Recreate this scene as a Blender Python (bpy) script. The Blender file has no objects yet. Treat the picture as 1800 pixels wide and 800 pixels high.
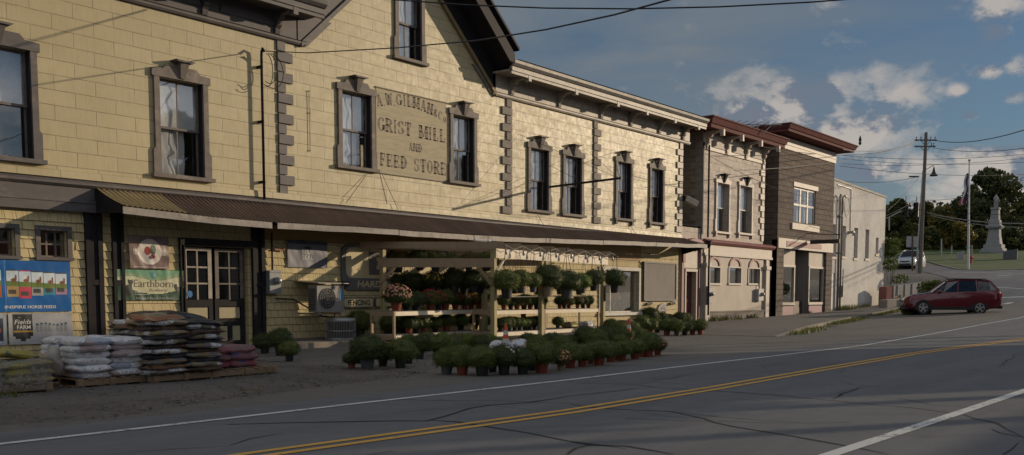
import bpy, math, random
from mathutils import Vector, Matrix, noise
R = math.radians
random.seed(11)
sc = bpy.context.scene
col = sc.collection

# ------------------------------------------------------------------ camera model (street = +X, buildings = +Y)
EYE = Vector((0, 0, 1.35))
_f, _px, _py = 1700.0, 900.0, 660.0
def _d(p): return Vector(((p[0]-_px)/_f, -(p[1]-_py)/_f, -1.0))
_X = _d((2257, 522)).normalized()
_Z = _X.cross(_d((-2000, 522))).normalized()
if _Z[1] < 0: _Z = -_Z
_Y = _Z.cross(_X)
RW = Matrix((_X, _Y, _Z))            # world <- camera
FW = RW @ Vector((0, 0, -1))
def ray(px, py): return RW @ _d((px, py))
def onY(px, py, Y):
    v = ray(px, py); return EYE + v*(Y/v.y)
def onX(px, py, X):
    v = ray(px, py); return EYE + v*(X/v.x)
def onZ(px, py, z):
    v = ray(px, py); return EYE + v*((z-EYE.z)/v.z)
def atd(px, py, d):
    return EYE + ray(px, py)*d        # d = depth along the lens axis
def lerp(a, b, t): return a+(b-a)*t
def interp(t, tab):
    if t <= tab[0][0]: return tab[0][1]
    for (a, va), (b, vb) in zip(tab, tab[1:]):
        if t <= b: return va+(vb-va)*(t-a)/(b-a)
    return tab[-1][1]
def sm(a, b, t):
    t = min(1, max(0, (t-a)/(b-a))); return t*t*(3-2*t)
GT = [(22, 0), (27, .03), (32, .1), (37, .2), (44, .38), (51.5, .73), (60, 1.42), (70, 2.25), (80, 3.1), (90, 3.85), (100, 4.9), (110, 6.2), (120, 7.2), (150, 8.6), (300, 12)]
def gh(x, y):
    d = .781*x+.624*y
    sh = 14*min(1, max(0, (y-9)/12.2))*(1-sm(66, 84, x))
    z = interp(d-sh, GT)
    return z
def ground(px, py):
    v = ray(px, py); t = 3.0
    last = None
    while t < 400:
        p = EYE+v*t
        if p.z <= gh(p.x, p.y):
            lo, hi = last or 0, t
            for _ in range(25):
                m = (lo+hi)/2; p = EYE+v*m
                if p.z <= gh(p.x, p.y): hi = m
                else: lo = m
            p = EYE+v*hi
            return Vector((p.x, p.y, gh(p.x, p.y)))
        last = t; t += .4
    return EYE+v*120

# ------------------------------------------------------------------ node materials
def _nt(name):
    m = bpy.data.materials.new(name); m.use_nodes = True
    nt = m.node_tree; bs = nt.nodes['Principled BSDF']
    return m, nt, bs
def N(nt, t, **k):
    n = nt.nodes.new(t)
    for a, b in k.items():
        if a.startswith('i_'):
            n.inputs[int(a[2:]) if a[2:].isdigit() else a[2:].replace('_', ' ')].default_value = b
        else: setattr(n, a, b)
    return n
def L(nt, a, b): nt.links.new(a, b)
def c4(c): return (c[0], c[1], c[2], 1)
def mixc(nt, fac, a, b, mode='MIX'):
    n = nt.nodes.new('ShaderNodeMix'); n.data_type = 'RGBA'; n.blend_type = mode
    for s, v in ((0, fac), (6, a), (7, b)):
        if isinstance(v, bpy.types.NodeSocket): L(nt, v, n.inputs[s])
        elif s == 0: n.inputs[0].default_value = v
        else: n.inputs[s].default_value = c4(v)
    return n.outputs[2]
def ramp(nt, src, a, b, va=0.0, vb=1.0):
    n = nt.nodes.new('ShaderNodeMapRange'); L(nt, src, n.inputs[0])
    n.inputs[1].default_value = a; n.inputs[2].default_value = b; n.inputs[3].default_value = va; n.inputs[4].default_value = vb
    return n.outputs[0]
def noisef(nt, vec, scale, detail=5, rough=.6, dist=0):
    n = N(nt, 'ShaderNodeTexNoise'); n.inputs['Scale'].default_value = scale; n.inputs['Detail'].default_value = detail
    n.inputs['Roughness'].default_value = rough; n.inputs['Distortion'].default_value = dist
    L(nt, vec, n.inputs['Vector']); return n.outputs['Fac']
def pos(nt, scale=(1, 1, 1), loc=(0, 0, 0), obj=False):
    if obj: g = N(nt, 'ShaderNodeTexCoord').outputs['Object']
    else: g = N(nt, 'ShaderNodeNewGeometry').outputs['Position']
    mp = N(nt, 'ShaderNodeMapping'); L(nt, g, mp.inputs[0]); mp.inputs['Scale'].default_value = scale; mp.inputs['Location'].default_value = loc
    return mp.outputs[0]
def bump(nt, bs, h, strength=.3, dist=.02):
    b = N(nt, 'ShaderNodeBump'); b.inputs['Strength'].default_value = strength; b.inputs['Distance'].default_value = dist
    L(nt, h, b.inputs['Height']); L(nt, b.outputs[0], bs.inputs['Normal'])
MC = {}
def mat(name, c1, c2=None, rough=.7, scale=4, metal=0, bmp=.15, spec=.5, stretch=(1, 1, 1), lo=.35, hi=.68, obj=True, detail=6, grime=None):
    if name in MC: return MC[name]
    m, nt, bs = _nt(name)
    c2 = c2 or tuple(v*.75 for v in c1)
    p = pos(nt, stretch, obj=obj)
    n = noisef(nt, p, scale, detail)
    c = mixc(nt, ramp(nt, n, lo, hi), c1, c2)
    n2 = noisef(nt, p, scale*5.3, 4)
    c = mixc(nt, ramp(nt, n2, .3, .75, 0, .35), c, tuple(v*.6 for v in c1))
    if grime:
        n3 = noisef(nt, p, scale*.37, 7, .7)
        c = mixc(nt, ramp(nt, n3, .55, .68, 0, .8), c, grime)
    L(nt, c, bs.inputs['Base Color'])
    bs.inputs['Roughness'].default_value = rough; bs.inputs['Metallic'].default_value = metal
    bs.inputs['Specular IOR Level'].default_value = spec
    if bmp: bump(nt, bs, n2, bmp, .01)
    MC[name] = m; return m
def flat(name, c, rough=.6, metal=0, spec=.5, coat=0):
    if name in MC: return MC[name]
    m, nt, bs = _nt(name)
    p = pos(nt, obj=True); n = noisef(nt, p, 9, 4)
    L(nt, mixc(nt, ramp(nt, n, .35, .7), c, tuple(v*.82 for v in c)), bs.inputs['Base Color'])
    bs.inputs['Roughness'].default_value = rough; bs.inputs['Metallic'].default_value = metal; bs.inputs['Specular IOR Level'].default_value = spec
    if coat: bs.inputs['Coat Weight'].default_value = coat; bs.inputs['Coat Roughness'].default_value = .05
    MC[name] = m; return m

def wall_boards(name, c1, c2, joint, w=.95, h=.325, wear=None, wearamt=.6, rough=.5, offx=0, offz=0, joint_w=.009, bstr=.5, weargrad=None, var=.25):
    """large flush boards laid like masonry, in world X / Z"""
    m, nt, bs = _nt(name)
    g = N(nt, 'ShaderNodeNewGeometry').outputs['Position']
    sx = N(nt, 'ShaderNodeSeparateXYZ'); L(nt, g, sx.inputs[0])
    add = N(nt, 'ShaderNodeMath', operation='ADD'); L(nt, sx.outputs[0], add.inputs[0]); L(nt, sx.outputs[1], add.inputs[1])
    cb = N(nt, 'ShaderNodeCombineXYZ'); L(nt, add.outputs[0], cb.inputs[0]); L(nt, sx.outputs[2], cb.inputs[1])
    mp = N(nt, 'ShaderNodeMapping'); mp.inputs['Location'].default_value = (offx, offz, 0); L(nt, cb.outputs[0], mp.inputs[0])
    # slightly wavy joints
    nz = N(nt, 'ShaderNodeTexNoise'); nz.inputs['Scale'].default_value = 2.5; L(nt, g, nz.inputs['Vector'])
    vs = N(nt, 'ShaderNodeVectorMath', operation='MULTIPLY_ADD'); L(nt, nz.outputs['Color'], vs.inputs[0]); vs.inputs[1].default_value = (.02, .012, 0); L(nt, mp.outputs[0], vs.inputs[2])
    b = N(nt, 'ShaderNodeTexBrick', offset=.5, squash=1.0); b.inputs['Scale'].default_value = 1
    b.inputs['Brick Width'].default_value = w; b.inputs['Row Height'].default_value = h
    b.inputs['Mortar Size'].default_value = joint_w; b.inputs['Mortar Smooth'].default_value = .25; b.inputs['Bias'].default_value = 0
    b.inputs['Color1'].default_value = (0, 0, 0, 1); b.inputs['Color2'].default_value = (1, 1, 1, 1); b.inputs['Mortar'].default_value = (.5, .5, .5, 1)
    L(nt, vs.outputs[0], b.inputs['Vector'])
    n1 = noisef(nt, g, 1.3, 6)
    c = mixc(nt, ramp(nt, n1, .35, .7, 0, 1), c1, c2)
    bw = N(nt, 'ShaderNodeRGBToBW'); L(nt, b.outputs['Color'], bw.inputs[0])
    c = mixc(nt, ramp(nt, bw.outputs[0], 0, 1, 0, var), c, tuple(v*.72 for v in c1))
    # streaks and grain
    mp2 = N(nt, 'ShaderNodeMapping'); mp2.inputs['Scale'].default_value = (6, 6, .8); L(nt, g, mp2.inputs[0])
    n2 = noisef(nt, mp2.outputs[0], 2.2, 6, .7)
    c = mixc(nt, ramp(nt, n2, .5, .8, 0, .35), c, tuple(v*.55 for v in c1))
    if wear:
        mp3 = N(nt, 'ShaderNodeMapping'); mp3.inputs['Scale'].default_value = (1, 1, 2.6); L(nt, g, mp3.inputs[0])
        n3 = noisef(nt, mp3.outputs[0], 3.1, 9, .75, .3)
        thr = n3
        if weargrad:
            x0, x1 = weargrad
            gr = ramp(nt, sx.outputs[0], x0, x1, 0, .11)
            ad = N(nt, 'ShaderNodeMath', operation='ADD'); L(nt, n3, ad.inputs[0]); L(nt, gr, ad.inputs[1]); thr = ad.outputs[0]
        c = mixc(nt, ramp(nt, thr, .60, .68, 0, wearamt), c, wear)
    # chipped paint along the joints: joint darkness varies, and flakes where a noise is high just under a row edge
    nj = noisef(nt, g, 3.7, 5, .7)
    jd = N(nt, 'ShaderNodeMath', operation='MULTIPLY'); L(nt, ramp(nt, b.outputs['Fac'], .2, .9, 0, 1), jd.inputs[0]); L(nt, ramp(nt, nj, .35, .62, .45, 1), jd.inputs[1])
    b2 = N(nt, 'ShaderNodeTexBrick', offset=.5); b2.inputs['Scale'].default_value = 1; b2.inputs['Brick Width'].default_value = w; b2.inputs['Row Height'].default_value = h; b2.inputs['Mortar Size'].default_value = joint_w*4.5; b2.inputs['Mortar Smooth'].default_value = 1
    L(nt, vs.outputs[0], b2.inputs['Vector'])
    nk = noisef(nt, g, 9, 6, .75); fl_ = N(nt, 'ShaderNodeMath', operation='MULTIPLY'); L(nt, ramp(nt, b2.outputs['Fac'], .1, .6), fl_.inputs[0]); L(nt, ramp(nt, nk, .63, .69), fl_.inputs[1])
    if wear: c = mixc(nt, fl_.outputs[0], c, tuple(v*.62 for v in wear))
    c = mixc(nt, jd.outputs[0], c, joint)
    L(nt, c, bs.inputs['Base Color'])
    n4 = noisef(nt, g, 5.5, 6, .65)
    L(nt, ramp(nt, n4, .36, .62, rough, rough+.10), bs.inputs['Roughness'])
    mx = N(nt, 'ShaderNodeMath', operation='MULTIPLY_ADD'); L(nt, b.outputs['Fac'], mx.inputs[0]); mx.inputs[1].default_value = -1.2; L(nt, n2, mx.inputs[2])
    my = N(nt, 'ShaderNodeMath', operation='MULTIPLY_ADD'); L(nt, n4, my.inputs[0]); my.inputs[1].default_value = .035; L(nt, mx.outputs[0], my.inputs[2])
    mz_ = N(nt, 'ShaderNodeMath', operation='MULTIPLY_ADD'); L(nt, bw.outputs[0], mz_.inputs[0]); mz_.inputs[1].default_value = .05; L(nt, my.outputs[0], mz_.inputs[2])
    bump(nt, bs, mz_.outputs[0], bstr, .012)
    return m

YEL = (.46, .385, .215); YEL2 = (.395, .325, .175)
m_yel = wall_boards('yellow_boards', YEL, YEL2, (.17, .13, .07), wear=(.36, .31, .22), weargrad=(14, 32), rough=.46, var=.32, wearamt=.75, joint_w=.010, bstr=.34)
m_yelwing = m_yel
m_shing = wall_boards('yellow_shingles', (.60, .49, .26), (.52, .42, .22), (.10, .08, .045), w=.24, h=.2, joint_w=.007, wear=(.33, .28, .18), var=.35, rough=.7)
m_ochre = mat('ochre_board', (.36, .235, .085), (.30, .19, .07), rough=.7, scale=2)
m_trim = mat('grey_trim', (.105, .092, .09), (.075, .066, .066), rough=.6, scale=3, stretch=(1, 1, 3), grime=(.17, .14, .12))
m_trimw = mat('weathered_trim', (.19, .155, .13), (.11, .095, .085), rough=.7, scale=6, grime=(.28, .23, .19))
m_dark = mat('dark_paint', (.030, .027, .030), (.020, .018, .020), rough=.6, scale=4, spec=.12)
m_trimpale = mat('pale_weathered_trim', (.42, .37, .30), (.25, .215, .18), rough=.55, scale=5, grime=(.15, .13, .11))
m_gutter = mat('gutter_metal', (.34, .32, .29), (.22, .2, .18), rough=.4, scale=5, metal=.3)
m_black = flat('matte_black', (.012, .012, .013), .6)
m_inside = flat('room_dark', (.012, .011, .011), .9)  # near-black sheets behind the glass carry the darkness of unlit rooms
m_curtain = mat('white_sheet', (.66, .64, .62), (.58, .56, .54), rough=.9, scale=3, bmp=0)
m_curtain2 = mat('grey_sheet', (.62, .63, .65), (.48, .49, .51), rough=.9, scale=3, bmp=0)
m_roof = mat('dark_roofing', (.05, .045, .042), (.03, .03, .03), rough=.9, spec=.15)

def glassmat(name, tint=(.95, .97, .98), refl=.20):
    m = bpy.data.materials.new(name); m.use_nodes = True; nt = m.node_tree; nt.nodes.clear()
    o = N(nt, 'ShaderNodeOutputMaterial'); t = N(nt, 'ShaderNodeBsdfTransparent'); t.inputs[0].default_value = c4(tint)
    g = N(nt, 'ShaderNodeBsdfGlossy'); g.inputs['Roughness'].default_value = .03; g.inputs['Color'].default_value = (.9, .93, .96, 1)
    p = pos(nt); nz = noisef(nt, p, 1.3, 2); b = N(nt, 'ShaderNodeBump'); b.inputs['Strength'].default_value = .10; b.inputs['Distance'].default_value = .02
    L(nt, nz, b.inputs['Height']); L(nt, b.outputs[0], g.inputs['Normal'])
    fr = N(nt, 'ShaderNodeFresnel'); bf = N(nt, 'ShaderNodeNewGeometry').outputs['Backfacing']; L(nt, ramp(nt, bf, 0, 1, 1.5, 1/1.5), fr.inputs[0])
    mr = ramp(nt, fr.outputs[0], 0, 1, refl, 1)
    mx = N(nt, 'ShaderNodeMixShader'); L(nt, mr, mx.inputs[0]); L(nt, t.outputs[0], mx.inputs[1]); L(nt, g.outputs[0], mx.inputs[2]); L(nt, mx.outputs[0], o.inputs[0])
    return m
m_glass = glassmat('window_glass')
m_glassd = glassmat('car_glass', (.12, .14, .15), .07)

# ------------------------------------------------------------------ mesh builder
ORG = {}
class MB:
    def __init__(s): s.v = []; s.f = []; s.mi = []; s.cur = 0
    def add(s, vs, fs):
        b = len(s.v); s.v += [tuple(v) for v in vs]
        for f in fs: s.f.append(tuple(b+i for i in f)); s.mi.append(s.cur)
    def box(s, x0, x1, y0, y1, z0, z1):
        vs = [(x, y, z) for z in (z0, z1) for y in (y0, y1) for x in (x0, x1)]
        s.add(vs, [(0, 2, 3, 1), (4, 5, 7, 6), (0, 1, 5, 4), (2, 6, 7, 3), (0, 4, 6, 2), (1, 3, 7, 5)]); return s
    def hexa(s, p):  # 8 points: bottom quad (ccw) then top quad
        s.add(p, [(3, 2, 1, 0), (4, 5, 6, 7), (0, 1, 5, 4), (1, 2, 6, 5), (2, 3, 7, 6), (3, 0, 4, 7)]); return s
    def quad(s, a, b, c, d): s.add([a, b, c, d], [(0, 1, 2, 3)]); return s
    def prism(s, poly, fn, a, b):
        """poly: 2D points; fn(u,v,w)->3D ; extruded from w=a to w=b"""
        n = len(poly)
        vs = [fn(u, v, a) for u, v in poly]+[fn(u, v, b) for u, v in poly]
        fs = [tuple(range(n)), tuple(range(2*n-1, n-1, -1))]+[(i, (i+1) % n, n+(i+1) % n, n+i) for i in range(n)]
        s.add(vs, fs); return s
    def bar(s, p0, p1, w, h, up=(0, 0, 1)):
        p0 = Vector(p0); p1 = Vector(p1); d = (p1-p0).normalized(); up = Vector(up)
        sd = d.cross(up)
        if sd.length < 1e-4: sd = d.cross(Vector((1, 0, 0)))
        sd.normalize(); u = sd.cross(d).normalized()
        q = []
        for p in (p0, p1): q += [p-sd*w/2-u*h/2, p+sd*w/2-u*h/2, p+sd*w/2+u*h/2, p-sd*w/2+u*h/2]
        s.add(q, [(0, 1, 2, 3), (7, 6, 5, 4), (0, 4, 5, 1), (1, 5, 6, 2), (2, 6, 7, 3), (3, 7, 4, 0)]); return s
    def tube(s, path, r, n=8, caps=True):
        P = [Vector(p) for p in path]; k = len(P)
        rr = r if isinstance(r, (list, tuple)) else [r]*k
        vs = []; up = None
        for i, p in enumerate(P):
            d = (P[min(i+1, k-1)]-P[max(i-1, 0)]).normalized()
            if up is None:
                up = Vector((0, 0, 1)) if abs(d.z) < .9 else Vector((1, 0, 0))
            a = d.cross(up).normalized(); b = a.cross(d).normalized(); up = b
            for j in range(n):
                t = 2*math.pi*j/n; vs.append(p+a*math.cos(t)*rr[i]+b*math.sin(t)*rr[i])
        fs = [(i*n+j, i*n+(j+1) % n, (i+1)*n+(j+1) % n, (i+1)*n+j) for i in range(k-1) for j in range(n)]
        if caps: fs += [tuple(range(n-1, -1, -1)), tuple((k-1)*n+j for j in range(n))]
        s.add(vs, fs); return s
    def lathe(s, prof, c=(0, 0, 0), n=16, ax='z', sq=False):
        vs = []
        for r, h in prof:
            for j in range(n):
                t = 2*math.pi*(j+.5)/n
                x, y = math.cos(t)*r, math.sin(t)*r
                if sq: k = r/max(abs(x), abs(y), 1e-9) if r > 0 else 0; x *= k; y *= k
                p = (x, y, h) if ax == 'z' else ((x, h, y) if ax == 'y' else (h, x, y))
                vs.append((c[0]+p[0], c[1]+p[1], c[2]+p[2]))
        k = len(prof)
        fs = [(i*n+j, i*n+(j+1) % n, (i+1)*n+(j+1) % n, (i+1)*n+j) for i in range(k-1) for j in range(n)]
        fs += [tuple(range(n-1, -1, -1)), tuple((k-1)*n+j for j in range(n))]
        s.add(vs, fs); return s
    def ell(s, c, r, n=10, m=7):
        prof = []
        vs = [(c[0], c[1], c[2]-r[2])]
        for i in range(1, m):
            a = -math.pi/2+math.pi*i/m
            for j in range(n):
                t = 2*math.pi*j/n; vs.append((c[0]+r[0]*math.cos(a)*math.cos(t), c[1]+r[1]*math.cos(a)*math.sin(t), c[2]+r[2]*math.sin(a)))
        vs.append((c[0], c[1], c[2]+r[2]))
        fs = [(0, 1+(j+1) % n, 1+j) for j in range(n)]
        for i in range(m-2):
            for j in range(n): a = 1+i*n; fs.append((a+j, a+(j+1) % n, a+n+(j+1) % n, a+n+j))
        e = len(vs)-1; a = 1+(m-2)*n
        fs += [(a+j, a+(j+1) % n, e) for j in range(n)]
        s.add(vs, fs); return s
    def mesh(s, name, mats, off=(0, 0, 0), smooth=False):
        me = bpy.data.meshes.new(name)
        me.from_pydata([(v[0]-off[0], v[1]-off[1], v[2]-off[2]) for v in s.v], [], s.f)
        for m in (mats if isinstance(mats, (list, tuple)) else [mats]): me.materials.append(m)
        me.polygons.foreach_set('material_index', s.mi)
        if smooth: me.polygons.foreach_set('use_smooth', [True]*len(s.f))
        me.update(); return me
    def build(s, name, mats, parent=None, smooth=False, bevel=0, local=False, loc=None):
        off = (0, 0, 0)
        if parent is not None and not local: off = ORG.get(parent.name, (0, 0, 0))
        if parent is None and loc is not None: off = loc
        o = bpy.data.objects.new(name, s.mesh(name, mats, off, smooth)); col.objects.link(o)
        if parent is not None: o.parent = parent; ORG[o.name] = ORG.get(parent.name, (0, 0, 0)) if not local else (0, 0, 0)
        elif loc is not None: o.location = loc; ORG[o.name] = tuple(loc)
        if bevel:
            b = o.modifiers.new('edge', 'BEVEL'); b.width = bevel; b.segments = 2; b.limit_method = 'ANGLE'; b.angle_limit = R(40)
        return o
def tag(o, label, cat, group=None, kind=None):
    if label: o['label'] = label
    if cat: o['category'] = cat
    if group: o['group'] = group
    if kind: o['kind'] = kind
    return o
def thing(name, loc, label, cat, group=None, rz=0):
    o = bpy.data.objects.new(name, None); col.objects.link(o); o.empty_display_size = .2
    o.location = loc; o.rotation_euler = (0, 0, rz); ORG[o.name] = tuple(loc)
    tag(o, label, cat, group); return o
def struct(o): o['kind'] = 'structure'; return o
def copy_tree(o, parent=None):
    c = o.copy(); col.objects.link(c); c.parent = parent
    for ch in list(o.children): copy_tree(ch, c)
    return c
Y0 = 21.2
def FY(out): return Y0-out
def fpl(u, v, w): return (u, Y0-w, v)     # facade plane: u = along street, v = height, w = how far out from the wall

# text --------------------------------------------------------------
def text_mb(txt, h, w=None, bold=0.0, shear=0.0, align='CENTER', extr=0.0):
    cu = bpy.data.curves.new('lettering', 'FONT'); cu.body = txt; cu.size = 1; cu.align_x = 'LEFT'; cu.resolution_u = 4
    cu.offset = bold; cu.shear = shear
    ob = bpy.data.objects.new('lettering', cu); col.objects.link(ob)
    dg = bpy.context.evaluated_depsgraph_get(); dg.update()
    me = bpy.data.meshes.new_from_object(ob.evaluated_get(dg))
    vs = [v.co.copy() for v in me.vertices]; fs = [tuple(p.vertices) for p in me.polygons]
    bpy.data.objects.remove(ob); bpy.data.curves.remove(cu); bpy.data.meshes.remove(me)
    if not vs: return [], []
    x0 = min(v.x for v in vs); x1 = max(v.x for v in vs); y0 = min(v.y for v in vs); y1 = max(v.y for v in vs)
    sy = h/(y1-y0); sx = w/(x1-x0) if w else sy
    out = [((v.x-(x0+x1)/2)*sx, (v.y-(y0+y1)/2)*sy) for v in vs]
    return out, fs
def put_text(mb, txt, u, v, h, w=None, out=.01, bold=0.0, shear=0, fn=None):
    vs, fs = text_mb(txt, h, w, bold, shear)
    mb.add([(fn or fpl)(u+a, v+b, out) for a, b in vs], fs)

# ------------------------------------------------------------------ GROUND
def frange(a, b, s):
    r = []; x = a
    while x < b-1e-6: r.append(x); x += s
    r.append(b); return r
def sheet(name, m, inside, dz, xs, ys, parent=None):
    mb = MB(); idx = {}
    for i in range(len(xs)-1):
        for j in range(len(ys)-1):
            cx, cy = (xs[i]+xs[i+1])/2, (ys[j]+ys[j+1])/2
            if inside and not inside(cx, cy): continue
            f = []
            for a, b in ((i, j), (i+1, j), (i+1, j+1), (i, j+1)):
                if (a, b) not in idx:
                    idx[(a, b)] = len(mb.v); mb.v.append((xs[a], ys[b], gh(xs[a], ys[b])+dz(xs[a], ys[b])))
                f.append(idx[(a, b)])
            mb.f.append(tuple(f)); mb.mi.append(0)
    return mb.build(name, m, parent, smooth=True)

def m_ground():
    m, nt, bs = _nt('packed_gravel_lot')
    p = pos(nt); n1 = noisef(nt, p, .55, 8, .65); n2 = noisef(nt, p, 9, 8, .7); n3 = noisef(nt, p, 45, 5, .7)
    c = mixc(nt, ramp(nt, n1, .38, .62), (.12, .105, .092), (.07, .065, .06))
    c = mixc(nt, ramp(nt, n2, .5, .72, 0, .7), c, (.16, .13, .10))
    c = mixc(nt, ramp(nt, n3, .55, .75, 0, .5), c, (.22, .2, .17))
    v = N(nt, 'ShaderNodeTexVoronoi', feature='DISTANCE_TO_EDGE'); v.inputs['Scale'].default_value = .9
    nz = N(nt, 'ShaderNodeTexNoise'); nz.inputs['Scale'].default_value = 2.5; nz.inputs['Detail'].default_value = 6; L(nt, p, nz.inputs['Vector'])
    vm = N(nt, 'ShaderNodeVectorMath', operation='MULTIPLY_ADD'); L(nt, nz.outputs['Color'], vm.inputs[0]); vm.inputs[1].default_value = (.9, .9, .2); L(nt, p, vm.inputs[2]); L(nt, vm.outputs[0], v.inputs['Vector'])
    ck = ramp(nt, v.outputs[0], 0, .02, .8, 0)
    msk = N(nt, 'ShaderNodeMath', operation='MULTIPLY'); L(nt, ck, msk.inputs[0]); L(nt, ramp(nt, n1, .4, .55), msk.inputs[1])
    c = mixc(nt, msk.outputs[0], c, (.02, .018, .016))
    L(nt, c, bs.inputs['Base Color']); bs.inputs['Roughness'].default_value = .95
    a = N(nt, 'ShaderNodeMath', operation='SUBTRACT'); L(nt, n2, a.inputs[0]); L(nt, msk.outputs[0], a.inputs[1])
    bump(nt, bs, a.outputs[0], .5, .03)
    return m
def m_asphalt(name, a, b, tint):
    m, nt, bs = _nt(name)
    p = pos(nt); n1 = noisef(nt, p, .22, 6, .6); n2 = noisef(nt, p, 60, 4, .75); n3 = noisef(nt, p, 3, 6, .65)
    v = N(nt, 'ShaderNodeTexVoronoi'); v.inputs['Scale'].default_value = 55; L(nt, p, v.inputs['Vector'])
    c = mixc(nt, ramp(nt, n1, .35, .65), a, b)
    c = mixc(nt, ramp(nt, n3, .42, .7, 0, .7), c, tint)
    np_ = noisef(nt, pos(nt, (.16, .55, 1)), 1.1, 5, .6); c = mixc(nt, ramp(nt, np_, .52, .60, 0, .38), c, tuple(v_*.62 for v_ in a))
    c = mixc(nt, ramp(nt, v.outputs['Distance'], 0, .35, .55, 0), c, (.17, .165, .16))
    c = mixc(nt, ramp(nt, n2, .5, .8, 0, .5), c, (.03, .03, .03))
    # long wheel-worn bands along the street
    pb = pos(nt, (.05, 1.1, 1)); nb = noisef(nt, pb, 1.0, 3)
    c = mixc(nt, ramp(nt, nb, .45, .7, 0, .35), c, tuple(v_*1.5 for v_ in a))
    L(nt, c, bs.inputs['Base Color']); bs.inputs['Roughness'].default_value = .85
    bump(nt, bs, n2, .6, .01); return m
mg = m_ground(); ma = m_asphalt('road_asphalt', (.120, .123, .132), (.097, .100, .110), (.135, .136, .138))
mlot = m_asphalt('lot_asphalt', (.13, .118, .105), (.10, .094, .086), (.155, .138, .115))

xs = frange(-70, -2, 6)[:-1]+frange(-2, 20, .5)[:-1]+frange(20, 100, 1)[:-1]+frange(100, 160, 4)[:-1]+frange(160, 420, 20)
ys = frange(-120, -12, 12)[:-1]+frange(-12, 30, .5)[:-1]+frange(30, 60, 1.5)[:-1]+frange(60, 160, 8)[:-1]+frange(160, 400, 20)
def edge_y(x):  # ragged edge between the road and the yard in front of the mill
    return interp(x, [(-60, 10.4), (4.6, 10.5), (5.5, 10.15), (7, 10.7), (8.4, 11.0), (10, 11.3), (11.6, 11.5), (13, 12.2), (16, 14)])+.12*noise.noise(Vector((x*1.7, 0, 3)))+.06*noise.noise(Vector((x*6, 1, 3)))
def yard_bump(x, y):
    e = edge_y(x)
    t = sm(0, .5, y-e)*(1-sm(10.5, 15, x))
    return t*(.035+.03*noise.noise(Vector((x*1.3, y*1.3, 0)))+.012*noise.noise(Vector((x*5, y*5, 0))))
struct(sheet('ground', mg, None, lambda x, y: -.02+yard_bump(x, y) if y > 9 else -.02, xs, ys))
rx = frange(-60, 0, 4)[:-1]+frange(0, 110, .5)
def strip(name, m, x_edges, ylo, yhi, dz, ny=6, ysub=None):
    mb = MB()
    for i in range(len(x_edges)-1):
        pass
    nyy = ny+1
    for x in x_edges:
        a, b = ylo(x), yhi(x)
        for j in range(nyy):
            y = a+(b-a)*j/ny; mb.v.append((x, y, gh(x, y)+dz))
    for i in range(len(x_edges)-1):
        for j in range(ny):
            mb.f.append((i*nyy+j, (i+1)*nyy+j, (i+1)*nyy+j+1, i*nyy+j+1)); mb.mi.append(0)
    return struct(mb.build(name, m, smooth=True))
fx = frange(-60, -2, 4)[:-1]+frange(-2, 18, .1)[:-1]+frange(18, 100, .5)
strip('road', ma, fx, lambda x: -3.2-sm(40, 60, x)*40, lambda x: min(edge_y(x), 9.9) if x < 60 else 9.9+(x-60)*.5, .004, 34)
strip('yard_asphalt', mlot, frange(4, 76, .5), lambda x: min(edge_y(x), 9.9) if x < 60 else 9.9+(x-60)*.5, lambda x: edge_y(x)+.0 if x < 13 else (21.15 if x < 67.3 else 30), .003, 26)

# painted lines and cracks follow the ground
def ribbon(mb, pts, w, dz, jit=0, seed=0):
    """pts: world xy points; laid flat on the ground with width w (or per-point widths)"""
    P = []
    for i in range(len(pts)-1):
        a, b = Vector(pts[i][:2]), Vector(pts[i+1][:2]); n = max(1, int((b-a).length/.35))
        for k in range(n): P.append((a.lerp(b, k/n), lerp(w[i], w[i+1], k/n) if isinstance(w, list) else w))
    P.append((Vector(pts[-1][:2]), w[-1] if isinstance(w, list) else w))
    base = len(mb.v)
    for i, (p, ww) in enumerate(P):
        d = (P[min(i+1, len(P)-1)][0]-P[max(0, i-1)][0]).normalized(); nrm = Vector((-d.y, d.x))
        if jit: p = p+nrm*jit*noise.noise(Vector((p.x*3.1, p.y*3.1, seed)))*2; ww = ww*(.7+.9*abs(noise.noise(Vector((p.x*7, p.y*7, seed+5)))))
        for s in (-.5, .5):
            q = p+nrm*ww*s; mb.v.append((q.x, q.y, gh(q.x, q.y)+dz))
    for i in range(len(P)-1):
        b = base+2*i; mb.f.append((b, b+2, b+3, b+1)); mb.mi.append(0)
def paint(name, c, worn):
    m, nt, bs = _nt(name); p = pos(nt); n = noisef(nt, p, 14, 7, .75); n2 = noisef(nt, p, 1.5, 4)
    a = N(nt, 'ShaderNodeMath', operation='ADD'); L(nt, n, a.inputs[0]); L(nt, ramp(nt, n2, .3, .7, -.1, .1), a.inputs[1])
    L(nt, mixc(nt, ramp(nt, a.outputs[0], worn, worn+.1), c, (.09, .088, .085)), bs.inputs['Base Color']); bs.inputs['Roughness'].default_value = .75
    return m
mpw = paint('worn_white_paint', (.55, .55, .53), .56); mpy = paint('worn_yellow_paint', (.62, .34, .06), .6)
mb = MB(); gp = lambda l: [ground(x, y) for x, y in l]
def ext(pts, k=8):  # carry a line on past the left edge of the frame
    d = (Vector(pts[0][:2])-Vector(pts[1][:2])).normalized(); return [Vector((pts[0][0]+d.x*k, pts[0][1]+d.y*k, 0))]+list(pts)
ribbon(mb, ext(gp([(0, 782), (200, 759.5), (400, 736.7), (600, 713.5), (800, 691), (1000, 668.5), (1182, 646.7), (1300, 633), (1400, 621.5), (1500, 610), (1635, 588), (1720, 572), (1800, 557), (1890, 541)])), .11, .010)
o = mb.build('edge_line', mpw); struct(o)
mb = MB()
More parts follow.
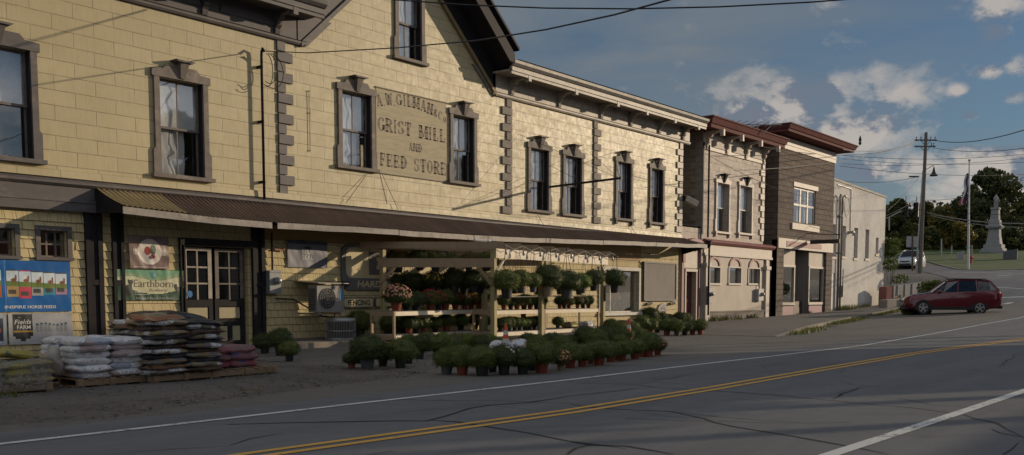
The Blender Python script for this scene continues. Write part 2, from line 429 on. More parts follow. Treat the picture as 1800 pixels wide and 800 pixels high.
yl = gp([(455, 800), (700, 766), (900, 738.5), (1000, 724.5), (1253, 683.5), (1444, 650), (1600, 623), (1700, 609), (1800, 596.5), (1880, 588)])
yc = ext(yl)
def offs(pts, o):
    r = []
    for i, p in enumerate(pts):
        d = (Vector(pts[min(i+1, len(pts)-1)][:2])-Vector(pts[max(0, i-1)][:2])).normalized(); r.append(Vector((p[0]-d.y*o, p[1]+d.x*o, 0)))
    return r
ribbon(mb, offs(yc, .11), .10, .010); ribbon(mb, offs(yc, -.11), .10, .010)
struct(mb.build('centre_line', mpy))
mb = MB()
rl = ext(gp([(1462, 800), (1520, 781), (1600, 755), (1700, 722), (1800, 688), (1880, 660)]), 6)
ribbon(mb, rl, .14, .010); struct(mb.build('far_edge_line', mpw))
# markings at the junction
mb = MB()
for l, w in (([(1660, 478.5), (1712, 479.5), (1800, 481)], .25), ([(1756, 523.5), (1800, 522)], .5), ([(1766, 535), (1778, 532)], .4), ([(1752, 484.5), (1778, 483.5)], .3), ([(1750, 505), (1800, 508)], .2)):
    ribbon(mb, gp(l), w, .012)
struct(mb.build('junction_markings', mpw))
mb = MB(); m_crack = flat('crack_filler', (.012, .012, .012), .9)
cracks = [([(400, 746.7), (560, 743), (700, 741), (750, 741), (800, 726), (860, 713), (930, 708), (1000, 697)], .05),
 ([(750, 740.5), (800, 742), (865, 752), (925, 762), (1000, 775), (1100, 790)], .045),
 ([(600, 700), (700, 704), (880, 706), (1010, 711)], .022), ([(400, 784), (440, 772), (500, 764)], .02),
 ([(1000, 673.5), (1120, 677), (1150, 682), (1290, 690), (1400, 697)], .03), ([(1000, 697), (1090, 687), (1150, 681)], .03), ([(1120, 676), (1180, 665), (1235, 655)], .018),
 ([(1000, 711), (1070, 720), (1180, 724), (1290, 751), (1400, 768), (1500, 787), (1560, 800)], .04), ([(1180, 724), (1260, 734), (1400, 744)], .022), ([(1290, 690), (1380, 697), (1480, 707), (1600, 717), (1690, 730), (1750, 745), (1800, 772)], .028),
 ([(1462, 702), (1480, 693), (1513, 682)], .05), ([(1480, 671), (1500, 677), (1560, 683), (1640, 680)], .015), ([(1200, 648), (1300, 652), (1450, 655), (1600, 652)], .018),
 ([(1000, 778), (1040, 783), (1100, 786), (1180, 800)], .07), ([(1002, 800), (1015, 790), (1040, 782)], .05), ([(1756, 645), (1775, 632), (1790, 621)], .03),
 ([(1290, 700), (1335, 706), (1430, 711)], .012), ([(1400, 622), (1500, 628), (1600, 633), (1700, 636)], .02), ([(1550, 590), (1600, 592), (1680, 590)], .05), ([(1650, 597), (1720, 600)], .04), ([(1740, 755), (1760, 762), (1800, 770)], .03), ([(1760, 800), (1790, 780)], .04),
 ([(1180, 668), (1240, 673), (1320, 680)], .015), ([(1400, 692), (1560, 700), (1700, 700)], .014), ([(200, 800), (300, 790), (400, 786)], .015), ([(640, 800), (690, 794)], .03), ([(880, 668), (980, 672)], .015), ([(1030, 655), (1150, 645)], .012)]
for i, (l, w) in enumerate(cracks): ribbon(mb, gp(l), [w*.5]+[w]*(len(l)-2)+[w*.3], .0075, .045, i*3.3)
random.seed(5)
for i in range(64):  # finer hairline cracks over the rest of the street
    x, y = random.uniform(8, 46), random.uniform(-2, 9.5); a = random.choice([random.uniform(-.3, .3), random.uniform(1.2, 1.9)]); pts = []
    for k in range(random.randint(3, 6)):
        pts.append(Vector((x, y, 0))); a += random.uniform(-.5, .5); x += math.cos(a)*random.uniform(.5, 1.3); y += math.sin(a)*random.uniform(.4, 1)
    ribbon(mb, pts, random.choice((.007, .010, .014)), .007, .05, i)
struct(mb.build('asphalt_cracks', m_crack))
# kerb and pavement before the further shops
kl = [(30.6, 13.1), (34, 13.7), (38, 14.7), (42.1, 15.55), (50, 17.0), (57.5, 17.9), (64, 18.6), (68.5, 18.9)]
def kerb_y(x): return interp(x, kl)
m_conc = mat('pavement_concrete', (.15, .138, .12), (.11, .10, .09), rough=.9, scale=1.5, obj=False)
m_kerb = mat('kerb_stone', (.30, .27, .22), (.2, .18, .15), rough=.9, scale=3, obj=False)
mb = MB(); X = frange(30.6, 68.5, .5); n = 8
for x in X:
    h = .10*sm(30.6, 34, x)
    for j in range(n+1):
        y = kerb_y(x)+.16+(21.19-kerb_y(x)-.16)*j/n; mb.v.append((x, y, gh(x, y)+.012+h))
for i in range(len(X)-1):
    for j in range(n): b = i*(n+1)+j; mb.f.append((b, b+n+1, b+n+2, b+1)); mb.mi.append(0)
struct(mb.build('pavement', m_conc, smooth=True))
mb = MB()
for i in range(len(X)-1):
    q = []
    for x in (X[i], X[i+1]):
        h = .115*sm(30.6, 34, x)+.012; y = kerb_y(x)+.02*noise.noise(Vector((x*2, 0, 0)))
        for yy, zz in ((y, -.05), (y, h), (y+.17, h), (y+.17, -.05)): q.append((x, yy, gh(x, yy)+zz))
    mb.add(q, [(0, 4, 5, 1), (1, 5, 6, 2), (2, 6, 7, 3)])
struct(mb.build('kerb', m_kerb))

# ------------------------------------------------------------------ building helpers
def wall_holes(mb, x0, x1, z0, z1, holes, out=0, depth=.32, Y=None):
    xs_ = sorted({x0, x1}|{h[0] for h in holes}|{h[1] for h in holes}); zs_ = sorted({z0, z1}|{h[2] for h in holes}|{h[3] for h in holes})
    y = (Y if Y is not None else Y0)-out
    for i in range(len(xs_)-1):
        for j in range(len(zs_)-1):
            cx, cz = (xs_[i]+xs_[i+1])/2, (zs_[j]+zs_[j+1])/2
            if any(h[0] < cx < h[1] and h[2] < cz < h[3] for h in holes): continue
            mb.quad((xs_[i], y, zs_[j]), (xs_[i+1], y, zs_[j]), (xs_[i+1], y, zs_[j+1]), (xs_[i], y, zs_[j+1]))
    for a, b, c, d in holes:
        mb.quad((a, y, c), (a, y+depth, c), (a, y+depth, d), (a, y, d)); mb.quad((b, y, c), (b, y, d), (b, y+depth, d), (b, y+depth, c))
        mb.quad((a, y, c), (b, y, c), (b, y+depth, c), (a, y+depth, c)); mb.quad((a, y, d), (a, y+depth, d), (b, y+depth, d), (b, y, d))

def curtain(mb, x0, x1, z0, z1, y, seed=0, amp=.05):
    nx, nz = 14, 10; b = len(mb.v)
    for j in range(nz+1):
        for i in range(nx+1):
            u, v = i/nx, j/nz; x = lerp(x0, x1, u); z = lerp(z0, z1, v)
            yy = y+amp*(abs(math.sin(u*7+seed+3.2*v+3*noise.noise(Vector((u*2, v*2, seed)))))-.5)*.9+amp*noise.noise(Vector((u*3, v*4, seed+7)))
            mb.v.append((x, yy, z))
    for j in range(nz):
        for i in range(nx): a = b+j*(nx+1)+i; mb.f.append((a, a+1, a+nx+2, a+nx+1)); mb.mi.append(0)

def sash_window(par, x0, x1, z0, z1, m_c, m_s, Y=Y0, key=True, cw=.2, curt=0, panes=2, seed=0, head=True, drop=.0, keyh=.36, mk=None, foot=False):
    """x0..z1 is the outside of the casing"""
    fn = lambda u, v, w: (u, Y-w, v)
    a, b, c, d = x0+cw, x1-cw, z0+.09, z1-cw-.10
    t = MB(); fl = .06
    # casing sides with a flared lower quarter, head with raised centre, sill
    for s in (0, 1):
        e, i = (x0+fl, a) if s == 0 else (x1-fl, b); f = x0 if s == 0 else x1; q = z0+(z1-z0)*.27
        poly = [(i, c), (f, c), (f, q-.08), (e, q), (e, d), (i, d)]
        if s: poly = poly[::-1]
        t.prism(poly, fn, 0.0, .07)
    m = (x0+x1)/2
    hp = [(x0+.0, d), (x1-.0, d), (x1-.0, d+.18), (m+.32*(x1-x0), d+.20), (m+.26*(x1-x0), d+.31), (m-.26*(x1-x0), d+.31), (m-.32*(x1-x0), d+.20), (x0, d+.18)] if head else [(x0, d), (x1, d), (x1, z1), (x0, z1)]
    t.prism(hp, fn, .0, .085)
    t.prism([(x0-.05, z0), (x1+.05, z0), (x1+.05, c), (x0-.05, c)], fn, -.1, .14)
    if foot:
        for q in (x0+.03, x1-.15): t.prism([(q, z0-.16), (q+.12, z0-.16), (q+.12, z0), (q, z0)], fn, 0, .1)
    w = t.build('window', m_c, par)
    for xa, xb in ((a-.001, a+.012), (b-.012, b+.001)): j = MB(); j.prism([(xa, c), (xb, c), (xb, d), (xa, d)], fn, -.30, .0); j.build('jamb_shade', m_dark, w)  # dark liners on the reveals, the shade of the recess put into their colour
    # sashes
    s_ = MB(); ww = .055; mz = (c+d)/2+.0
    for k, (za, zb, o) in enumerate(((mz-.03, d, -.14), (c, mz+.03, -.185))):
        s_.prism([(a, za), (b, za), (b, za+ww), (a, za+ww)], fn, o-.035, o); s_.prism([(a, zb-ww), (b, zb-ww), (b, zb), (a, zb)], fn, o-.035, o)
        for xa in (a, b-ww): s_.prism([(xa, za+ww), (xa+ww, za+ww), (xa+ww, zb-ww), (xa, zb-ww)], fn, o-.035, o)
        if panes == 2: s_.prism([((a+b)/2-.014, za+ww), ((a+b)/2+.014, za+ww), ((a+b)/2+.014, zb-ww), ((a+b)/2-.014, zb-ww)], fn, o-.03, o-.004)
    s_.build('sash', m_s, w)
    g = MB(); g.quad(fn(a, mz, -.16), fn(b, mz, -.16), fn(b, d, -.16), fn(a, d, -.16)); g.quad(fn(a, c, -.205), fn(b, c, -.205), fn(b, mz, -.205), fn(a, mz, -.205))
    g.build('glass', m_glass, w)
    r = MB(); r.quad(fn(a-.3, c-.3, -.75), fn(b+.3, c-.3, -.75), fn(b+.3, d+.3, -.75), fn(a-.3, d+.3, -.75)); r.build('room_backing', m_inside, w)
    if curt == 1:
        q = MB(); curtain(q, a, b-.0, mz, d, Y+.24, seed, .05); curtain(q, a, b-.28*(b-a), c, mz, Y+.285, seed+4); q.build('curtain', m_curtain, w, smooth=True)
    elif curt == 2:
        q = MB(); curtain(q, a, b, mz, d, Y+.23, seed, .04); curtain(q, a, a+.75*(b-a), c, mz, Y+.275, seed+2, .05); q.build('curtain', m_curtain2, w, smooth=True)
    elif curt == 3:
        q = MB(); curtain(q, a, b, c+.5*(d-c), d, Y+.24, seed, .01); q.build('blind', m_curtain2, w, smooth=True)
    if key:
        k = MB(); kt = d+.31+keyh-.28; h2 = keyh
        k.hexa([fn(m-.055, kt-h2, .085), fn(m+.055, kt-h2, .085), fn(m+.055, kt-h2, .12), fn(m-.055, kt-h2, .12), fn(m-.12, kt, .085), fn(m+.12, kt, .085), fn(m+.12, kt, .24), fn(m-.12, kt, .24)])
        k.prism([(m-.27, kt+.045), (m-.2, kt), (m+.2, kt), (m+.27, kt+.045)], fn, .0, .29)
        k.build('keystone', mk or m_c, w)
    return w, (a, b, c, d)

def quoins(par, xe, side, z0, z1, m, big=.5, small=.27, h=.27, Y=Y0, o=.05):
    """blocks; xe is the straight edge, side +1 if the blocks extend towards +X"""
    t = MB(); z = z1-h; k = 0
    while z > z0-.01:
        w = big if k % 2 else small; a, b = (xe, xe+w) if side > 0 else (xe-w, xe)
        oo = o+(.012 if k % 2 else 0)
        zz = max(z+.012, z0)
        t.hexa([(a, Y-oo, zz), (b, Y-oo, zz), (b, Y, zz), (a, Y, zz), (a, Y-oo, z+h-.008), (b, Y-oo, z+h-.008), (b, Y, z+h-.008), (a, Y, z+h-.008)])
        z -= h; k += 1
    return t.build('quoin_strip', m, par, bevel=.008)

def scroll_bracket(par, x, zb, zt, ov, m, Y=Y0, w=.15, name='bracket'):
    H = zt-zb
    p = [(0, zb), (.10, zb+.02), (.13, zb+.10*H/.6), (.11, zb+.26*H), (.20, zb+.40*H), (.22, zb+.52*H), (.17, zb+.58*H), (.30, zb+.66*H), (.36, zb+.80*H), (ov-.22, zb+.88*H), (ov-.2, zb+.66*H), (ov-.03, zb+.66*H), (ov-.03, zt), (0, zt)]
    t = MB(); t.prism(p, lambda u, v, ww: (x+ww, Y-u, v), -w/2, w/2); return t.build(name, m, par)

# ------------------------------------------------------------------ THE MILL
mill = thing('mill_building', (8, Y0, 0), 'long yellow wooden mill and feed store with dark grey trim and a central gable', 'building')
XL, XR = -8.0, 38.75
ZE = 8.15
wins = [(8.55, 10.30, 4.2, 6.87, 3), (12.93, 14.52, 4.2, 6.87, 1), (18.65, 20.18, 5.0, 7.5, 2), (23.35, 24.78, 5.0, 7.5, 2), (27.45, 28.92, 4.37, 6.93, 2), (29.57, 31.04, 4.37, 6.90, 1), (33.2, 34.62, 4.43, 7.07, 2), (35.85, 37.22, 4.43, 7.07, 2)]
left_extra = [(-2.0, -.4, 4.2, 6.87, 2), (3.2, 4.8, 4.2, 6.87, 3)]
holes = [(a+.2, b-.2, c+.09, d-.30) for a, b, c, d, k in wins+left_extra]
t = MB(); wall_holes(t, XL, XR, 3.72, ZE, holes)
# gable part above the eaves line, with the attic window
gc, gs, gx0, gx1 = 21.55, .905, 17.4, 25.7
wg = (20.93, 22.32, 8.46, 11.0); wh = (wg[0]+.2, wg[1]-.2, wg[2]+.09, wg[3]-.30)
gz = lambda x: ZE+gs*(min(x-gx0, gx1-x))
def fp(u, v): return (u, Y0, v)
ap = gz((gx0+gx1)/2)
t.add([fp(gx0, ZE), fp(wh[0], ZE), fp(wh[0], gz(wh[0]))], [(0, 1, 2)])
t.add([fp(wh[1], ZE), fp(gx1, ZE), fp(wh[1], gz(wh[1]))], [(0, 1, 2)])
t.quad(fp(wh[0], ZE), fp(wh[1], ZE), fp(wh[1], wh[2]), fp(wh[0], wh[2]))
t.add([fp(wh[0], wh[3]), fp(wh[1], wh[3]), fp(wh[1], gz(wh[1])), fp((gx0+gx1)/2, ap), fp(wh[0], gz(wh[0]))], [(0, 1, 2, 3, 4)])
for q in ((wh[0], wh[0]), (wh[1], wh[1])): t.quad((q[0], Y0, wh[2]), (q[0], Y0+.32, wh[2]), (q[0], Y0+.32, wh[3]), (q[0], Y0, wh[3]))
t.quad((wh[0], Y0, wh[2]), (wh[1], Y0, wh[2]), (wh[1], Y0+.32, wh[2]), (wh[0], Y0+.32, wh[2]))
# end walls, back
t.quad((XR, Y0, 0), (XR, 34, 0), (XR, 34, ZE+.6), (XR, Y0, ZE+.6)); t.quad((XL, Y0, -.2), (XL, Y0, ZE+.6), (XL, 34, ZE+.6), (XL, 34, -.2)); t.quad((XL, 34, -.2), (XL, 34, ZE+.6), (XR, 34, ZE+.6), (XR, 34, -.2))
t.build('upper_wall', m_yel, mill)
for k, (a, b, c, d, cu) in enumerate(wins+left_extra): sash_window(mill, a, b, c, d, m_trimw if k else m_trim, m_trimw, curt=cu, seed=k*2.3, foot=(k in (6, 7)))
sash_window(mill, *wg, m_trimw, m_trimw, curt=2, seed=30)
# frieze, crown and brackets under the eaves
def eaves(x0, x1, mfr, mfa, name):
    t = MB(); t.box(x0, x1, Y0-.05, Y0+.02, ZE+.08, 8.82); t.build('frieze', mfr, mill)
    t = MB(); t.prism([(0, ZE-.03), (.07, ZE-.03), (.10, ZE+.02), (.10, ZE+.07), (.13, ZE+.09), (0, ZE+.09)], lambda u, v, w: (w, Y0-u, v), x0, x1)
    t.build('frieze_moulding', mfa, mill)
    t = MB(); t.box(x0-.0, x1, FY(.84), Y0, 8.82, 8.88)
    t.prism([(.78, 8.72), (.86, 8.72), (.86, 8.80), (.89, 8.82), (.89, 8.95), (.78, 8.95)], lambda u, v, w: (w, Y0-u, v), x0, x1)
    t.build('soffit_and_fascia', mfa, mill)
    t = MB(); t.prism([(.84, 8.96), (.93, 8.97), (1.0, 9.05), (1.02, 9.14), (.99, 9.14), (.95, 9.05), (.84, 9.04)], lambda u, v, w: (w, Y0-u, v), x0, x1); t.build('gutter', m_gutter if x0 > 20 else m_trim, mill)
eaves(25.55, 39.35, m_trimpale, m_trimpale, 'r'); eaves(XL-.5, 17.55, m_trim, m_trim, 'l')
t = MB(); t.prism([(17.3, ZE+.0), (17.62, ZE+.0), (18.5, 8.95), (17.3, 8.95)], fpl, .0, .07); t.build('valley_board', m_trim, mill)
t = MB(); t.prism([(25.8, ZE+.02), (25.8, 8.95), (24.5, 8.95), (25.45, ZE+.02)], fpl, .0, .045); t.build('valley_board', m_trimw, mill)
t = MB(); t.box(XR, XR+.05, Y0, 30, ZE+.08, 8.82); t.box(XR, 39.35, FY(.84), 30, 8.825, 8.885); t.build('end_frieze', m_trimpale, mill)
for px, py in ((897, 169), (980, 188), (1054, 207), (1106, 223), (1156, 235), (1199, 245)):
    x = onY(px, py, Y0).x; scroll_bracket(mill, min(x, 38.68), ZE+.09, 8.82, .9, m_trimpale)
for x in (-6, -3.4, -.8, 1.8, 4.4, 7.0, 9.6, 12.2, 14.4, 16.6): scroll_bracket(mill, x, ZE+.09, 8.82, .9, m_trim)
# ornamental profiled board on the frieze between brackets
for x0, x1, m in [(a, a+2.0, m_trimpale) for a in (26.6, 29.3, 32.0, 34.5, 36.7)]+[(a, a+1.8, m_trim) for a in (7.4, 10.0, 12.6, 14.8)]:
    t = MB(); t.prism([(x0+.1, 8.66), (x1-.3, 8.66), (x1-.3, 8.58), (x1-.12, 8.55), (x1, 8.45), (x0+.05, 8.45)], fpl, .05, .085); t.build('frieze_board', m, mill)
# gable rakes
def rake(s):
    xb = gx0 if s < 0 else gx1; xm = (gx0+gx1)/2; hor = abs(xm-xb); zt = ZE+gs*hor; ln = math.hypot(1, gs)
    def q(dperp, along):  # point by distance above the wall line and fraction to the apex
        x = lerp(xb, xm, along); return x, ZE+gs*abs(x-xb)+dperp*ln
    def board(name, a, b, o0, o1, m):
        t = MB(); xa, za = q(a, 0); xb_, zb = q(a, 1); _, zc = q(b, 0); _, zd = q(b, 1)
        poly = [(xa, za), (xb_, zb), (xb_, zd), (xa, zc)]
        if s > 0: poly = poly[::-1]
        t.prism(poly, fpl, o0, o1); t.build(name, m, mill)
    board('rake_moulding', -.05, .06, 0, .11, m_trim if s < 0 else mat('ochre_edge', (.25, .18, .09), rough=.7))
    board('rake_frieze', .06, .62, 0, .05, m_trim if s < 0 else m_dark)
    board('rake_soffit', .62, .68, -.02, .84, m_dark if s > 0 else m_trim)
    board('rake_fascia', .53, .9, .80, .88, m_trim if s < 0 else m_dark)
    t = MB(); xa, za = q(.9, -.03 if s > 0 else 0); xc, zc = q(.9, 1)
    t.hexa([(xa, FY(.98), za), (xc, FY(.98), zc), (xc, 34, zc), (xa, 34, za), (xa, FY(.98), za+.1), (xc, FY(.98), zc+.1), (xc, 34, zc+.1), (xa, 34, za+.1)]); t.build('gable_roof', m_roof if s < 0 else m_dark, mill)
rake(-1); rake(1)
# main roofs behind the gutters
for x0, x1 in ((XL-.5, 17.3), (25.9, 39.4)):
    t = MB(); t.hexa([(x0, FY(.95), 9.1), (x1, FY(.95), 9.1), (x1, 28, 10.6), (x0, 28, 10.6), (x0, FY(.95), 9.16), (x1, FY(.95), 9.16), (x1, 28, 10.66), (x0, 28, 10.66)])
    t.hexa([(x0, 28, 10.6), (x1, 28, 10.6), (x1, 35, 9.0), (x0, 35, 9.0), (x0, 28, 10.66), (x1, 28, 10.66), (x1, 35, 9.06), (x0, 35, 9.06)])
    k = x0 if x0 > 0 else 18
    if x0 > 0:
        x = x0
        while x < x1: t.tube([(x, FY(.99), 9.175), (x, FY(.5), 9.27)], .028, 6); x += .16
    t.build('roof', m_roof, mill)
quoins(mill, 16.62, 1, 3.98, 8.12, m_trim, .5, .27); quoins(mill, 26.6, -1, 4.0, 8.12, m_trimw, .55, .3, h=.28); quoins(mill, 31.68, 1, 4.02, 8.12, m_trimw, .5, .27, h=.28); quoins(mill, 38.77, -1, 4.05, 8.12, m_trimpale, .52, .28, h=.28)
# painted lettering panel
def m_sign():
    m, nt, bs = _nt('faded_sign_boards'); g = pos(nt)
    sx = N(nt, 'ShaderNodeSeparateXYZ'); L(nt, g, sx.inputs[0])
    n1 = noisef(nt, pos(nt, (1.2, 1, 7)), 1.6, 7, .7); 
    c = mixc(nt, ramp(nt, n1, .4, .7), (.43, .365, .235), (.33, .285, .19))
    w = N(nt, 'ShaderNodeMath', operation='FRACT'); mu = N(nt, 'ShaderNodeMath', operation='MULTIPLY'); mu.inputs[1].default_value = 1/.16; L(nt, sx.outputs[2], mu.inputs[0]); L(nt, mu.outputs[0], w.inputs[0])
    c = mixc(nt, ramp(nt, w.outputs[0], .0, .07, .7, 0), c, (.16, .13, .09))
    n2 = noisef(nt, pos(nt, (.8, 1, 9)), 2.4, 8, .7)
    c = mixc(nt, ramp(nt, n2, .57, .66, 0, .55), c, (.24, .20, .14))
    L(nt, c, bs.inputs['Base Color']); bs.inputs['Roughness'].default_value = .75; bump(nt, bs, w.outputs[0], .15, .01); return m
sgn = MB(); sgn.quad((20.2, FY(.012), 5.02), (23.28, FY(.012), 5.02), (23.28, FY(.012), 7.50), (20.2, FY(.012), 7.50)); sgn = sgn.build('painted_sign_panel', m_sign(), mill)
for a, b, c, d in ((20.18, 23.36, 7.49, 7.52), (20.18, 23.36, 5.0, 5.025)): t = MB(); t.prism([(a, c), (b, c), (b, d), (a, d)], fpl, 0, .035); t.build('panel_edge', mat('sign_edge', (.16, .13, .09)), sgn)
# western slab-serif strokes
def letter(mb, ch, u, v, w, h, rot=0, out=.017):
    T, t_ = .25*w/.75, .09*h
    def add(poly):
        c, s = math.cos(rot), math.sin(rot)
        mb.add([fpl(u+c*a-s*b, v+s*a+c*b, out) for a, b in poly], [tuple(range(len(poly)))])
    def rect(a, b, c, d): add([(a*w, b*h), (c*w, b*h), (c*w, d*h), (a*w, d*h)])
    k = T/w; tt = .09; sf = .07
    def stem(x, y0=0, y1=1, ser=(1, 1)):
        rect(x-k/2, y0, x+k/2, y1)
        if ser[0]: rect(x-k/2-sf, y0, x+k/2+sf, y0+tt)
        if ser[1]: rect(x-k/2-sf, y1-tt, x+k/2+sf, y1)
        rect(x-k/2-sf*.5, (y0+y1)/2-.03, x+k/2+sf*.5, (y0+y1)/2+.03)
    def diag(x0, y0, x1, y1, kk): add([((x0-kk/2)*w, y0*h), ((x0+kk/2)*w, y0*h), ((x1+kk/2)*w, y1*h), ((x1-kk/2)*w, y1*h)])
    def arc(cx, cy, rx, ry, a0, a1, k1=k, k2=tt, n=14):
        for i in range(n):
            q = []
            for aa in (a0+(a1-a0)*i/n, a0+(a1-a0)*(i+1)/n):
                a = R(aa); th = abs(math.cos(a)); r1x, r1y = rx+k1/2*th*1.0, ry+0; r2x, r2y = rx-k1/2*th, ry-tt
                q.append(((cx+r1x*math.cos(a))*w, (cy+r1y*math.sin(a))*h)); q.append(((cx+r2x*math.cos(a))*w, (cy+r2y*math.sin(a))*h))
            add([q[0], q[2], q[3], q[1]])
    if ch == 'A': diag(.16, 0, .48, 1, .09); diag(.84, 0, .52, 1, k); rect(.28, .3, .7, .38); rect(.02, 0, .32, tt); rect(.66, 0, 1, tt)
    elif ch == 'W': diag(.25, 0, .1, 1, k); diag(.28, 0, .5, .9, .08); diag(.7, 0, .5, .9, k); diag(.72, 0, .92, 1, .08); rect(-.04, 1-tt, .25, 1); rect(.78, 1-tt, 1.05, 1)
    elif ch == 'G': arc(.5, .5, .36, .5, 40, 320); stem(.84, .05, .45, (0, 1)); rect(.78, .68, .86, .95)
    elif ch == 'I': stem(.5)
    elif ch == 'L': stem(.3); rect(.2, 0, .9, tt); rect(.82, 0, .9, .34)
    elif ch == 'M': stem(.14); stem(.88); diag(.5, .15, .2, 1, .12); diag(.5, .15, .82, 1, .08)
    elif ch == 'N': stem(.15, ser=(1, 1)); stem(.86); diag(.82, 0, .2, 1, k*.9)
    elif ch == 'R': stem(.22); arc(.48, .74, .32, .26, -90, 90); rect(.22, 1-tt, .5, 1); rect(.22, .48, .5, .48+tt); diag(.86, 0, .55, .5, k); rect(.78, 0, 1, tt)
    elif ch == 'S': arc(.5, .74, .3, .26, 30, 250); arc(.5, .27, .32, .27, -150, 80); rect(.76, .68, .84, .98); rect(.14, .03, .22, .32)
    elif ch == 'T': stem(.5, ser=(1, 0)); rect(.06, 1-tt, .94, 1); rect(.06, .66, .14, 1); rect(.86, .66, .94, 1)
    elif ch in 'EF':
        stem(.25); rect(.2, 1-tt, .88, 1); rect(.8, .72, .88, 1); rect(.3, .47, .68, .47+tt*.8); rect(.62, .36, .7, .66)
        if ch == 'E': rect(.2, 0, .9, tt); rect(.82, 0, .9, .3)
    elif ch == 'D': stem(.25); arc(.42, .5, .42, .5, -90, 90); rect(.2, 0, .45, tt); rect(.2, 1-tt, .45, 1)
    elif ch == 'O': arc(.5, .5, .34, .5, 0, 360, n=22)
    elif ch == 'C': arc(.5, .5, .36, .5, 40, 320); rect(.78, .66, .86, .95)
    elif ch == 'o': arc(.5, .32, .3, .32, 0, 360, n=16)
    elif ch == '&': arc(.45, .72, .22, .26, 0, 360); arc(.42, .28, .3, .28, 60, 360); diag(.95, 0, .4, .6, k*.8)
    elif ch == '.': rect(.3, 0, .7, .12)
lt = MB()
row = 'A.W.GILMAN&Co'; ws = [.24, .07, .27, .07, .25, .13, .22, .29, .26, .25, .17, .2, .15]; x = 20.26
for ch, w in zip(row, ws):
    c = x+w/2; u = (c-21.75)/1.5; z = 7.13-.22*u*u-(.03 if u > 0 else 0)*u; sc_ = .34 if ch not in '&Co' else .27
    letter(lt, ch, x, z, w*.95, sc_, rot=-.22*u*1.1); x += w+.022*1.6
for row, z, h, x, ws in (('GRIST', 6.26, .40, 20.27, [.29, .3, .16, .29, .29]), ('MILL', 6.25, .40, 22.03, [.38, .18, .28, .28]), ('AND', 5.82, .24, 21.56, [.17, .19, .19]), ('FEED', 5.24, .38, 20.34, [.25, .27, .27, .28]), ('STORE', 5.22, .40, 21.77, [.26, .28, .29, .29, .27])):
    for ch, w in zip(row, ws): letter(lt, ch, x, z, w*.97, h); x += w+.022
def m_faded():
    m, nt, bs = _nt('faded_brown_lettering'); n = noisef(nt, pos(nt, (2, 1, 6)), 3.0, 8, .75)
    L(nt, mixc(nt, ramp(nt, n, .40, .62), (.12, .095, .078), (.31, .26, .18)), bs.inputs['Base Color']); bs.inputs['Roughness'].default_value = .8; return m
lt.build('painted_lettering', m_faded(), sgn)

# lower storey -------------------------------------------------------
door = (13.75, 15.6, -.05, 2.62)
low_holes = [(8.6, 9.66, 2.22, 2.8), (10.2, 10.8, 2.22, 2.8), (13.72, 15.62, -.1, 2.62), (32.3, 35.2, .72, 2.42)]
t = MB(); wall_holes(t, XL, XR, -.2, 3.74, low_holes, out=-.06, depth=.3)
t.build('lower_wall', m_shing, mill)
sh = MB()   # real courses of shingles with thick butts
def shingles(x0, x1, z0, z1, skip):
    z = z0
    while z < z1-.02:
        x = x0
        while x < x1-1e-4:
            w = random.choice((.18, .22, .26, .3)); b = min(x1, x+w); h = .195
            if b-x > .03 and not any(s[0] < (x+b)/2 < s[1] and s[2] < z+.1 < s[3] for s in skip):
                o = .032+random.uniform(-.004, .006); dz = random.uniform(-.006, .006)
                sh.add([(x+.003, FY(-.058), z+dz), (b-.003, FY(-.058), z+dz), (b-.003, FY(-.06+o), z+dz), (x+.003, FY(-.06+o), z+dz), (x+.003, FY(-.06+.006), z+h+.02), (b-.003, FY(-.06+.006), z+h+.02)], [(0, 1, 2, 3), (3, 2, 5, 4), (0, 3, 4), (1, 5, 2)])
            x = b
        z += .2
skip = [(8.5, 9.75, 2.12, 2.9), (10.1, 10.9, 2.12, 2.9), (13.6, 15.75, -.3, 2.8), (32.2, 35.35, .6, 2.6)]
shingles(6.0, 11.2, 0, 3.2, skip); shingles(11.6, 11.85, 0, 3.2, []); shingles(12.1, 13.6, 0, 3.2, skip); shingles(16.05, 21.5, .2, 2.85, []); shingles(21.5, 32.2, .0, 2.7, []); shingles(35.3, 38.6, 0, 3.2, skip); shingles(32.2, 35.3, 0, .6, [])
shingles(13.6, 15.75, 2.8, 3.2, [])
sh.build('shingle_courses', m_shing, mill)
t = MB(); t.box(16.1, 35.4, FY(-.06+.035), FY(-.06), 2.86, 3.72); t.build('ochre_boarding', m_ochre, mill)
# dark band and string course
t = MB(); t.box(XL, 11.45, FY(.10), Y0, 3.24, 3.46); t.box(XL, 11.45, FY(.07), Y0, 3.46, 3.78); t.box(XL, 11.45, FY(.12), Y0, 3.44, 3.475); t.build('storefront_band', m_trim, mill)
t = MB(); t.prism([(0, 3.78), (.1, 3.78), (.16, 3.83), (.16, 3.88), (.07, 3.93), (0, 3.96)], lambda u, v, w: (w, Y0-u, v), XL, XR); t.build('string_course', m_trim, mill)
t = MB(); t.prism([(0, 3.965), (.06, 3.965), (.05, 4.12), (0, 4.14)], lambda u, v, w: (w, Y0-u, v), XL, XR); t.build('skirt_board', m_yel, mill)
def pilaster(a, b, zt=3.3):
    t = MB(); t.box(a, b, FY(-.01), FY(-.06), -.1, zt)
    w = b-a; t.box(a, a+w*.28, FY(.04), FY(-.01), -.1, zt); t.box(b-w*.28, b, FY(.04), FY(-.01), -.1, zt); t.box(a+w*.28, b-w*.28, FY(.03), FY(-.01), 1.62, 1.74)
    t.build('pilaster', m_dark, mill)
pilaster(11.2, 11.6); pilaster(11.84, 12.12); pilaster(15.72, 16.1); pilaster(13.58, 13.72, 2.7)
t = MB(); t.box(13.58, 15.72, FY(.05), FY(-.06), 2.62, 2.8); t.build('door_head', m_dark, mill)
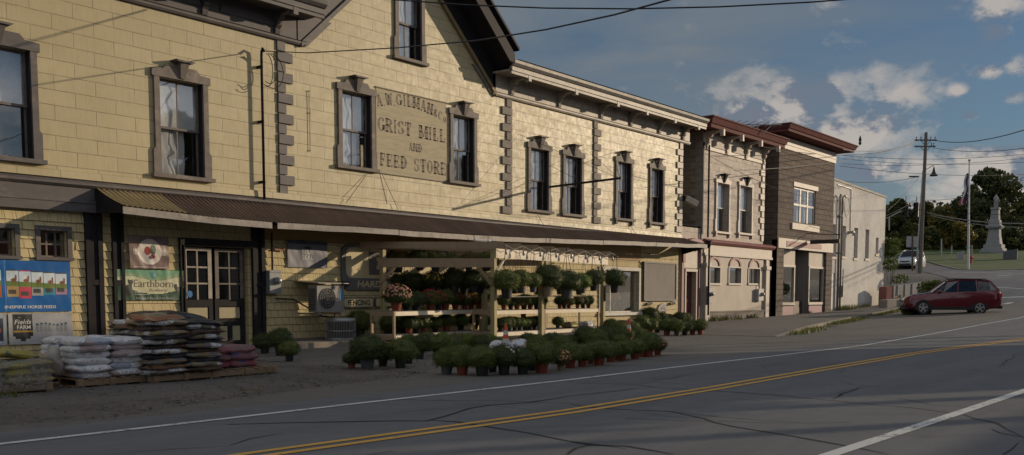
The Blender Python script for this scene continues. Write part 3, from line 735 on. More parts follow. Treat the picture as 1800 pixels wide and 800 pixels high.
# small lower windows
for (a, b, c, d) in low_holes[:2]:
    w = MB(); fr = .06
    w.box(a-.1, b+.1, FY(.0), FY(-.06), d, d+.1); w.box(a-.1, a, FY(.0), FY(-.06), c, d); w.box(b, b+.1, FY(.0), FY(-.06), c, d); w.box(a-.12, b+.12, FY(.03), FY(-.06), c-.07, c)
    w = w.build('window', m_trim, mill)
    s_ = MB(); y = FY(-.16)
    for k in range(4): q = a+(b-a)*k/3; s_.box(q-.018, q+.018, y, y+.04, c, d)
    for q in (c+.02, (c+d)/2, d-.02): s_.box(a, b, y+.003, y+.037, q-.018, q+.018)
    s_.build('sash', m_trimw, w)
    g = MB(); g.quad((a, y+.02, c), (b, y+.02, c), (b, y+.02, d), (a, y+.02, d)); g.build('glass', m_glass, w)
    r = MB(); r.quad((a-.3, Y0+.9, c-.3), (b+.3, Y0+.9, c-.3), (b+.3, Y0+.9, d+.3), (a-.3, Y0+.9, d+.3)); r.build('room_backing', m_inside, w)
# double barn door
m_cream = mat('cream_panel', (.42, .36, .22), (.36, .31, .19), rough=.7)
for k, (a, b) in enumerate(((13.74, 14.60), (14.68, 15.58))):
    y = FY(-.16)+ (0 if k == 0 else .03); st = .12; g0, g1 = 1.28, 2.5
    t = MB()
    t.box(a, a+st, y, y+.05, 0, 2.6); t.box(b-st, b, y, y+.05, 0, 2.6)
    for z, zz in ((0, .2), (.62, .78), (1.1, 1.28), (2.5, 2.6)): t.box(a+st, b-st, y+.001, y+.049, z, zz)
    t.box((a+b)/2-.06, (a+b)/2+.06, y+.002, y+.048, .2, .62)
    dr = t.build('door_leaf', m_dark, mill)
    t = MB()
    t.box(a+st+.02, b-st-.02, y+.02, y+.04, .8, 1.08)
    for c, d in ((a+st+.02, (a+b)/2-.08), ((a+b)/2+.08, b-st-.02)): t.box(c, d, y+.02, y+.04, .22, .6)
    t.build('door_panel', m_cream, dr)
    t = MB(); mx = (a+b)/2
    t.box(mx-.02, mx+.02, y-.004, y+.03, g0, g1)
    for z in (g0+(g1-g0)/3, g0+2*(g1-g0)/3): t.box(a+st, b-st, y-.002, y+.028, z-.02, z+.02)
    t.box(a+.02, a+st+.01, y-.012, y, g0+.03, 2.58); t.box(b-st-.01, b-.02, y-.012, y, g0+.03, 2.58); t.box(a+.02, b-.02, y-.013, y, 2.5, 2.58)
    t.build('glazing_frame', m_trimpale if k == 0 else m_trimw, dr)
    g = MB(); g.quad((a+st, y+.03, g0), (b-st, y+.03, g0), (b-st, y+.03, g1), (a+st, y+.03, g1)); g.build('glass', m_glass, dr)
t = MB(); t.quad((13.4, Y0+1.3, 0), (16, Y0+1.3, 0), (16, Y0+1.3, 2.8), (13.4, Y0+1.3, 2.8)); t.build('room_backing', m_inside, mill)
# shop window
m_white = mat('white_frame', (.6, .57, .5), (.45, .42, .37), rough=.6, scale=5)
t = MB(); a, b, c, d = low_holes[3]
t.box(a-.12, b+.12, FY(.02), FY(-.06), d, d+.14); t.box(a-.12, a, FY(.02), FY(-.06), c, d); t.box(b, b+.12, FY(.02), FY(-.06), c, d); t.box(a-.15, b+.15, FY(.1), FY(-.06), c-.12, c)
w = t.build('shop_window', m_white, mill)
t = MB(); y = FY(-.18)
for q in (a+.03, a+.97, b-.03): t.box(q-.03, q+.03, y, y+.05, c, d)
t.box(a, b, y, y+.05, c, c+.05); t.box(a, b, y, y+.05, d-.05, d); t.build('sash', m_white, w)
t = MB(); t.quad((a, y+.02, c), (b, y+.02, c), (b, y+.02, d), (a, y+.02, d)); t.build('glass', m_glass, w)
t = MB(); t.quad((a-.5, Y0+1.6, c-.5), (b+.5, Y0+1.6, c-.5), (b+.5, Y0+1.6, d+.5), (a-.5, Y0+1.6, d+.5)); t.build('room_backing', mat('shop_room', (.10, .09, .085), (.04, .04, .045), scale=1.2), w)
# foundation
t = MB(); t.box(15.9, XR, FY(-.02), FY(-.06), -.2, .22); t.build('foundation', mat('old_concrete', (.24, .21, .18), (.15, .13, .11), rough=.9, scale=2), mill)

# rusty corrugated awning --------------------------------------------------
def m_rust(name, a, b, c):
    m, nt, bs = _nt(name); p = pos(nt, (1, .25, 1)); n = noisef(nt, p, 1.8, 7, .65); n2 = noisef(nt, p, 11, 5, .7)
    k = mixc(nt, ramp(nt, n, .38, .62), a, b); k = mixc(nt, ramp(nt, n2, .5, .75, 0, .6), k, c); L(nt, k, bs.inputs['Base Color']); bs.inputs['Roughness'].default_value = .6; bs.inputs['Metallic'].default_value = .15; return m
m_rusty = m_rust('rusty_corrugated', (.085, .052, .038), (.12, .075, .055), (.045, .03, .025)); m_rusty2 = m_rust('pale_corrugated', (.33, .25, .12), (.26, .19, .09), (.17, .12, .07))
ev = [(11.4, 3.36), (13.2, 3.27), (15.5, 3.24), (18.8, 3.29), (24, 3.31), (30, 3.46), (38.9, 3.68)]
def aw(x, t):  # t: 0 at the wall, 1 at the eave
    zt = 3.80+(x-11.4)*.006; ze = interp(x, ev)+.02*noise.noise(Vector((x*.9, 0, 0))); return (x, Y0-.06-1.12*t, lerp(zt, ze, t)-.03*math.sin(math.pi*t))
def corrug(x0, x1, m, lift=0):
    mb = MB(); n = int((x1-x0)/.0225); b = 0
    for i in range(n+1):
        x = lerp(x0, x1, i/n); ph = .016*math.sin(2*math.pi*x/.13)
        for k in range(4):
            p = aw(x, k/3*(1.03+.02*noise.noise(Vector((round(x/.8)*3.0, 0, 0))))); mb.v.append((p[0], p[1], p[2]+ph+lift))
    for i in range(n):
        for k in range(3): a = i*4+k; mb.f.append((a, a+1, a+5, a+4)); mb.mi.append(0)
    return mb
awn = corrug(12.9, 38.9, m_rusty).build('awning', m_rusty, mill, smooth=True)
corrug(11.45, 13.05, m_rusty2, .012).build('pale_sheet', m_rusty2, awn, smooth=True)
t = MB(); segs = [(11.45, 15.45), (15.62, 19.9), (19.93, 23.2), (23.23, 27), (27.03, 30.6), (30.63, 34.5), (34.53, 38.95)]
for i, (a, b) in enumerate(segs):
    pa, pb = aw(a, .97), aw(b, .97); dz = .02*noise.noise(Vector((i*2.3, 0, 0)))
    n = 5
    for k in range(n):
        qa, qb = aw(lerp(a, b, k/n), .97), aw(lerp(a, b, (k+1)/n), .97)
        t.hexa([(qa[0], qa[1]-.06, qa[2]-.19+dz), (qb[0], qb[1]-.06, qb[2]-.19+dz), (qb[0], qb[1]-.025, qb[2]-.19+dz), (qa[0], qa[1]-.025, qa[2]-.19+dz), (qa[0], qa[1]-.06, qa[2]-.035+dz), (qb[0], qb[1]-.06, qb[2]-.035+dz), (qb[0], qb[1]-.025, qb[2]-.035+dz), (qa[0], qa[1]-.025, qa[2]-.035+dz)])
m_fasc = mat('awning_fascia', (.33, .29, .25), (.2, .175, .155), rough=.6, scale=4, grime=(.11, .09, .08))
t.build('awning_fascia', m_fasc, awn)
t = MB()
for x in frange(11.5, 38.85, 1.05): t = MB(); t.bar((x, Y0, 3.66), (x, aw(x, .95)[1], aw(x, .95)[2]-.09), .05, .10); t.build('rafter', m_dark, awn)
for a, b in ((11.45, 11.45), (38.9, 38.9)):
    t = MB(); pe = aw(a, .98); t.add([(a-.02, Y0, 3.24), (a-.02, pe[1], pe[2]-.17), (a-.02, pe[1], pe[2]-.04), (a-.02, Y0, 3.80), (a+.03, Y0, 3.24), (a+.03, pe[1], pe[2]-.17), (a+.03, pe[1], pe[2]-.04), (a+.03, Y0, 3.80)], [(0, 1, 2, 3), (7, 6, 5, 4), (0, 4, 5, 1), (1, 5, 6, 2), (2, 6, 7, 3)])
    t.build('awning_end_board', m_dark, awn)
# service mast and cable loop
t = MB(); t.tube([(16.02, FY(.16), 3.9), (16.02, FY(.16), 7.55), (16.02, FY(.17), 7.68), (16.0, FY(.24), 7.74), (15.98, FY(.32), 7.66)], .035, 8)
for z in (4.35, 5.9, 7.3): t.box(15.97, 16.07, FY(.16), Y0, z-.03, z+.03)
t.build('service_mast', m_dark, mill, smooth=True)
t = MB()
for k, (rx_, rz) in enumerate(((.22, .42), (.3, .38), (.42, .44))): t.tube([(15.98+rx_*.9*math.sin(a)+rx_*.4, FY(.3+.05*k), 7.62-rz+rz*math.cos(a)) for a in [i*math.pi*1.15/14 for i in range(15)]], .011, 5)
t.build('drip_loop', m_black, mill)

# ------------------------------------------------------------------ link + three shops further along
TAU = (.40, .335, .28); TAU2 = (.34, .28, .235)
m_tau = wall_boards('taupe_boards', TAU, TAU2, (.10, .08, .065), w=.62, h=.33, wear=(.22, .18, .15), wearamt=.4, rough=.6)
m_tauside = wall_boards('taupe_siding', (.20, .175, .155), (.17, .15, .135), (.07, .06, .055), w=30, h=.2, rough=.7)
m_taupl = mat('taupe_paint', (.34, .28, .22), (.28, .23, .185), rough=.6, scale=2, grime=(.20, .17, .14), obj=False)
m_tautrim = mat('pale_taupe_trim', (.50, .43, .36), (.42, .36, .30), rough=.55, scale=3, obj=False)
m_mar = mat('maroon_paint', (.155, .052, .048), (.115, .042, .038), rough=.75, scale=3, obj=False, spec=.12)
m_marp = mat('faded_maroon_paint', (.30, .12, .115), (.22, .085, .085), rough=.6, scale=3, obj=False)
def bead(name, c, step=.09):
    m, nt, bs = _nt(name); g = pos(nt); sx = N(nt, 'ShaderNodeSeparateXYZ'); L(nt, g, sx.inputs[0])
    mu = N(nt, 'ShaderNodeMath', operation='MULTIPLY'); mu.inputs[1].default_value = 1/step; L(nt, sx.outputs[0], mu.inputs[0]); fr = N(nt, 'ShaderNodeMath', operation='FRACT'); L(nt, mu.outputs[0], fr.inputs[0])
    n = noisef(nt, pos(nt, (1, 1, .4)), 2, 6)
    k = mixc(nt, ramp(nt, n, .35, .7), c, tuple(v*.78 for v in c)); k = mixc(nt, ramp(nt, fr.outputs[0], 0, .16, .75, 0), k, tuple(v*.35 for v in c))
    L(nt, k, bs.inputs['Base Color']); bs.inputs['Roughness'].default_value = .6; bump(nt, bs, fr.outputs[0], .2, .01); return m
m_bead = bead('beadboard', (.42, .355, .295)); m_beadp = bead('beadboard_pale', (.42, .36, .29), .11)
def corn(par, x0, x1, ov, z0, z1, m, Y, ret=True, name='cornice'):
    """stepped cornice with returns along both side walls"""
    t = MB(); h = z1-z0
    pr = [(ov*.80, 0), (ov*.80, .32), (ov*.86, .36), (ov*.95, .85), (ov, .9), (ov, 1)]
    for (o, a), (o2, b) in zip(pr, pr[1:]):
        za, zb = z0+h*a, z0+h*b
        t.add([(x0-o*.8, Y-o, za), (x1+o*.8, Y-o, za), (x1+o2*.8, Y-o2, zb), (x0-o2*.8, Y-o2, zb), (x0-o*.8, Y+9, za), (x0-o2*.8, Y+9, zb), (x1+o*.8, Y+9, za), (x1+o2*.8, Y+9, zb)], [(0, 1, 2, 3), (4, 0, 3, 5), (1, 6, 7, 2)])
    t.box(x0-ov*.8, x1+ov*.8, Y-ov, Y+9, z1-.002, z1+.01); t.box(x0-ov*.64, x1+ov*.64, Y-ov*.8, Y+9, z0-.01, z0)
    return t.build(name, m, par)

# the one-storey link with the red door
link = thing('entrance_link', (39.8, Y0, 0), 'narrow one storey taupe infill with dark red door beside the mill', 'building')
YL = Y0+.05
t = MB(); wall_holes(t, 38.76, 40.75, -.3, 4.57, [(39.35, 40.3, .12, 2.5)], Y=YL, depth=.35); t.build('wall', m_tau, link)
t = MB(); t.box(38.76, 40.75, YL, YL+8, 4.5, 4.6); t.build('roof', m_roof, link)
t = MB(); t.box(39.25, 39.35, YL-.04, YL, .1, 2.6); t.box(40.3, 40.4, YL-.04, YL, .1, 2.6); t.box(39.25, 40.4, YL-.05, YL, 2.5, 2.62); t.box(39.1, 40.5, YL-.03, YL, 2.66, 3.5); t.build('door_surround', m_tautrim, link)
t = MB(); t.box(38.95, 39.16, YL-.09, YL, 2.9, 3.55); t.box(40.48, 40.68, YL-.09, YL, 2.9, 3.55); t.box(38.9, 39.1, YL-.05, YL, .1, 2.9); t.box(40.5, 40.62, YL-.05, YL, .1, 2.9); t.build('side_piers', m_marp, link)
t = MB(); t.prism([(38.8, 3.55), (40.7, 3.55), (40.7, 3.65), (40.2, 3.92), (39.6, 4.0), (39.1, 3.9), (38.8, 3.7)], lambda u, v, w: (u, YL-w, v), 0, .35); t.build('hood', m_marp, link)
d = MB(); y = YL+.2
d.box(39.36, 39.5, y, y+.05, .12, 2.49); d.box(40.15, 40.29, y, y+.05, .12, 2.49); d.box(39.5, 40.15, y, y+.05, .12, .32); d.box(39.5, 40.15, y, y+.05, 1.1, 1.25); d.box(39.5, 40.15, y, y+.05, 2.35, 2.49); d.box(39.5, 40.15, y+.02, y+.04, .32, 1.1); d.box(39.79, 39.86, y+.005, y+.045, .32, 1.1)
d = d.build('door', m_mar, link)
t = MB(); t.quad((39.5, y+.02, 1.25), (40.15, y+.02, 1.25), (40.15, y+.02, 2.35), (39.5, y+.02, 2.35)); t.build('glass', m_glass, d)
t = MB(); t.ell((40.21, y-.03, 1.16), (.035, .035, .035), 8, 6); t.build('knob', m_gutter, d)
t = MB(); t.box(39.36, 40.29, y+.4, y+.42, .1, 2.5); t.build('room_backing', m_inside, link)

# taupe shop -------------------------------------------------------------
bg_ = thing('taupe_shop', (44, Y0, 0), 'two storey taupe shop with maroon cornice, two tall windows and three arches below', 'building')
B0, B1 = 40.72, 47.45
ws2 = [(41.95, 43.55, 4.36, 7.0), (44.4, 46.1, 4.42, 7.08)]
t = MB(); wall_holes(t, B0, B1, 3.9, 9.0, [(a+.2, b-.2, c+.09, d-.30) for a, b, c, d in ws2]); t.build('upper_wall', m_tau, bg_)
lowh = [(41.32, 42.62, 2.0, 2.74), (43.58, 44.9, 2.02, 2.77), (45.8, 47.1, 2.04, 2.78)]
t = MB(); wall_holes(t, B0, B1+.9, -.5, 3.9, lowh, Y=Y0+.0, depth=.2); t.build('shopfront_wall', m_bead, bg_)
t = MB(); t.box(B0+.0, B0+.02, Y0+.001, Y0+12, -.5, 9.0); t.quad((B1, Y0, 3.9), (B1, Y0+12, 3.9), (B1, Y0+12, 9.0), (B1, Y0, 9.0)); t.quad((B0, Y0+12, -.5), (B1, Y0+12, -.5), (B1, Y0+12, 9), (B0, Y0+12, 9)); t.build('side_wall', m_tauside, bg_)
for k, (a, b, c, d) in enumerate(ws2): sash_window(bg_, a, b, c, d, m_tautrim, m_tautrim, curt=3, panes=1, seed=60+k, mk=m_dark, foot=True, cw=.17)
quoins(bg_, B1-.03, -1, 4.0, 8.1, m_tautrim, .5, .28, h=.3, o=.06)
t = MB()
for k in range(14):
    z = 8.15-.3*k; L_ = .62 if k % 2 else .36; t.box(B0-.04, B0, Y0+.0, Y0+L_, z, z+.29); t.box(B0-.0, B0+.12, Y0-.03, Y0, z, z+.29)
t.build('corner_quoins', mat('grey_quoin', (.24, .22, .2), rough=.7), bg_)
t = MB(); t.box(B0, B1, Y0-.06, Y0, 8.12, 8.26); t.box(B0, B1, Y0-.03, Y0, 8.26, 8.85); t.build('frieze', m_tautrim, bg_)
corn(bg_, B0-.1, B1+.15, .95, 8.95, 9.42, m_mar, Y0)
for x in (41.0, 43.0, 45.1, 47.2): scroll_bracket(bg_, x, 8.1, 8.95, .95, m_tautrim, w=.14)
t = MB()
for x in (41.6, 43.7, 45.8): t.prism([(x, 8.6), (x+1.1, 8.6), (x+1.25, 8.45), (x+1.5, 8.45), (x+1.5, 8.3), (x, 8.3)], fpl, .03, .07)
t.build('frieze_ornament', m_taupl, bg_)
t = MB(); t.prism([(0, 3.78), (.12, 3.80), (.22, 3.9), (.24, 3.97), (0, 4.06)], lambda u, v, w: (w, Y0-u, v), 40.9, 48.6); t.build('maroon_string_course', m_marp, bg_)
t = MB(); t.box(40.9, 48.5, Y0-.05, Y0, 3.32, 3.78); t.box(40.9, 48.5, Y0-.10, Y0-.05, 3.28, 3.40); t.build('shop_fascia', m_tautrim, bg_)
for x in (40.95, 47.65):
    t = MB(); t.box(x, x+.42, Y0-.14, Y0, -.3, 2.75); t.box(x-.06, x+.48, Y0-.2, Y0, 2.75, 2.93); t.box(x+.08, x+.34, Y0-.1, Y0, 2.93, 3.3); t.build('pilaster', m_tautrim, bg_)
t = MB(); t.box(41.4, 47.6, Y0-.09, Y0, -.5, .62); t.box(41.4, 47.6, Y0-.12, Y0, .62, .68); t.build('plinth', mat('worn_plinth', (.26, .22, .19), (.17, .145, .13), rough=.85, scale=1.2, grime=(.33, .30, .27), obj=False), bg_)
t = MB()
for k in range(7): t.tube([(45.35+.18*k+.05*math.sin(k*9), Y0-.12, .05), (45.35+.18*k+.05*math.sin(k*9), Y0-.12, .3+.18*abs(math.sin(k*5)))], .022, 5)
t.build('vent_pipes', m_dark, bg_)
for k, (a, b, c, d) in enumerate(lowh):
    t = MB(); t.box(a-.08, a, Y0-.04, Y0, c-.08, d); t.box(b, b+.08, Y0-.04, Y0, c-.08, d); t.box(a-.1, b+.1, Y0-.07, Y0, c-.09, c); t.box(a, b, Y0-.03, Y0, d, d+.06)
    w = t.build('window', m_tautrim, bg_)
    g = MB(); g.quad((a, Y0+.12, c), (b, Y0+.12, c), (b, Y0+.12, d), (a, Y0+.12, d)); g.build('glass', m_glass, w)
    g = MB(); g.quad((a, Y0+.3, c), (b, Y0+.3, c), (b, Y0+.3, d), (a, Y0+.3, d)); g.build('blind', mat('window_blind', (.30, .31, .32), rough=.8), w)
    m = (a+b)/2; rr = (b-a)/2+.02; n = 14; t = MB(); poly = [(m+rr*math.cos(i*math.pi/n), d+.08+.44*math.sin(i*math.pi/n)) for i in range(n+1)]+[(m+(rr-.14)*math.cos(i*math.pi/n), d+.08+.33*math.sin(i*math.pi/n)) for i in range(n, -1, -1)]
    for i in range(n): t.prism([poly[i], poly[i+1], poly[2*n+1-i-1], poly[2*n+1-i]], fpl, 0, .05)
    t.build('arch_trim', m_marp, w)
t = MB(); t.tube([(40.95, Y0-.2, 4.1), (40.95, Y0-.2, 8.3)], .045, 8); t.tube([(40.95, Y0-.28, 3.7), (40.95, Y0-.28, .5)], .045, 8); t.lathe([(.16, 3.95), (.1, 3.7), (.05, 3.6)], (40.95, Y0-.25, 0), 10); t.build('rain_pipe', m_dark, bg_, smooth=True)
t = MB(); t.box(B0, B1, Y0, Y0+12, 9.3, 9.44); t.build('roof', m_roof, bg_)

# brown block shop -------------------------------------------------------
br = thing('brown_block_shop', (53, Y0, 0), 'two storey brown block shop with maroon cornice and white triple window', 'building')
C0, C1, YB = 49.15, 57.2, Y0-.05
m_block = wall_boards('brown_blocks', (.20, .16, .13), (.15, .122, .10), (.085, .07, .06), w=.62, h=.29, rough=.95, bstr=1.0, joint_w=.03, var=.8)
bh = (51.25, 54.35, 5.45, 7.35)
t = MB(); wall_holes(t, C0, C1, 4.4, 9.2, [bh], Y=YB, depth=.25); t.box(C0, C0+.9, YB, YB+.3, -.5, 4.4); t.box(C1-.95, C1, YB, YB+.3, -.5, 4.4); t.build('block_wall', m_block, br)
t = MB(); t.box(C0-.0, C0+.01, YB+.01, YB+13, -.5, 9.7); t.quad((C1, YB, -.5), (C1, YB+13, -.5), (C1, YB+13, 9.7), (C1, YB, 9.7)); t.quad((C0, YB+13, -.5), (C1, YB+13, -.5), (C1, YB+13, 9.7), (C0, YB+13, 9.7)); t.build('side_wall', m_block, br)
t = MB(); t.box(C0, C1+.05, YB-.06, YB, 9.2, 9.8); t.box(C0, C1+.05, YB-.09, YB-.06, 9.42, 9.46); t.build('frieze', m_tautrim, br)
corn(br, C0-.1, C1+.3, 1.0, 9.88, 10.25, m_mar, YB)
t = MB(); t.box(bh[0]-.15, bh[1]+.25, YB-.05, YB, bh[3], bh[3]+.24); t0 = t.build('window', m_tautrim, br)
t = MB(); t.box(bh[0]-.35, bh[1]+.45, YB-.10, YB, bh[2]-.42, bh[2]-.08); t.build('sill', m_tautrim, t0); t = t0
s_ = MB(); y = YB+.06; wdt = (bh[1]-bh[0])/3
for k in range(4): q = bh[0]+wdt*k; s_.box(q-.09, q+.09, y, y+.07, bh[2]-.08, bh[3])
for z in (bh[2]-.05, (bh[2]+bh[3])/2, bh[3]-.06): s_.box(bh[0], bh[1], y+.01, y+.06, z-.05, z+.06)
s_.build('sash', mat('cream_sash', (.62, .56, .46), rough=.5), t)
g = MB(); g.quad((bh[0], y+.03, bh[2]), (bh[1], y+.03, bh[2]), (bh[1], y+.03, bh[3]), (bh[0], y+.03, bh[3])); g.build('glass', m_glass, t)
g = MB(); 
for k in range(3): curtain(g, bh[0]+wdt*k+.1, bh[0]+wdt*(k+.62), bh[2], bh[3], y+.25, k, .03)
g.build('curtain', mat('lace_curtain', (.40, .40, .38), (.28, .28, .27), rough=.9), t, smooth=True)
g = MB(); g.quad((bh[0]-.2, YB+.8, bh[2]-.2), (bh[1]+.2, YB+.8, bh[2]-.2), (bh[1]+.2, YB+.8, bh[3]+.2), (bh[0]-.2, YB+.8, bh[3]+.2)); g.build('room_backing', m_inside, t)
# shopfront
t = MB(); t.box(C0, C1-.1, YB-.08, YB+.05, 3.95, 4.48); sf = t.build('shop_fascia', m_tautrim, br)
t = MB(); t.box(50.2, 55.2, YB-.10, YB-.075, 4.08, 4.36); t.build('fascia_panel', m_marp, sf)
S0, S1 = 50.05, 56.25; yy = YB+.15
for a, b in ((S0, 51.95), (53.95, S1)):
    t = MB(); wall_holes(t, a, b, .9, 3.95, [(a+.12, b-.12, 1.05, 2.98)], Y=yy, depth=.1); t.build('shopfront', m_beadp, br)
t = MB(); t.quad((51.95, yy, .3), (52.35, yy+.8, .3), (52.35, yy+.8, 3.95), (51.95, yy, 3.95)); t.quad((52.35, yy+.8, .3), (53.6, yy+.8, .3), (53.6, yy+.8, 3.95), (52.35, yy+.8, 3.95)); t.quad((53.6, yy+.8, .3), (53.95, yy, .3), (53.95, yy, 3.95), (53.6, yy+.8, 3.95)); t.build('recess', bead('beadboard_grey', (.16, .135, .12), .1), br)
for a, b in ((S0, 51.95), (53.95, S1)):
    t = MB(); t.box(a, b, yy-.05, yy, .9, 1.05); t.box(a, a+.12, yy-.03, yy, 1.05, 2.98); t.box(b-.12, b, yy-.03, yy, 1.05, 2.98); t.box(a, b, yy-.04, yy, 2.98, 3.1); w = t.build('shop_window', m_tautrim, br)
    g = MB(); g.quad((a+.12, yy+.05, 1.05), (b-.12, yy+.05, 1.05), (b-.12, yy+.05, 2.98), (a+.12, yy+.05, 2.98)); g.build('glass', m_glass, w)
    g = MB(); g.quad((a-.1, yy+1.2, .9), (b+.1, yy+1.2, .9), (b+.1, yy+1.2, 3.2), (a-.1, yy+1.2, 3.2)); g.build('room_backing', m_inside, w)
    t = MB(); t.box(a+.1, b-.1, yy-.03, yy+.05, .35, .85); t.build('stall_riser', mat('plum_panel', (.22, .06, .10), rough=.5), w)
    t = MB(); t.box(a, b, yy-.08, yy+.05, .1, .33); t.build('step', m_tautrim, w)
t = MB(); t.box(52.0, 53.9, yy+.3, yy+.8, .15, 1.1); t.build('entrance_door', flat('oxblood', (.05, .015, .015), .5), br)
t = MB(); t.box(C0, C1, YB, YB+13, 9.9, 10.2); t.build('roof', m_roof, br)

# pale rendered building ------------------------------------------------------
wb = thing('pale_rendered_building', (62, Y0, 0), 'long pale stucco building with five narrow slit windows and a stained parapet', 'building')
D0_, D1_, YW = 57.22, 67.15, Y0+.08
def m_stucco():
    m, nt, bs = _nt('stained_stucco'); g = pos(nt); sx = N(nt, 'ShaderNodeSeparateXYZ'); L(nt, g, sx.inputs[0])
    n1 = noisef(nt, g, .45, 7, .65); n2 = noisef(nt, g, 5, 7, .7); n3 = noisef(nt, pos(nt, (4, 4, .35)), 1.2, 6, .6)
    c = mixc(nt, ramp(nt, n1, .38, .65), (.60, .575, .54), (.46, .44, .41)); c = mixc(nt, ramp(nt, n2, .5, .8, 0, .5), c, (.25, .22, .19))
    c = mixc(nt, ramp(nt, n3, .55, .75, 0, .35), c, (.24, .21, .185))
    L(nt, c, bs.inputs['Base Color']); bs.inputs['Roughness'].default_value = .9; bump(nt, bs, n2, .4, .02); return m
ms = m_stucco()
slits = [(57.42, 57.98, 3.75, 5.68), (59.12, 59.75, 3.82, 5.68), (61.2, 61.9, 3.78, 5.68), (63.3, 64.0, 3.82, 5.69), (65.35, 65.9, 4.18, 5.26)]
t = MB(); wall_holes(t, D0_, D1_, -.5, 7.7, slits+[(57.35, 58.15, .35, 2.78)], Y=YW, depth=.3)
t.quad((D0_, YW, 7.7), (D1_, YW, 7.7), (D1_, YW, 8.0), (D0_, YW, 8.3)); t.quad((D1_, YW, -.5), (D1_, YW+20, -.5), (D1_, YW+20, 8.0), (D1_, YW, 8.0)); t.quad((D0_, YW+20, 0), (D1_, YW+20, 0), (D1_, YW+20, 8), (D0_, YW+20, 8)); t.quad((D0_, YW, 4), (D0_, YW+20, 4), (D0_, YW+20, 8.2), (D0_, YW, 8.2)); t.build('wall', ms, wb)
t = MB(); t.hexa([(D0_, YW-.05, 8.28), (D1_+.06, YW-.05, 7.98), (D1_+.06, YW+.3, 7.98), (D0_, YW+.3, 8.28), (D0_, YW-.05, 8.4), (D1_+.06, YW-.05, 8.1), (D1_+.06, YW+.3, 8.1), (D0_, YW+.3, 8.4)]); t.build('coping', mat('coping', (.55, .5, .43), (.4, .36, .3), rough=.85, scale=2, obj=False), wb)
t = MB(); t.quad((D0_, YW, 7.6), (D1_, YW, 7.6), (D1_, YW+20, 7.6), (D0_, YW+20, 7.6)); t.build('roof', m_roof, wb)
for a, b, c, d in slits:
    t = MB(); t.box(a-.08, b+.08, YW-.06, YW+.02, c-.14, c); w = t.build('window', m_trimpale, wb)
    g = MB(); g.quad((a, YW+.2, c), (b, YW+.2, c), (b, YW+.2, d), (a, YW+.2, d)); g.build('glass', m_glass, w)
    f = MB(); f.box(a, b, YW+.16, YW+.2, (c+d)/2-.03, (c+d)/2+.03); f.box(a, a+.06, YW+.16, YW+.2, c, d); f.box(b-.06, b, YW+.16, YW+.2, c, d); f.build('sash', m_white, w)
    r = MB(); r.quad((a-.1, YW+.6, c-.1), (b+.1, YW+.6, c-.1), (b+.1, YW+.6, d+.1), (a-.1, YW+.6, d+.1)); r.build('room_backing', m_inside, w)
t = MB(); t.box(57.36, 58.14, YW+.04, YW+.1, .35, 2.77); t.build('door', mat('white_door', (.5, .5, .5), rough=.5), wb)
for k, x in enumerate((58.28, 58.66)):
    t = MB(); sx = -1 if k == 0 else 1
    t.tube([(x, YW-.12, gh(x, 21)-.05), (x, YW-.12, 7.2), (x, YW-.14, 7.36), (x+sx*.15, YW-.2, 7.45), (x+sx*.3, YW-.26, 7.35)], .06, 8)
    t.tube([(x+sx*.3+sx*.5*math.sin(a)*.8, YW-.3, 6.75+.6*math.cos(a)) for a in [i*math.pi/8 for i in range(17)]], .02, 5)
    for z in (4.0, 6.2): t.box(x-.08, x+.08, YW-.14, YW, z-.04, z+.04)
    t.build('service_mast', m_gutter if k else mat('conduit_grey', (.2, .19, .18), rough=.5), wb, smooth=True)
t = MB(); t.box(60.1, 60.35, YW-.35, YW, 5.25, 5.4); t.lathe([(.05, 5.3), (.16, 5.12)], (60.2, YW-.35, 0), 10); t.tube([(60.4, YW-.04, 5.4), (60.4, YW-.04, 7.9), (60.2, YW-.04, 8.0), (58.0, YW-.04, 8.05)], .03, 5); t.build('wall_lamp', m_gutter, wb)

# wall-mounted boxes
def meter(name, x0, x1, z0, z1, lab, m, Y=Y0, dep=.22, dial=True, cat='electric meter'):
    o = thing(name, ((x0+x1)/2, Y, z0), lab, cat)
    t = MB(); t.box(x0, x1, Y-dep, Y-.0, z0, z1); t.box(x0-.01, x1+.01, Y-dep-.012, Y-dep+.02, z1-.06, z1+.01); t.build('box', m, o, bevel=.012)
    if dial: t = MB(); t.lathe([(.10, 0), (.10, -.06), (.085, -.1)], ((x0+x1)/2+.04, Y-dep, z0+(z1-z0)*.55), 16, ax='y'); t.lathe([(.07, -.1), (.075, -.14), (.05, -.16)], ((x0+x1)/2+.04, Y-dep, z0+(z1-z0)*.55), 16, ax='y'); t.build('dial', mat('meter_glass', (.3, .32, .33), rough=.25, metal=.2), o, smooth=True)
    t = MB(); t.tube([((x0+x1)/2, Y-.1, z1), ((x0+x1)/2, Y-.1, z1+1.0)], .025, 6); t.build('conduit', m_dark, o)
    return o
m_box = mat('grey_enamel', (.27, .28, .28), (.2, .21, .21), rough=.45, scale=3)
meter('electric_meter', 16.12, 16.5, 1.44, 2.05, 'grey electric meter box on the yellow wall just right of the double doors', m_box, Y0+.04)
meter('electric_meter', 40.98, 41.35, 1.02, 1.85, 'grey meter box on the left corner of the taupe shop', m_box, Y0-.05)
meter('electric_meter', 46.6, 47.2, 1.15, 1.75, 'pale grey meter on the right end of the taupe shopfront', mat('pale_enamel', (.42, .41, .39), rough=.5), Y0)
meter('electric_meter', 58.9, 59.4, 1.35, 2.05, 'grey meter box low on the pale rendered wall', m_box, YW, dial=False)
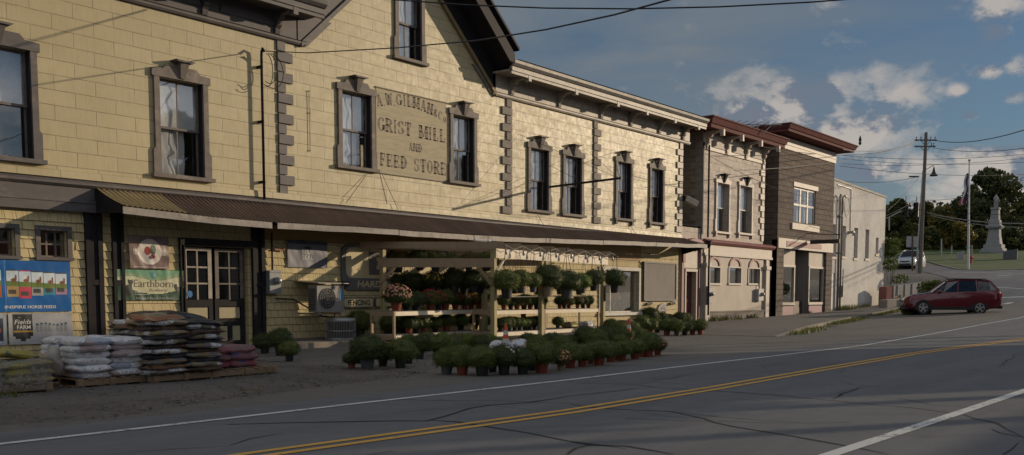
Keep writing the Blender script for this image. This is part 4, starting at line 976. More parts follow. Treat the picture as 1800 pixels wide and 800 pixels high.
# roof aerial on the shops
a = thing('roof_aerial', (49.5, 24, 10.2), 'long spiky television aerial lying level above the maroon cornices', 'aerial')
p0, p1 = atd(1268, 219, 46.5), atd(1374, 219.5, 47.5); t = MB(); t.tube([p0, p1], .03, 5); t.build('boom', m_gutter, a)
t = MB(); t.tube([atd(1332, 219, 47), atd(1332, 237, 47)], .035, 5); t.tube([atd(1308, 220, 47), atd(1324, 236, 47)], .025, 5); t.tube([atd(1356, 220, 47), atd(1340, 236, 47)], .025, 5); t.build('mast', m_gutter, a)
t = MB()
for k in range(15):
    q = p0.lerp(p1, (k+.3)/15.2); ln = .75-.03*k; dv = Vector((.3, 1, .16*(1 if k % 2 else -1))).normalized(); t.tube([q-dv*ln, q+dv*ln], .014, 4)
t.build('elements', m_gutter, a)
# small projecting signs and lamps on the brown shop
o = thing('projecting_sign', (52.5, YB, 4.6), 'blank dark board hanging from an iron arm over the brown shopfront', 'sign')
t = MB(); t.tube([(53.2, YB, 4.9), (53.2, YB-1.9, 4.75)], .025, 6); t.tube([(53.2, YB, 5.35), (53.2, YB-1.8, 4.77)], .012, 5); t.tube([(53.2, YB-.3, 4.87), (53.2, YB-.3, 4.62)], .01, 4); t.tube([(53.2, YB-1.7, 4.77), (53.2, YB-1.7, 4.5)], .01, 4); t.build('arm', m_black, o)
t = MB(); t.box(53.17, 53.23, YB-1.85, YB-.2, 4.3, 4.52); t.build('board', flat('sign_dark', (.04, .035, .03), .5), o)
o = thing('wall_lantern', (52.7, YB, 3.4), 'small pale glass lantern in the recess between the two tall shop windows', 'lamp')
t = MB(); t.lathe([(.03, 3.5), (.13, 3.45), (.17, 3.15), (.05, 3.1)], (52.9, yy+.55, 0), 10); t.build('shade', m_tautrim, o, smooth=True); t = MB(); t.bar((52.9, yy+.8, 3.5), (52.9, yy+.5, 3.52), .04, .04); t.build('bracket', m_dark, o)
# floodlight on the mill corner
o = thing('floodlight', (38.9, Y0-.1, 5.6), 'pale box shaped floodlight on the far corner of the mill', 'lamp')
t = MB(); t.bar((38.86, Y0-.12, 5.72), (39.35, Y0-.42, 5.48), .32, .26); t.build('housing', mat('lamp_beige', (.5, .45, .36), rough=.5), o, bevel=.02); t = MB(); t.box(38.78, 38.9, Y0-.16, Y0-.02, 5.6, 5.85); t.build('bracket', m_dark, o)

# sign arm with stays
o = thing('iron_sign_pole', (27.9, Y0, 5.2), 'long dark iron sign pole reaching out over the street between the upper windows', 'sign arm')
q0 = onY(964, 329, Y0); q1 = onX(1092, 313, q0.x)
t = MB(); t.tube([q0, q1], .04, 8); t.tube([q1, q1+Vector((0, -.02, .0))], .05, 8); t.tube([q0.lerp(q1, .25), q0.lerp(q1, .25)+Vector((0, 0, .12))], .02, 6); t.build('pole', m_black, o)
t = MB()
for a_, b_ in (((912, 236), .97), ((1030, 262), .97), ((965, 290), .5), ((1078, 268), .98)): t.tube([onY(a_[0], a_[1], Y0), q0.lerp(q1, b_)], .007, 4)
t.build('stays', m_black, o)
rod = MB(); rod.tube([(q0.x, Y0-.05, q0.z-.4), (q0.x, Y0-.05, q0.z+.75)], .018, 5); rod.build('wall_rod', flat('rust_iron', (.13, .06, .03), .8), o)
for k, (a_, b_, lab) in enumerate((((645, 306), (608, 357), 'thin slack wire from the second upper window down to the awning'), ((671, 305), (700, 369), 'thin stay wire from the lettering panel corner down to the awning'), ((945, 378), (956, 396), 'short wire from the first right wing window down to the awning'), ((1105, 392), (1118, 412), 'short wire from the third right wing window down to the awning'), ((543, 160), (545, 267), 'thin upright rod with small insulators on the yellow wall beside the corner blocks'))):
    t = MB(); e = onY(b_[0], b_[1], Y0-.15) if k < 4 else onY(b_[0], b_[1], Y0-.03); s0 = onY(a_[0], a_[1], Y0-.03); t.tube([s0, e], .009, 4)
    if k == 4:
        for f in (0, .36, .98): t.ell(s0.lerp(e, f), (.025, .025, .018), 6, 5)
    tag(t.build('stay_wire' if k < 4 else 'wall_rod', m_black if k != 4 else m_trimw, loc=tuple(s0)), lab, 'wire' if k < 4 else 'rod')

# ------------------------------------------------------------------ banners and signs on the wall
def wrinkle(seed, amp):
    def fn(u, v, w):
        n = noise.noise(Vector((u*2.3+seed, v*1.6, seed)))+.5*noise.noise(Vector((u*6+v*3, v*2-u*2, seed+3)))
        return (u, Y0+.06-.05-amp*(1+n)-w, v)
    return fn
def grect(mb, x0, x1, z0, z1, fn, w, nx=None, nz=None, mi=0, shape=None):
    nx = nx or max(2, int((x1-x0)/.05)); nz = nz or max(2, int((z1-z0)/.05)); b = len(mb.v)
    for j in range(nz+1):
        for i in range(nx+1): mb.v.append(fn(lerp(x0, x1, i/nx), lerp(z0, z1, j/nz), w))
    for j in range(nz):
        for i in range(nx):
            if shape and not shape(lerp(x0, x1, (i+.5)/nx), lerp(z0, z1, (j+.5)/nz)): continue
            a = b+j*(nx+1)+i; mb.f.append((a, a+1, a+nx+2, a+nx+1)); mb.mi.append(mi)
def banner(name, x0, x1, z0, z1, label, cat, m, seed, amp=.012):
    fn = wrinkle(seed, amp); o = thing(name, ((x0+x1)/2, Y0, z0), label, cat)
    t = MB(); grect(t, x0, x1, z0, z1, fn, 0); cl = t.build('cloth', m, o, smooth=True)
    return o, fn, cl
def decal(o, name, c, build, rough=.45):
    t = MB(); build(t); t.build(name, c if not isinstance(c, tuple) else flat('print_%02x%02x%02x' % tuple(int(v*255) for v in c), c, rough), o)
vin = lambda n, c: mat(n, c, tuple(v*.88 for v in c), rough=.35, scale=1.5, bmp=.05)
# blue horse-feed banner
o, fn, cl = banner('feed_banner', 8.2, 10.83, 1.03, 2.13, 'bright blue vinyl banner with a row of sacks, lettered INSPIRE HORSE FEEDS', 'banner', vin('vinyl_blue', (.012, .13, .40)), 1)
el_ = lambda cx, cz, rx_, rz: (lambda a, b: ((a-cx)/rx_)**2+((b-cz)/rz)**2 < 1)
cols = [(.55, .12, .03), (.50, .13, .04), (.42, .27, .10), (.55, .05, .10), (.35, .36, .33), (.02, .25, .36), (.36, .22, .32)]
for k, c in enumerate(cols):
    x = 8.78+.30*k if k < 2 else 9.44+.262*(k-2); wd = .25; zt = 1.93-.012*k; zb = 1.33+.012*k+(.0 if k != 3 else -.05)
    decal(cl, 'printed_sack', (.62, .70, .75), lambda t: grect(t, x, x+wd, zt-.22, zt, fn, .003))
    decal(cl, 'printed_field', (.14, .22, .04), lambda t: grect(t, x, x+wd, zt-.33, zt-.22, fn, .003))
    decal(cl, 'printed_horse', (.22, .07, .03), lambda t: (grect(t, x+.09, x+.21, zt-.24, zt-.15, fn, .005, 8, 6, shape=el_(x+.15, zt-.195, .055, .04)), grect(t, x+.165, x+.22, zt-.19, zt-.09, fn, .005, 6, 8, shape=el_(x+.192, zt-.14, .02, .05)), grect(t, x+.12, x+.135, zt-.30, zt-.24, fn, .005), grect(t, x+.18, x+.195, zt-.30, zt-.24, fn, .005)))
    decal(cl, 'printed_band', c, lambda t: grect(t, x, x+wd, zb, zt-.33, fn, .003))
    decal(cl, 'printed_top', (.05, .05, .05) if k != 3 else c, lambda t: grect(t, x+.02, x+wd-.02, zt, zt+.025, fn, .003))
    decal(cl, 'printed_box', (.06, .055, .05), lambda t: grect(t, x+.03, x+wd-.06, zb+.06, zb+.15, fn, .005))
decal(cl, 'lettering', (.65, .68, .7), lambda t: (put_text(t, 'INSPIRE', 9.60, 1.135, .065, .44, .006, .02, fn=fn), put_text(t, 'HORSE FEEDS', 10.17, 1.135, .065, .62, .006, .02, fn=fn)))
decal(cl, 'seam', (.10, .25, .5), lambda t: grect(t, 9.40, 9.42, 1.03, 2.13, fn, .002))
# white farm banner
o, fn, cl = banner('farm_banner', 9.44, 10.83, .33, 1.0, 'white banner with black shield lettered Fields FARM, under the blue banner', 'banner', vin('vinyl_white', (.42, .42, .43)), 5, .02)
decal(cl, 'shield', (.02, .022, .026), lambda t: grect(t, 9.53, 9.95, .40, .98, fn, .004, shape=lambda a, b: b > .52 or abs(a-9.74) < (b-.40)*1.75))
decal(cl, 'yellow_band', (.42, .25, .05), lambda t: grect(t, 9.53, 9.95, .59, .63, fn, .007))
decal(cl, 'lettering', (.6, .6, .58), lambda t: (put_text(t, 'Fields', 9.74, .815, .10, .36, .009, .01, .25, fn=fn), put_text(t, 'FARM', 9.76, .70, .085, .29, .009, .02, fn=fn), put_text(t, 'THE', 9.66, .91, .025, .05, .009, fn=fn)))
decal(cl, 'printed_bottles', (.28, .30, .31), lambda t: [grect(t, 10.02+.09*k, 10.08+.09*k, .60, .73+.018*math.sin(k), fn, .004) for k in range(8)])
decal(cl, 'printed_caps', (.05, .09, .14), lambda t: [grect(t, 10.025+.09*k, 10.075+.09*k, .735+.018*math.sin(k), .775+.018*math.sin(k), fn, .004) for k in range(8)])
o, fn, cl = banner('farm_banner', 7.9, 9.40, .33, 1.0, 'pale banner with a dark navy panel at the left edge of the photo', 'banner', vin('vinyl_pale', (.35, .40, .44)), 8, .02)
decal(cl, 'navy_panel', (.02, .03, .06), lambda t: grect(t, 8.9, 9.33, .42, .9, fn, .004))
decal(cl, 'printed_ribbon', (.3, .1, .05), lambda t: grect(t, 8.95, 9.28, .6, .68, fn, .007))
# satin flag with vegetable emblem
o, fn, cl = banner('satin_flag', 12.25, 13.28, 2.02, 2.78, 'brown satin flag with a white round emblem of red and green vegetables', 'flag', mat('brown_satin', (.30, .21, .19), (.10, .06, .055), rough=.3, scale=2.2, stretch=(1, 1, .4), bmp=.02), 11, .028)
el_ = lambda cx, cz, rx_, rz: (lambda a, b: ((a-cx)/rx_)**2+((b-cz)/rz)**2 < 1)
decal(cl, 'ribbon', (.42, .36, .32), lambda t: grect(t, 12.34, 13.2, 2.34, 2.48, fn, .004))
decal(cl, 'white_disc', (.72, .66, .60), lambda t: grect(t, 12.46, 13.08, 2.12, 2.72, fn, .006, 26, 26, shape=el_(12.77, 2.42, .31, .30)))
decal(cl, 'red_pepper', (.32, .02, .02), lambda t: (grect(t, 12.63, 12.80, 2.34, 2.54, fn, .009, 14, 14, shape=el_(12.715, 2.44, .085, .1)), grect(t, 12.78, 12.90, 2.26, 2.38, fn, .009, 10, 10, shape=el_(12.84, 2.31, .06, .05))))
decal(cl, 'green_leaf', (.05, .12, .07), lambda t: grect(t, 12.78, 12.93, 2.36, 2.60, fn, .009, 12, 14, shape=el_(12.855, 2.47, .07, .12)))
decal(cl, 'blue_berries', (.07, .07, .16), lambda t: grect(t, 12.72, 12.84, 2.24, 2.33, fn, .010, 10, 8, shape=el_(12.78, 2.285, .05, .04)))
decal(cl, 'lettering', (.5, .44, .4), lambda t: put_text(t, 'FEED & SEED', 12.8, 2.07, .05, .8, .005, .01, fn=fn) if False else grect(t, 12.35, 13.2, 2.05, 2.065, fn, .005))
# green pet-food banner
o, fn, cl = banner('pet_food_banner', 11.92, 13.68, 1.27, 1.99, 'green and cream banner lettered Earthborn holistic with dark dog and cat silhouettes', 'banner', vin('vinyl_cream', (.62, .60, .40)), 14, .02)
decal(cl, 'green_sky', (.13, .33, .19), lambda t: grect(t, 11.92, 13.68, 1.72, 1.99, fn, .003, 44, 14, shape=lambda a, b: b > 1.86+.05*math.cos((a-12.2)*4.2)+(0.02 if a > 12.8 else 0)))
decal(cl, 'light_green', (.22, .33, .18), lambda t: grect(t, 11.92, 13.68, 1.68, 1.95, fn, .002, 44, 14, shape=lambda a, b: b > 1.79+.05*math.cos((a-12.2)*4.2)))
decal(cl, 'dark_hill', (.012, .06, .03), lambda t: grect(t, 11.92, 13.68, 1.27, 1.62, fn, .004, 44, 16, shape=lambda a, b: b < 1.42+.62*((a-12.9)/1.0)**2*.45))
decal(cl, 'drop_logo', (.05, .25, .33), lambda t: grect(t, 12.74, 12.96, 1.79, 2.0, fn, .006, 14, 14, shape=lambda a, b: el_(12.85, 1.86, .085, .075)(a, b) or (b >= 1.86 and abs(a-12.85) < (1.99-b)*.62)))
decal(cl, 'drop_leaf', (.25, .42, .25), lambda t: grect(t, 12.84, 12.92, 1.81, 1.92, fn, .009, 8, 8, shape=el_(12.88, 1.86, .03, .05)))
decal(cl, 'lettering', (.13, .10, .07), lambda t: (put_text(t, 'Earthborn', 12.86, 1.67, .17, 1.02, .007, -.012, fn=fn), put_text(t, 'holistic', 12.98, 1.515, .07, .5, .007, -.01, .3, fn=fn)))
decal(cl, 'small_lettering', (.5, .5, .45), lambda t: (put_text(t, 'Natural Food For Pets', 12.87, 1.32, .05, .95, .008, .0, fn=fn), grect(t, 12.35, 12.55, 1.455, 1.468, fn, .007), grect(t, 12.35, 12.75, 1.405, 1.415, fn, .007)))
decal(cl, 'dog_silhouette', (.02, .03, .02), lambda t: (grect(t, 12.12, 12.3, 1.38, 1.64, fn, .006, 10, 14, shape=el_(12.2, 1.47, .10, .17)), grect(t, 12.18, 12.34, 1.62, 1.76, fn, .006, 10, 10, shape=lambda a, b: el_(12.26, 1.69, .06, .05)(a, b) or (b > 1.70 and abs(abs(a-12.26)-.045) < .014)), grect(t, 12.22, 12.29, 1.5, 1.66, fn, .006)))
decal(cl, 'cat_silhouette', (.02, .03, .02), lambda t: (grect(t, 13.42, 13.60, 1.52, 1.60, fn, .006, 10, 8), grect(t, 13.40, 13.48, 1.56, 1.66, fn, .006, 8, 8), grect(t, 13.44, 13.47, 1.42, 1.53, fn, .006), grect(t, 13.53, 13.56, 1.42, 1.53, fn, .006), grect(t, 13.585, 13.61, 1.57, 1.78, fn, .006)))
# feed-brand flag right of the door
o, fn, cl = banner('feed_flag', 16.86, 18.26, 2.16, 2.90, 'slate grey flag lettered BLUE SEAL in pale letters', 'flag', mat('slate_satin', (.16, .16, .20), (.11, .11, .14), rough=.5, scale=2, stretch=(1, 1, .4), bmp=.02), 21, .022)
decal(cl, 'lettering', (.42, .42, .43), lambda t: (put_text(t, 'BLUE', 17.55, 2.585, .12, .42, .007, .03, fn=fn), put_text(t, 'SEAL', 17.55, 2.435, .12, .42, .007, .03, fn=fn)))
decal(cl, 'stripe', (.03, .035, .05), lambda t: (grect(t, 16.86, 18.26, 2.80, 2.90, fn, .003), grect(t, 17.42, 17.68, 2.66, 2.76, fn, .005, 10, 8, shape=el_(17.55, 2.70, .12, .045))))
# big shop signboard
m_sgrey = mat('sign_grey', (.16, .145, .145), (.12, .11, .11), rough=.6); m_scream = mat('sign_cream', (.62, .52, .30), (.56, .47, .27), rough=.6)
o = thing('shop_signboard', (21, Y0, 1.56), 'large grey and cream signboard lettered HARDWARE, half hidden by the plant stand', 'sign')
sgf = lambda u, v, w: (u, Y0+.02-w, v)
def rr(x0, x1, z0, z1, r, n=6, cor=(1, 1, 1, 1)):
    P = []
    for (cx, cz, a0, use) in ((x1-r, z1-r, 0, cor[1]), (x0+r, z1-r, 90, cor[0]), (x0+r, z0+r, 180, cor[3]), (x1-r, z0+r, 270, cor[2])):
        if use:
            for i in range(n+1): a = R(a0+90*i/n); P.append((cx+r*math.cos(a), cz+r*math.sin(a)))
        else: P.append((cx+r*(1 if a0 in (0, 270) else -1), cz+r*(1 if a0 in (0, 90) else -1)))
    return P
t = MB(); t.prism(rr(18.78, 23.4, 1.55, 2.86, .28), sgf, -.02, .05); bd = t.build('board', m_sgrey, o)
t = MB(); t.prism(rr(18.93, 23.25, 1.90, 2.78, .22), sgf, .05, .058); t.build('cream_field', m_scream, bd)
t = MB()
x = 19.82; t.prism([(x, 2.0), (x+.95, 2.0), (x+.95, 2.17), (x+.3, 2.17), (x+.3, 2.28), (x+.7, 2.28), (x+.7, 2.42), (x+.3, 2.42), (x+.3, 2.53), (x+.95, 2.53), (x+.95, 2.68), (x, 2.68)], sgf, .058, .066); t.build('initial_letter', m_sgrey, bd)
t = MB(); put_text(t, 'HARDWARE', 20.35, 1.73, .19, 2.0, .056, .02, .2, fn=sgf); t.build('lettering', m_scream, bd)
t = MB(); t.box(18.76, 18.98, Y0-.12, Y0-.03, 1.66, 1.80); t.build('fixing_block', m_black, o)
for x0, x1, txt, lab in ((18.83, 20.02, 'FENCING', 'small cream plaque with dark rim lettered FENCING under the big signboard'), (20.08, 21.3, '', 'blank cream plaque beside the FENCING plaque, mostly behind the plant stand')):
    o = thing('plaque', ((x0+x1)/2, Y0, 1.03), lab, 'sign'); t = MB(); t.prism(rr(x0, x1, 1.03, 1.34, .08), sgf, -.02, .035); b_ = t.build('rim', m_trimw, o)
    t = MB(); t.prism(rr(x0+.035, x1-.035, 1.065, 1.305, .06), sgf, .035, .042); t.build('face', m_scream, b_)
    if txt: t = MB(); put_text(t, txt, (x0+x1)/2, 1.185, .15, .85, .05, .012, fn=sgf); t.build('lettering', m_dark, b_)
# grey board on the right and small arched plate
o = thing('notice_board', (37, Y0, 1.2), 'big weathered grey blank board between the shop window and the red door', 'board')
t = MB(); t.prism([(35.6, 1.25), (38.25, 1.25), (38.25, 2.78), (35.6, 2.78)], sgf, 0, .06); fr = t.build('panel', mat('weathered_board', (.27, .245, .22), (.21, .19, .175), rough=.8, scale=1.3, stretch=(1, 1, .5)), o)
t = MB(); 
for a, b, c, d in ((35.52, 35.6, 1.2, 2.84), (38.25, 38.33, 1.2, 2.84), (35.6, 38.25, 1.18, 1.25), (35.6, 38.25, 2.78, 2.84)): t.prism([(a, c), (b, c), (b, d), (a, d)], sgf, 0, .09)
t.build('frame', m_trim, fr)
o = thing('arched_plate', (37.2, Y0, .7), 'small white arched plate with a dark cluster design under the grey board', 'sign'); t = MB(); n = 12
t.prism([(36.78, .72), (37.62, .72)]+[(37.2+.42*math.cos(i*math.pi/n), .72+.36*math.sin(i*math.pi/n)) for i in range(1, n)], sgf, 0, .04); p_ = t.build('plate', mat('plate_white', (.45, .42, .4), (.25, .2, .2), scale=9), o)
t = MB(); [t.prism([(37.2+dx-.07, .78+dz), (37.2+dx+.07, .78+dz), (37.2+dx, .92+dz)], sgf, .04, .046) for dx, dz in ((-.15, 0), (.15, 0), (0, .03))]; t.build('design', flat('plum_print', (.12, .05, .06)), p_)
for x, lab in ((36.0, 'small dark iron scroll under the left end of the grey board'), (38.0, 'small dark iron scroll under the right end of the grey board')):
    t = MB()
    for k in range(3): t.ell((x-.16+.16*k, Y0-.05, 1.05+.02*k), (.09, .04, .07), 8, 5)
    t.tube([(x-.25, Y0-.05, .98), (x, Y0-.06, 1.1), (x+.25, Y0-.05, 1.08)], .02, 5); tag(t.build('iron_scroll', m_trim, loc=(x, Y0, 1)), lab, 'ornament')

# ------------------------------------------------------------------ cooling units
m_ac = mat('unit_grey', (.25, .235, .22), (.2, .19, .175), rough=.5); 
o = thing('air_conditioner', (17.9, Y0-.35, .9), 'boxy outdoor air conditioner with a round fan grille on wall brackets', 'air conditioner')
x0, x1, ya, yb, z0, z1 = 17.15, 18.12, 20.35, 20.72, .93, 1.68
t = MB(); t.box(x0, x1, ya, yb, z0, z1); cs = t.build('casing', m_ac, o, bevel=.015)
t = MB(); t.lathe([(.28, 0), (.28, -.012), (.265, -.012)], (x0+.36, ya-.001, (z0+z1)/2), 28, ax='y'); t.build('fan_recess', m_black, cs)
t = MB()
for r_ in (.07, .14, .21, .28):
    t.tube([(x0+.36+r_*math.cos(a), ya-.022, (z0+z1)/2+r_*math.sin(a)) for a in [i*2*math.pi/24 for i in range(25)]], .007, 4)
for k in range(14): a = k*2*math.pi/14; t.tube([(x0+.36, ya-.02, (z0+z1)/2), (x0+.36+.28*math.cos(a), ya-.02, (z0+z1)/2+.28*math.sin(a))], .005, 4)
t.build('fan_grille', m_ac, cs)
t = MB(); [t.box(x0-.008, x0+.001, ya+.05, yb-.03, z0+.06+.05*k, z0+.085+.05*k) for k in range(12)]; t.build('side_louvres', m_black, cs)
t = MB(); t.box(x1-.17, x1-.05, ya-.006, ya, z0+.33, z0+.6); t.build('blue_label', flat('label_blue', (.04, .2, .4)), cs)
t = MB(); t.hexa([(x0-.06, ya-.14, z1+.03), (x1+.06, ya-.14, z1+.03), (x1+.06, Y0+.05, z1+.09), (x0-.06, Y0+.05, z1+.09), (x0-.06, ya-.14, z1+.05), (x1+.06, ya-.14, z1+.05), (x1+.06, Y0+.05, z1+.11), (x0-.06, Y0+.05, z1+.11)]); t.build('rain_cover', m_gutter, o)
t = MB(); t.box(x0+.08, x0+.13, ya, Y0+.06, z0-.06, z0-.01); t.build('wall_bracket', m_gutter, o); t = MB(); t.box(x1-.13, x1-.08, ya, Y0+.06, z0-.06, z0-.01); t.build('wall_bracket', m_gutter, o)
t = MB(); t.tube([(x1-.1, yb-.1, z0-.02), (x1-.05, yb, z0-.15), (x1-.3, yb+.2, z0-.12), (x0-.2, yb+.35, z0+.35), (x0-.75, yb+.42, z0+.38)], .022, 6); t.build('hose', m_black, o, smooth=True)
o = thing('condenser_unit', (18.3, 20.6, .15), 'round metal heat pump condenser with vertical fins standing on the concrete ledge', 'condenser')
t = MB(); t.lathe([(.43, .16), (.43, .22)], (18.15, 20.55, 0), 32); t.lathe([(.43, .66), (.44, .70), (.41, .76), (.1, .78)], (18.15, 20.55, 0), 32); t.lathe([(.435, .40), (.435, .43)], (18.15, 20.55, 0), 32); t.build('casing', mat('zinc', (.35, .36, .37), (.25, .26, .27), rough=.35, metal=.5), o)
t = MB(); t.lathe([(.38, .2), (.38, .68)], (18.15, 20.55, 0), 32); t.build('coil', m_black, o)
t = MB()
for k in range(56): a = 2*math.pi*k/56; t.tube([(18.15+.42*math.cos(a), 20.55+.42*math.sin(a), .2), (18.15+.42*math.cos(a), 20.55+.42*math.sin(a), .68)], .007, 4)
t.build('fins', m_gutter, o)
t = MB(); t.box(16.0, 24.0, 20.0, 21.2, -.1, .15); tag(t.build('concrete_ledge', mat('ledge_concrete', (.27, .23, .19), (.18, .155, .13), rough=.9, scale=2.5, grime=(.1, .09, .08)), loc=(20, 20.5, 0), bevel=.02), 'low concrete ledge along the foot of the yellow wall under the cooling units', 'ledge')
for v in bpy.data.objects: pass
o = tag((lambda t: (t.bar((16.42, Y0-.02, 2.62), (16.75, Y0-.02, 2.60), .03, .05), t.ell((16.72, Y0-.03, 2.63), (.05, .02, .05), 7, 5), t.bar((16.55, Y0-.02, 2.6), (16.48, Y0-.02, 2.68), .02, .03), t.build('wall_ornament', flat('rust_red', (.25, .09, .04)), loc=(16.6, Y0, 2.6)))[-1])(MB()), 'little rusty bird ornament on the shingles left of the slate flag', 'ornament')

# ------------------------------------------------------------------ pallets and bags
m_wood = mat('pallet_wood', (.30, .20, .12), (.20, .14, .09), rough=.85, scale=3, stretch=(.5, 2, 4))
def pallet(cx, cy, rz, lab, w=1.15, d=1.0, grp='wooden pallets in the yard'):
    o = thing('pallet', (cx, cy, gh(cx, cy)+.02), lab, 'pallet', grp, rz)
    def bld(name, t): ob = t.build(name, m_wood, o, local=True); return ob
    for k in range(3): t = MB(); y = -d/2+.03+(d-.06)*k/2; t.box(-w/2, w/2, y-.022, y+.022, .018, .105); bld('stringer', t)
    for k in range(7): t = MB(); x = -w/2+.05+(w-.1)*k/6; t.box(x-.045, x+.045, -d/2-.01, d/2+.01, .105, .123); bld('deck_board', t)
    for k in range(3): t = MB(); x = -w/2+.05+(w-.1)*k/2; t.box(x-.045, x+.045, -d/2, d/2, 0, .018); bld('bottom_board', t)
    # facing blocks seen from the street
    for k in range(3): t = MB(); x = -w/2+.05+(w-.1)*k/2; t.box(x-.045, x+.045, -d/2-.014, -d/2+.008, .02, .104); bld('facing_block', t)
    return o
def bagmat(name, base, p1, p2, p3, sc_=3, rough=.4):
    m, nt, bs = _nt(name); tcd = N(nt, 'ShaderNodeTexCoord').outputs['Object']; oi = N(nt, 'ShaderNodeObjectInfo')
    ofs = N(nt, 'ShaderNodeVectorMath', operation='ADD'); sx = N(nt, 'ShaderNodeCombineXYZ'); mu = N(nt, 'ShaderNodeMath', operation='MULTIPLY'); mu.inputs[1].default_value = 20; L(nt, oi.outputs['Random'], mu.inputs[0]); L(nt, mu.outputs[0], sx.inputs[0]); L(nt, mu.outputs[0], sx.inputs[1])
    L(nt, tcd, ofs.inputs[0]); L(nt, sx.outputs[0], ofs.inputs[1])
    v = N(nt, 'ShaderNodeTexVoronoi', distance='CHEBYCHEV'); v.inputs['Scale'].default_value = sc_; v.inputs['Randomness'].default_value = .8; L(nt, ofs.outputs[0], v.inputs['Vector'])
    s2 = N(nt, 'ShaderNodeSeparateColor'); L(nt, v.outputs['Color'], s2.inputs[0])
    c = mixc(nt, ramp(nt, s2.outputs[0], .50, .51, 0, .85), base, p1); c = mixc(nt, ramp(nt, s2.outputs[1], .68, .69, 0, .85), c, p2); c = mixc(nt, ramp(nt, s2.outputs[2], .86, .87, 0, .85), c, p3)
    n = noisef(nt, tcd, 5, 6); c = mixc(nt, ramp(nt, n, .4, .7, 0, .4), c, tuple(x*.6 for x in base))
    # a printed strip of small marks along the side
    wv = N(nt, 'ShaderNodeTexNoise'); wv.inputs['Scale'].default_value = 30; wv.inputs['Detail'].default_value = 1; L(nt, ofs.outputs[0], wv.inputs['Vector'])
    sp = N(nt, 'ShaderNodeSeparateXYZ'); L(nt, tcd, sp.inputs[0]); zz = ramp(nt, sp.outputs[2], -.008, -.006); z2 = ramp(nt, sp.outputs[2], .018, .016)
    mk = N(nt, 'ShaderNodeMath', operation='MULTIPLY'); L(nt, zz, mk.inputs[0]); L(nt, z2, mk.inputs[1]); mk2 = N(nt, 'ShaderNodeMath', operation='MULTIPLY'); L(nt, mk.outputs[0], mk2.inputs[0]); L(nt, ramp(nt, wv.outputs['Fac'], .5, .55), mk2.inputs[1])
    c = mixc(nt, mk2.outputs[0], c, p2)
    L(nt, c, bs.inputs['Base Color']); bs.inputs['Roughness'].default_value = rough
    b = noisef(nt, tcd, 9, 5, .6, 1.2); bump(nt, bs, b, .55, .02); return m
BM = {'white': bagmat('white_sack', (.72, .73, .75), (.60, .61, .62), (.34, .24, .23), (.25, .33, .45), 2.4),
      'dark': bagmat('dark_sack', (.045, .028, .022), (.02, .018, .018), (.14, .085, .05), (.26, .13, .06), 4),
      'black': bagmat('black_sack', (.02, .02, .022), (.035, .033, .035), (.06, .06, .07), (.12, .09, .04), 4),
      'silver': bagmat('silver_sack', (.60, .62, .66), (.06, .04, .035), (.24, .17, .06), (.05, .045, .045), 5),
      'tan': bagmat('tan_sack', (.26, .205, .115), (.20, .16, .09), (.36, .31, .05), (.12, .16, .13), 3),
      'pink': bagmat('plum_sack', (.19, .10, .11), (.15, .08, .085), (.24, .05, .07), (.05, .08, .25), 2.6),
      'print': bagmat('printed_sack', (.30, .22, .14), (.06, .15, .10), (.30, .09, .03), (.05, .035, .03), 6)}
def bag_mesh(L_, W_, H_, seed, m, droop=0.0):
    nx, ny = 16, 12; mb = MB()
    def h(u, v):
        a = max(0, 1-abs(u)**5); b = max(0, 1-abs(v)**5)
        return H_/2*(a*b)**.45*(1+.22*noise.noise(Vector((u*1.7+seed, v*1.7, seed)))+.08*noise.noise(Vector((u*5, v*5, seed))))
    for s in (1, -1):
        for j in range(ny+1):
            for i in range(nx+1):
                u, v = -1+2*i/nx, -1+2*j/ny
                x = L_/2*u*(1+.03*noise.noise(Vector((v*2, seed, 1)))); y = W_/2*v*(1+.04*noise.noise(Vector((u*2, seed, 4))))
                z = s*h(u, v)+.018*noise.noise(Vector((u*2, v*2, seed+9)))
                if droop: z -= droop*max(0, u-.3)**2
                if s < 0: z = max(z, -H_/2*.98-(droop*max(0, u-.3)**2 if droop else 0))
                mb.v.append((x, y, z))
    K = (nx+1)*(ny+1)
    for s in (0, 1):
        for j in range(ny):
            for i in range(nx):
                a = s*K+j*(nx+1)+i; q = (a, a+1, a+nx+2, a+nx+1); mb.f.append(q if s == 0 else q[::-1]); mb.mi.append(0)
    rim = [i for i in range(nx+1)]+[j*(nx+1)+nx for j in range(1, ny+1)]+[ny*(nx+1)+i for i in range(nx-1, -1, -1)]+[j*(nx+1) for j in range(ny-1, 0, -1)]
    for k in range(len(rim)): a, b = rim[k], rim[(k+1) % len(rim)]; mb.f.append((a, K+a, K+b, b)); mb.mi.append(0)
    return mb.mesh('sack', m, smooth=True)
BAGM = {}
def sack(kind, loc, rz, L_, W_, H_, var, label, grp, tilt=(0, 0), droop=0):
    k = (kind, round(L_, 2), round(W_, 2), round(H_, 2), var, droop)
    if k not in BAGM: BAGM[k] = bag_mesh(L_, W_, H_, var*3.7+1, BM[kind], droop)
    o = bpy.data.objects.new('feed_sack', BAGM[k]); col.objects.link(o); o.location = loc; o.rotation_euler = (tilt[0], tilt[1], rz); tag(o, label, 'sack', grp); return o
ORD = ['bottom', 'second', 'third', 'fourth', 'fifth', 'sixth', 'seventh', 'eighth', 'ninth', 'tenth', 'eleventh', 'twelfth']
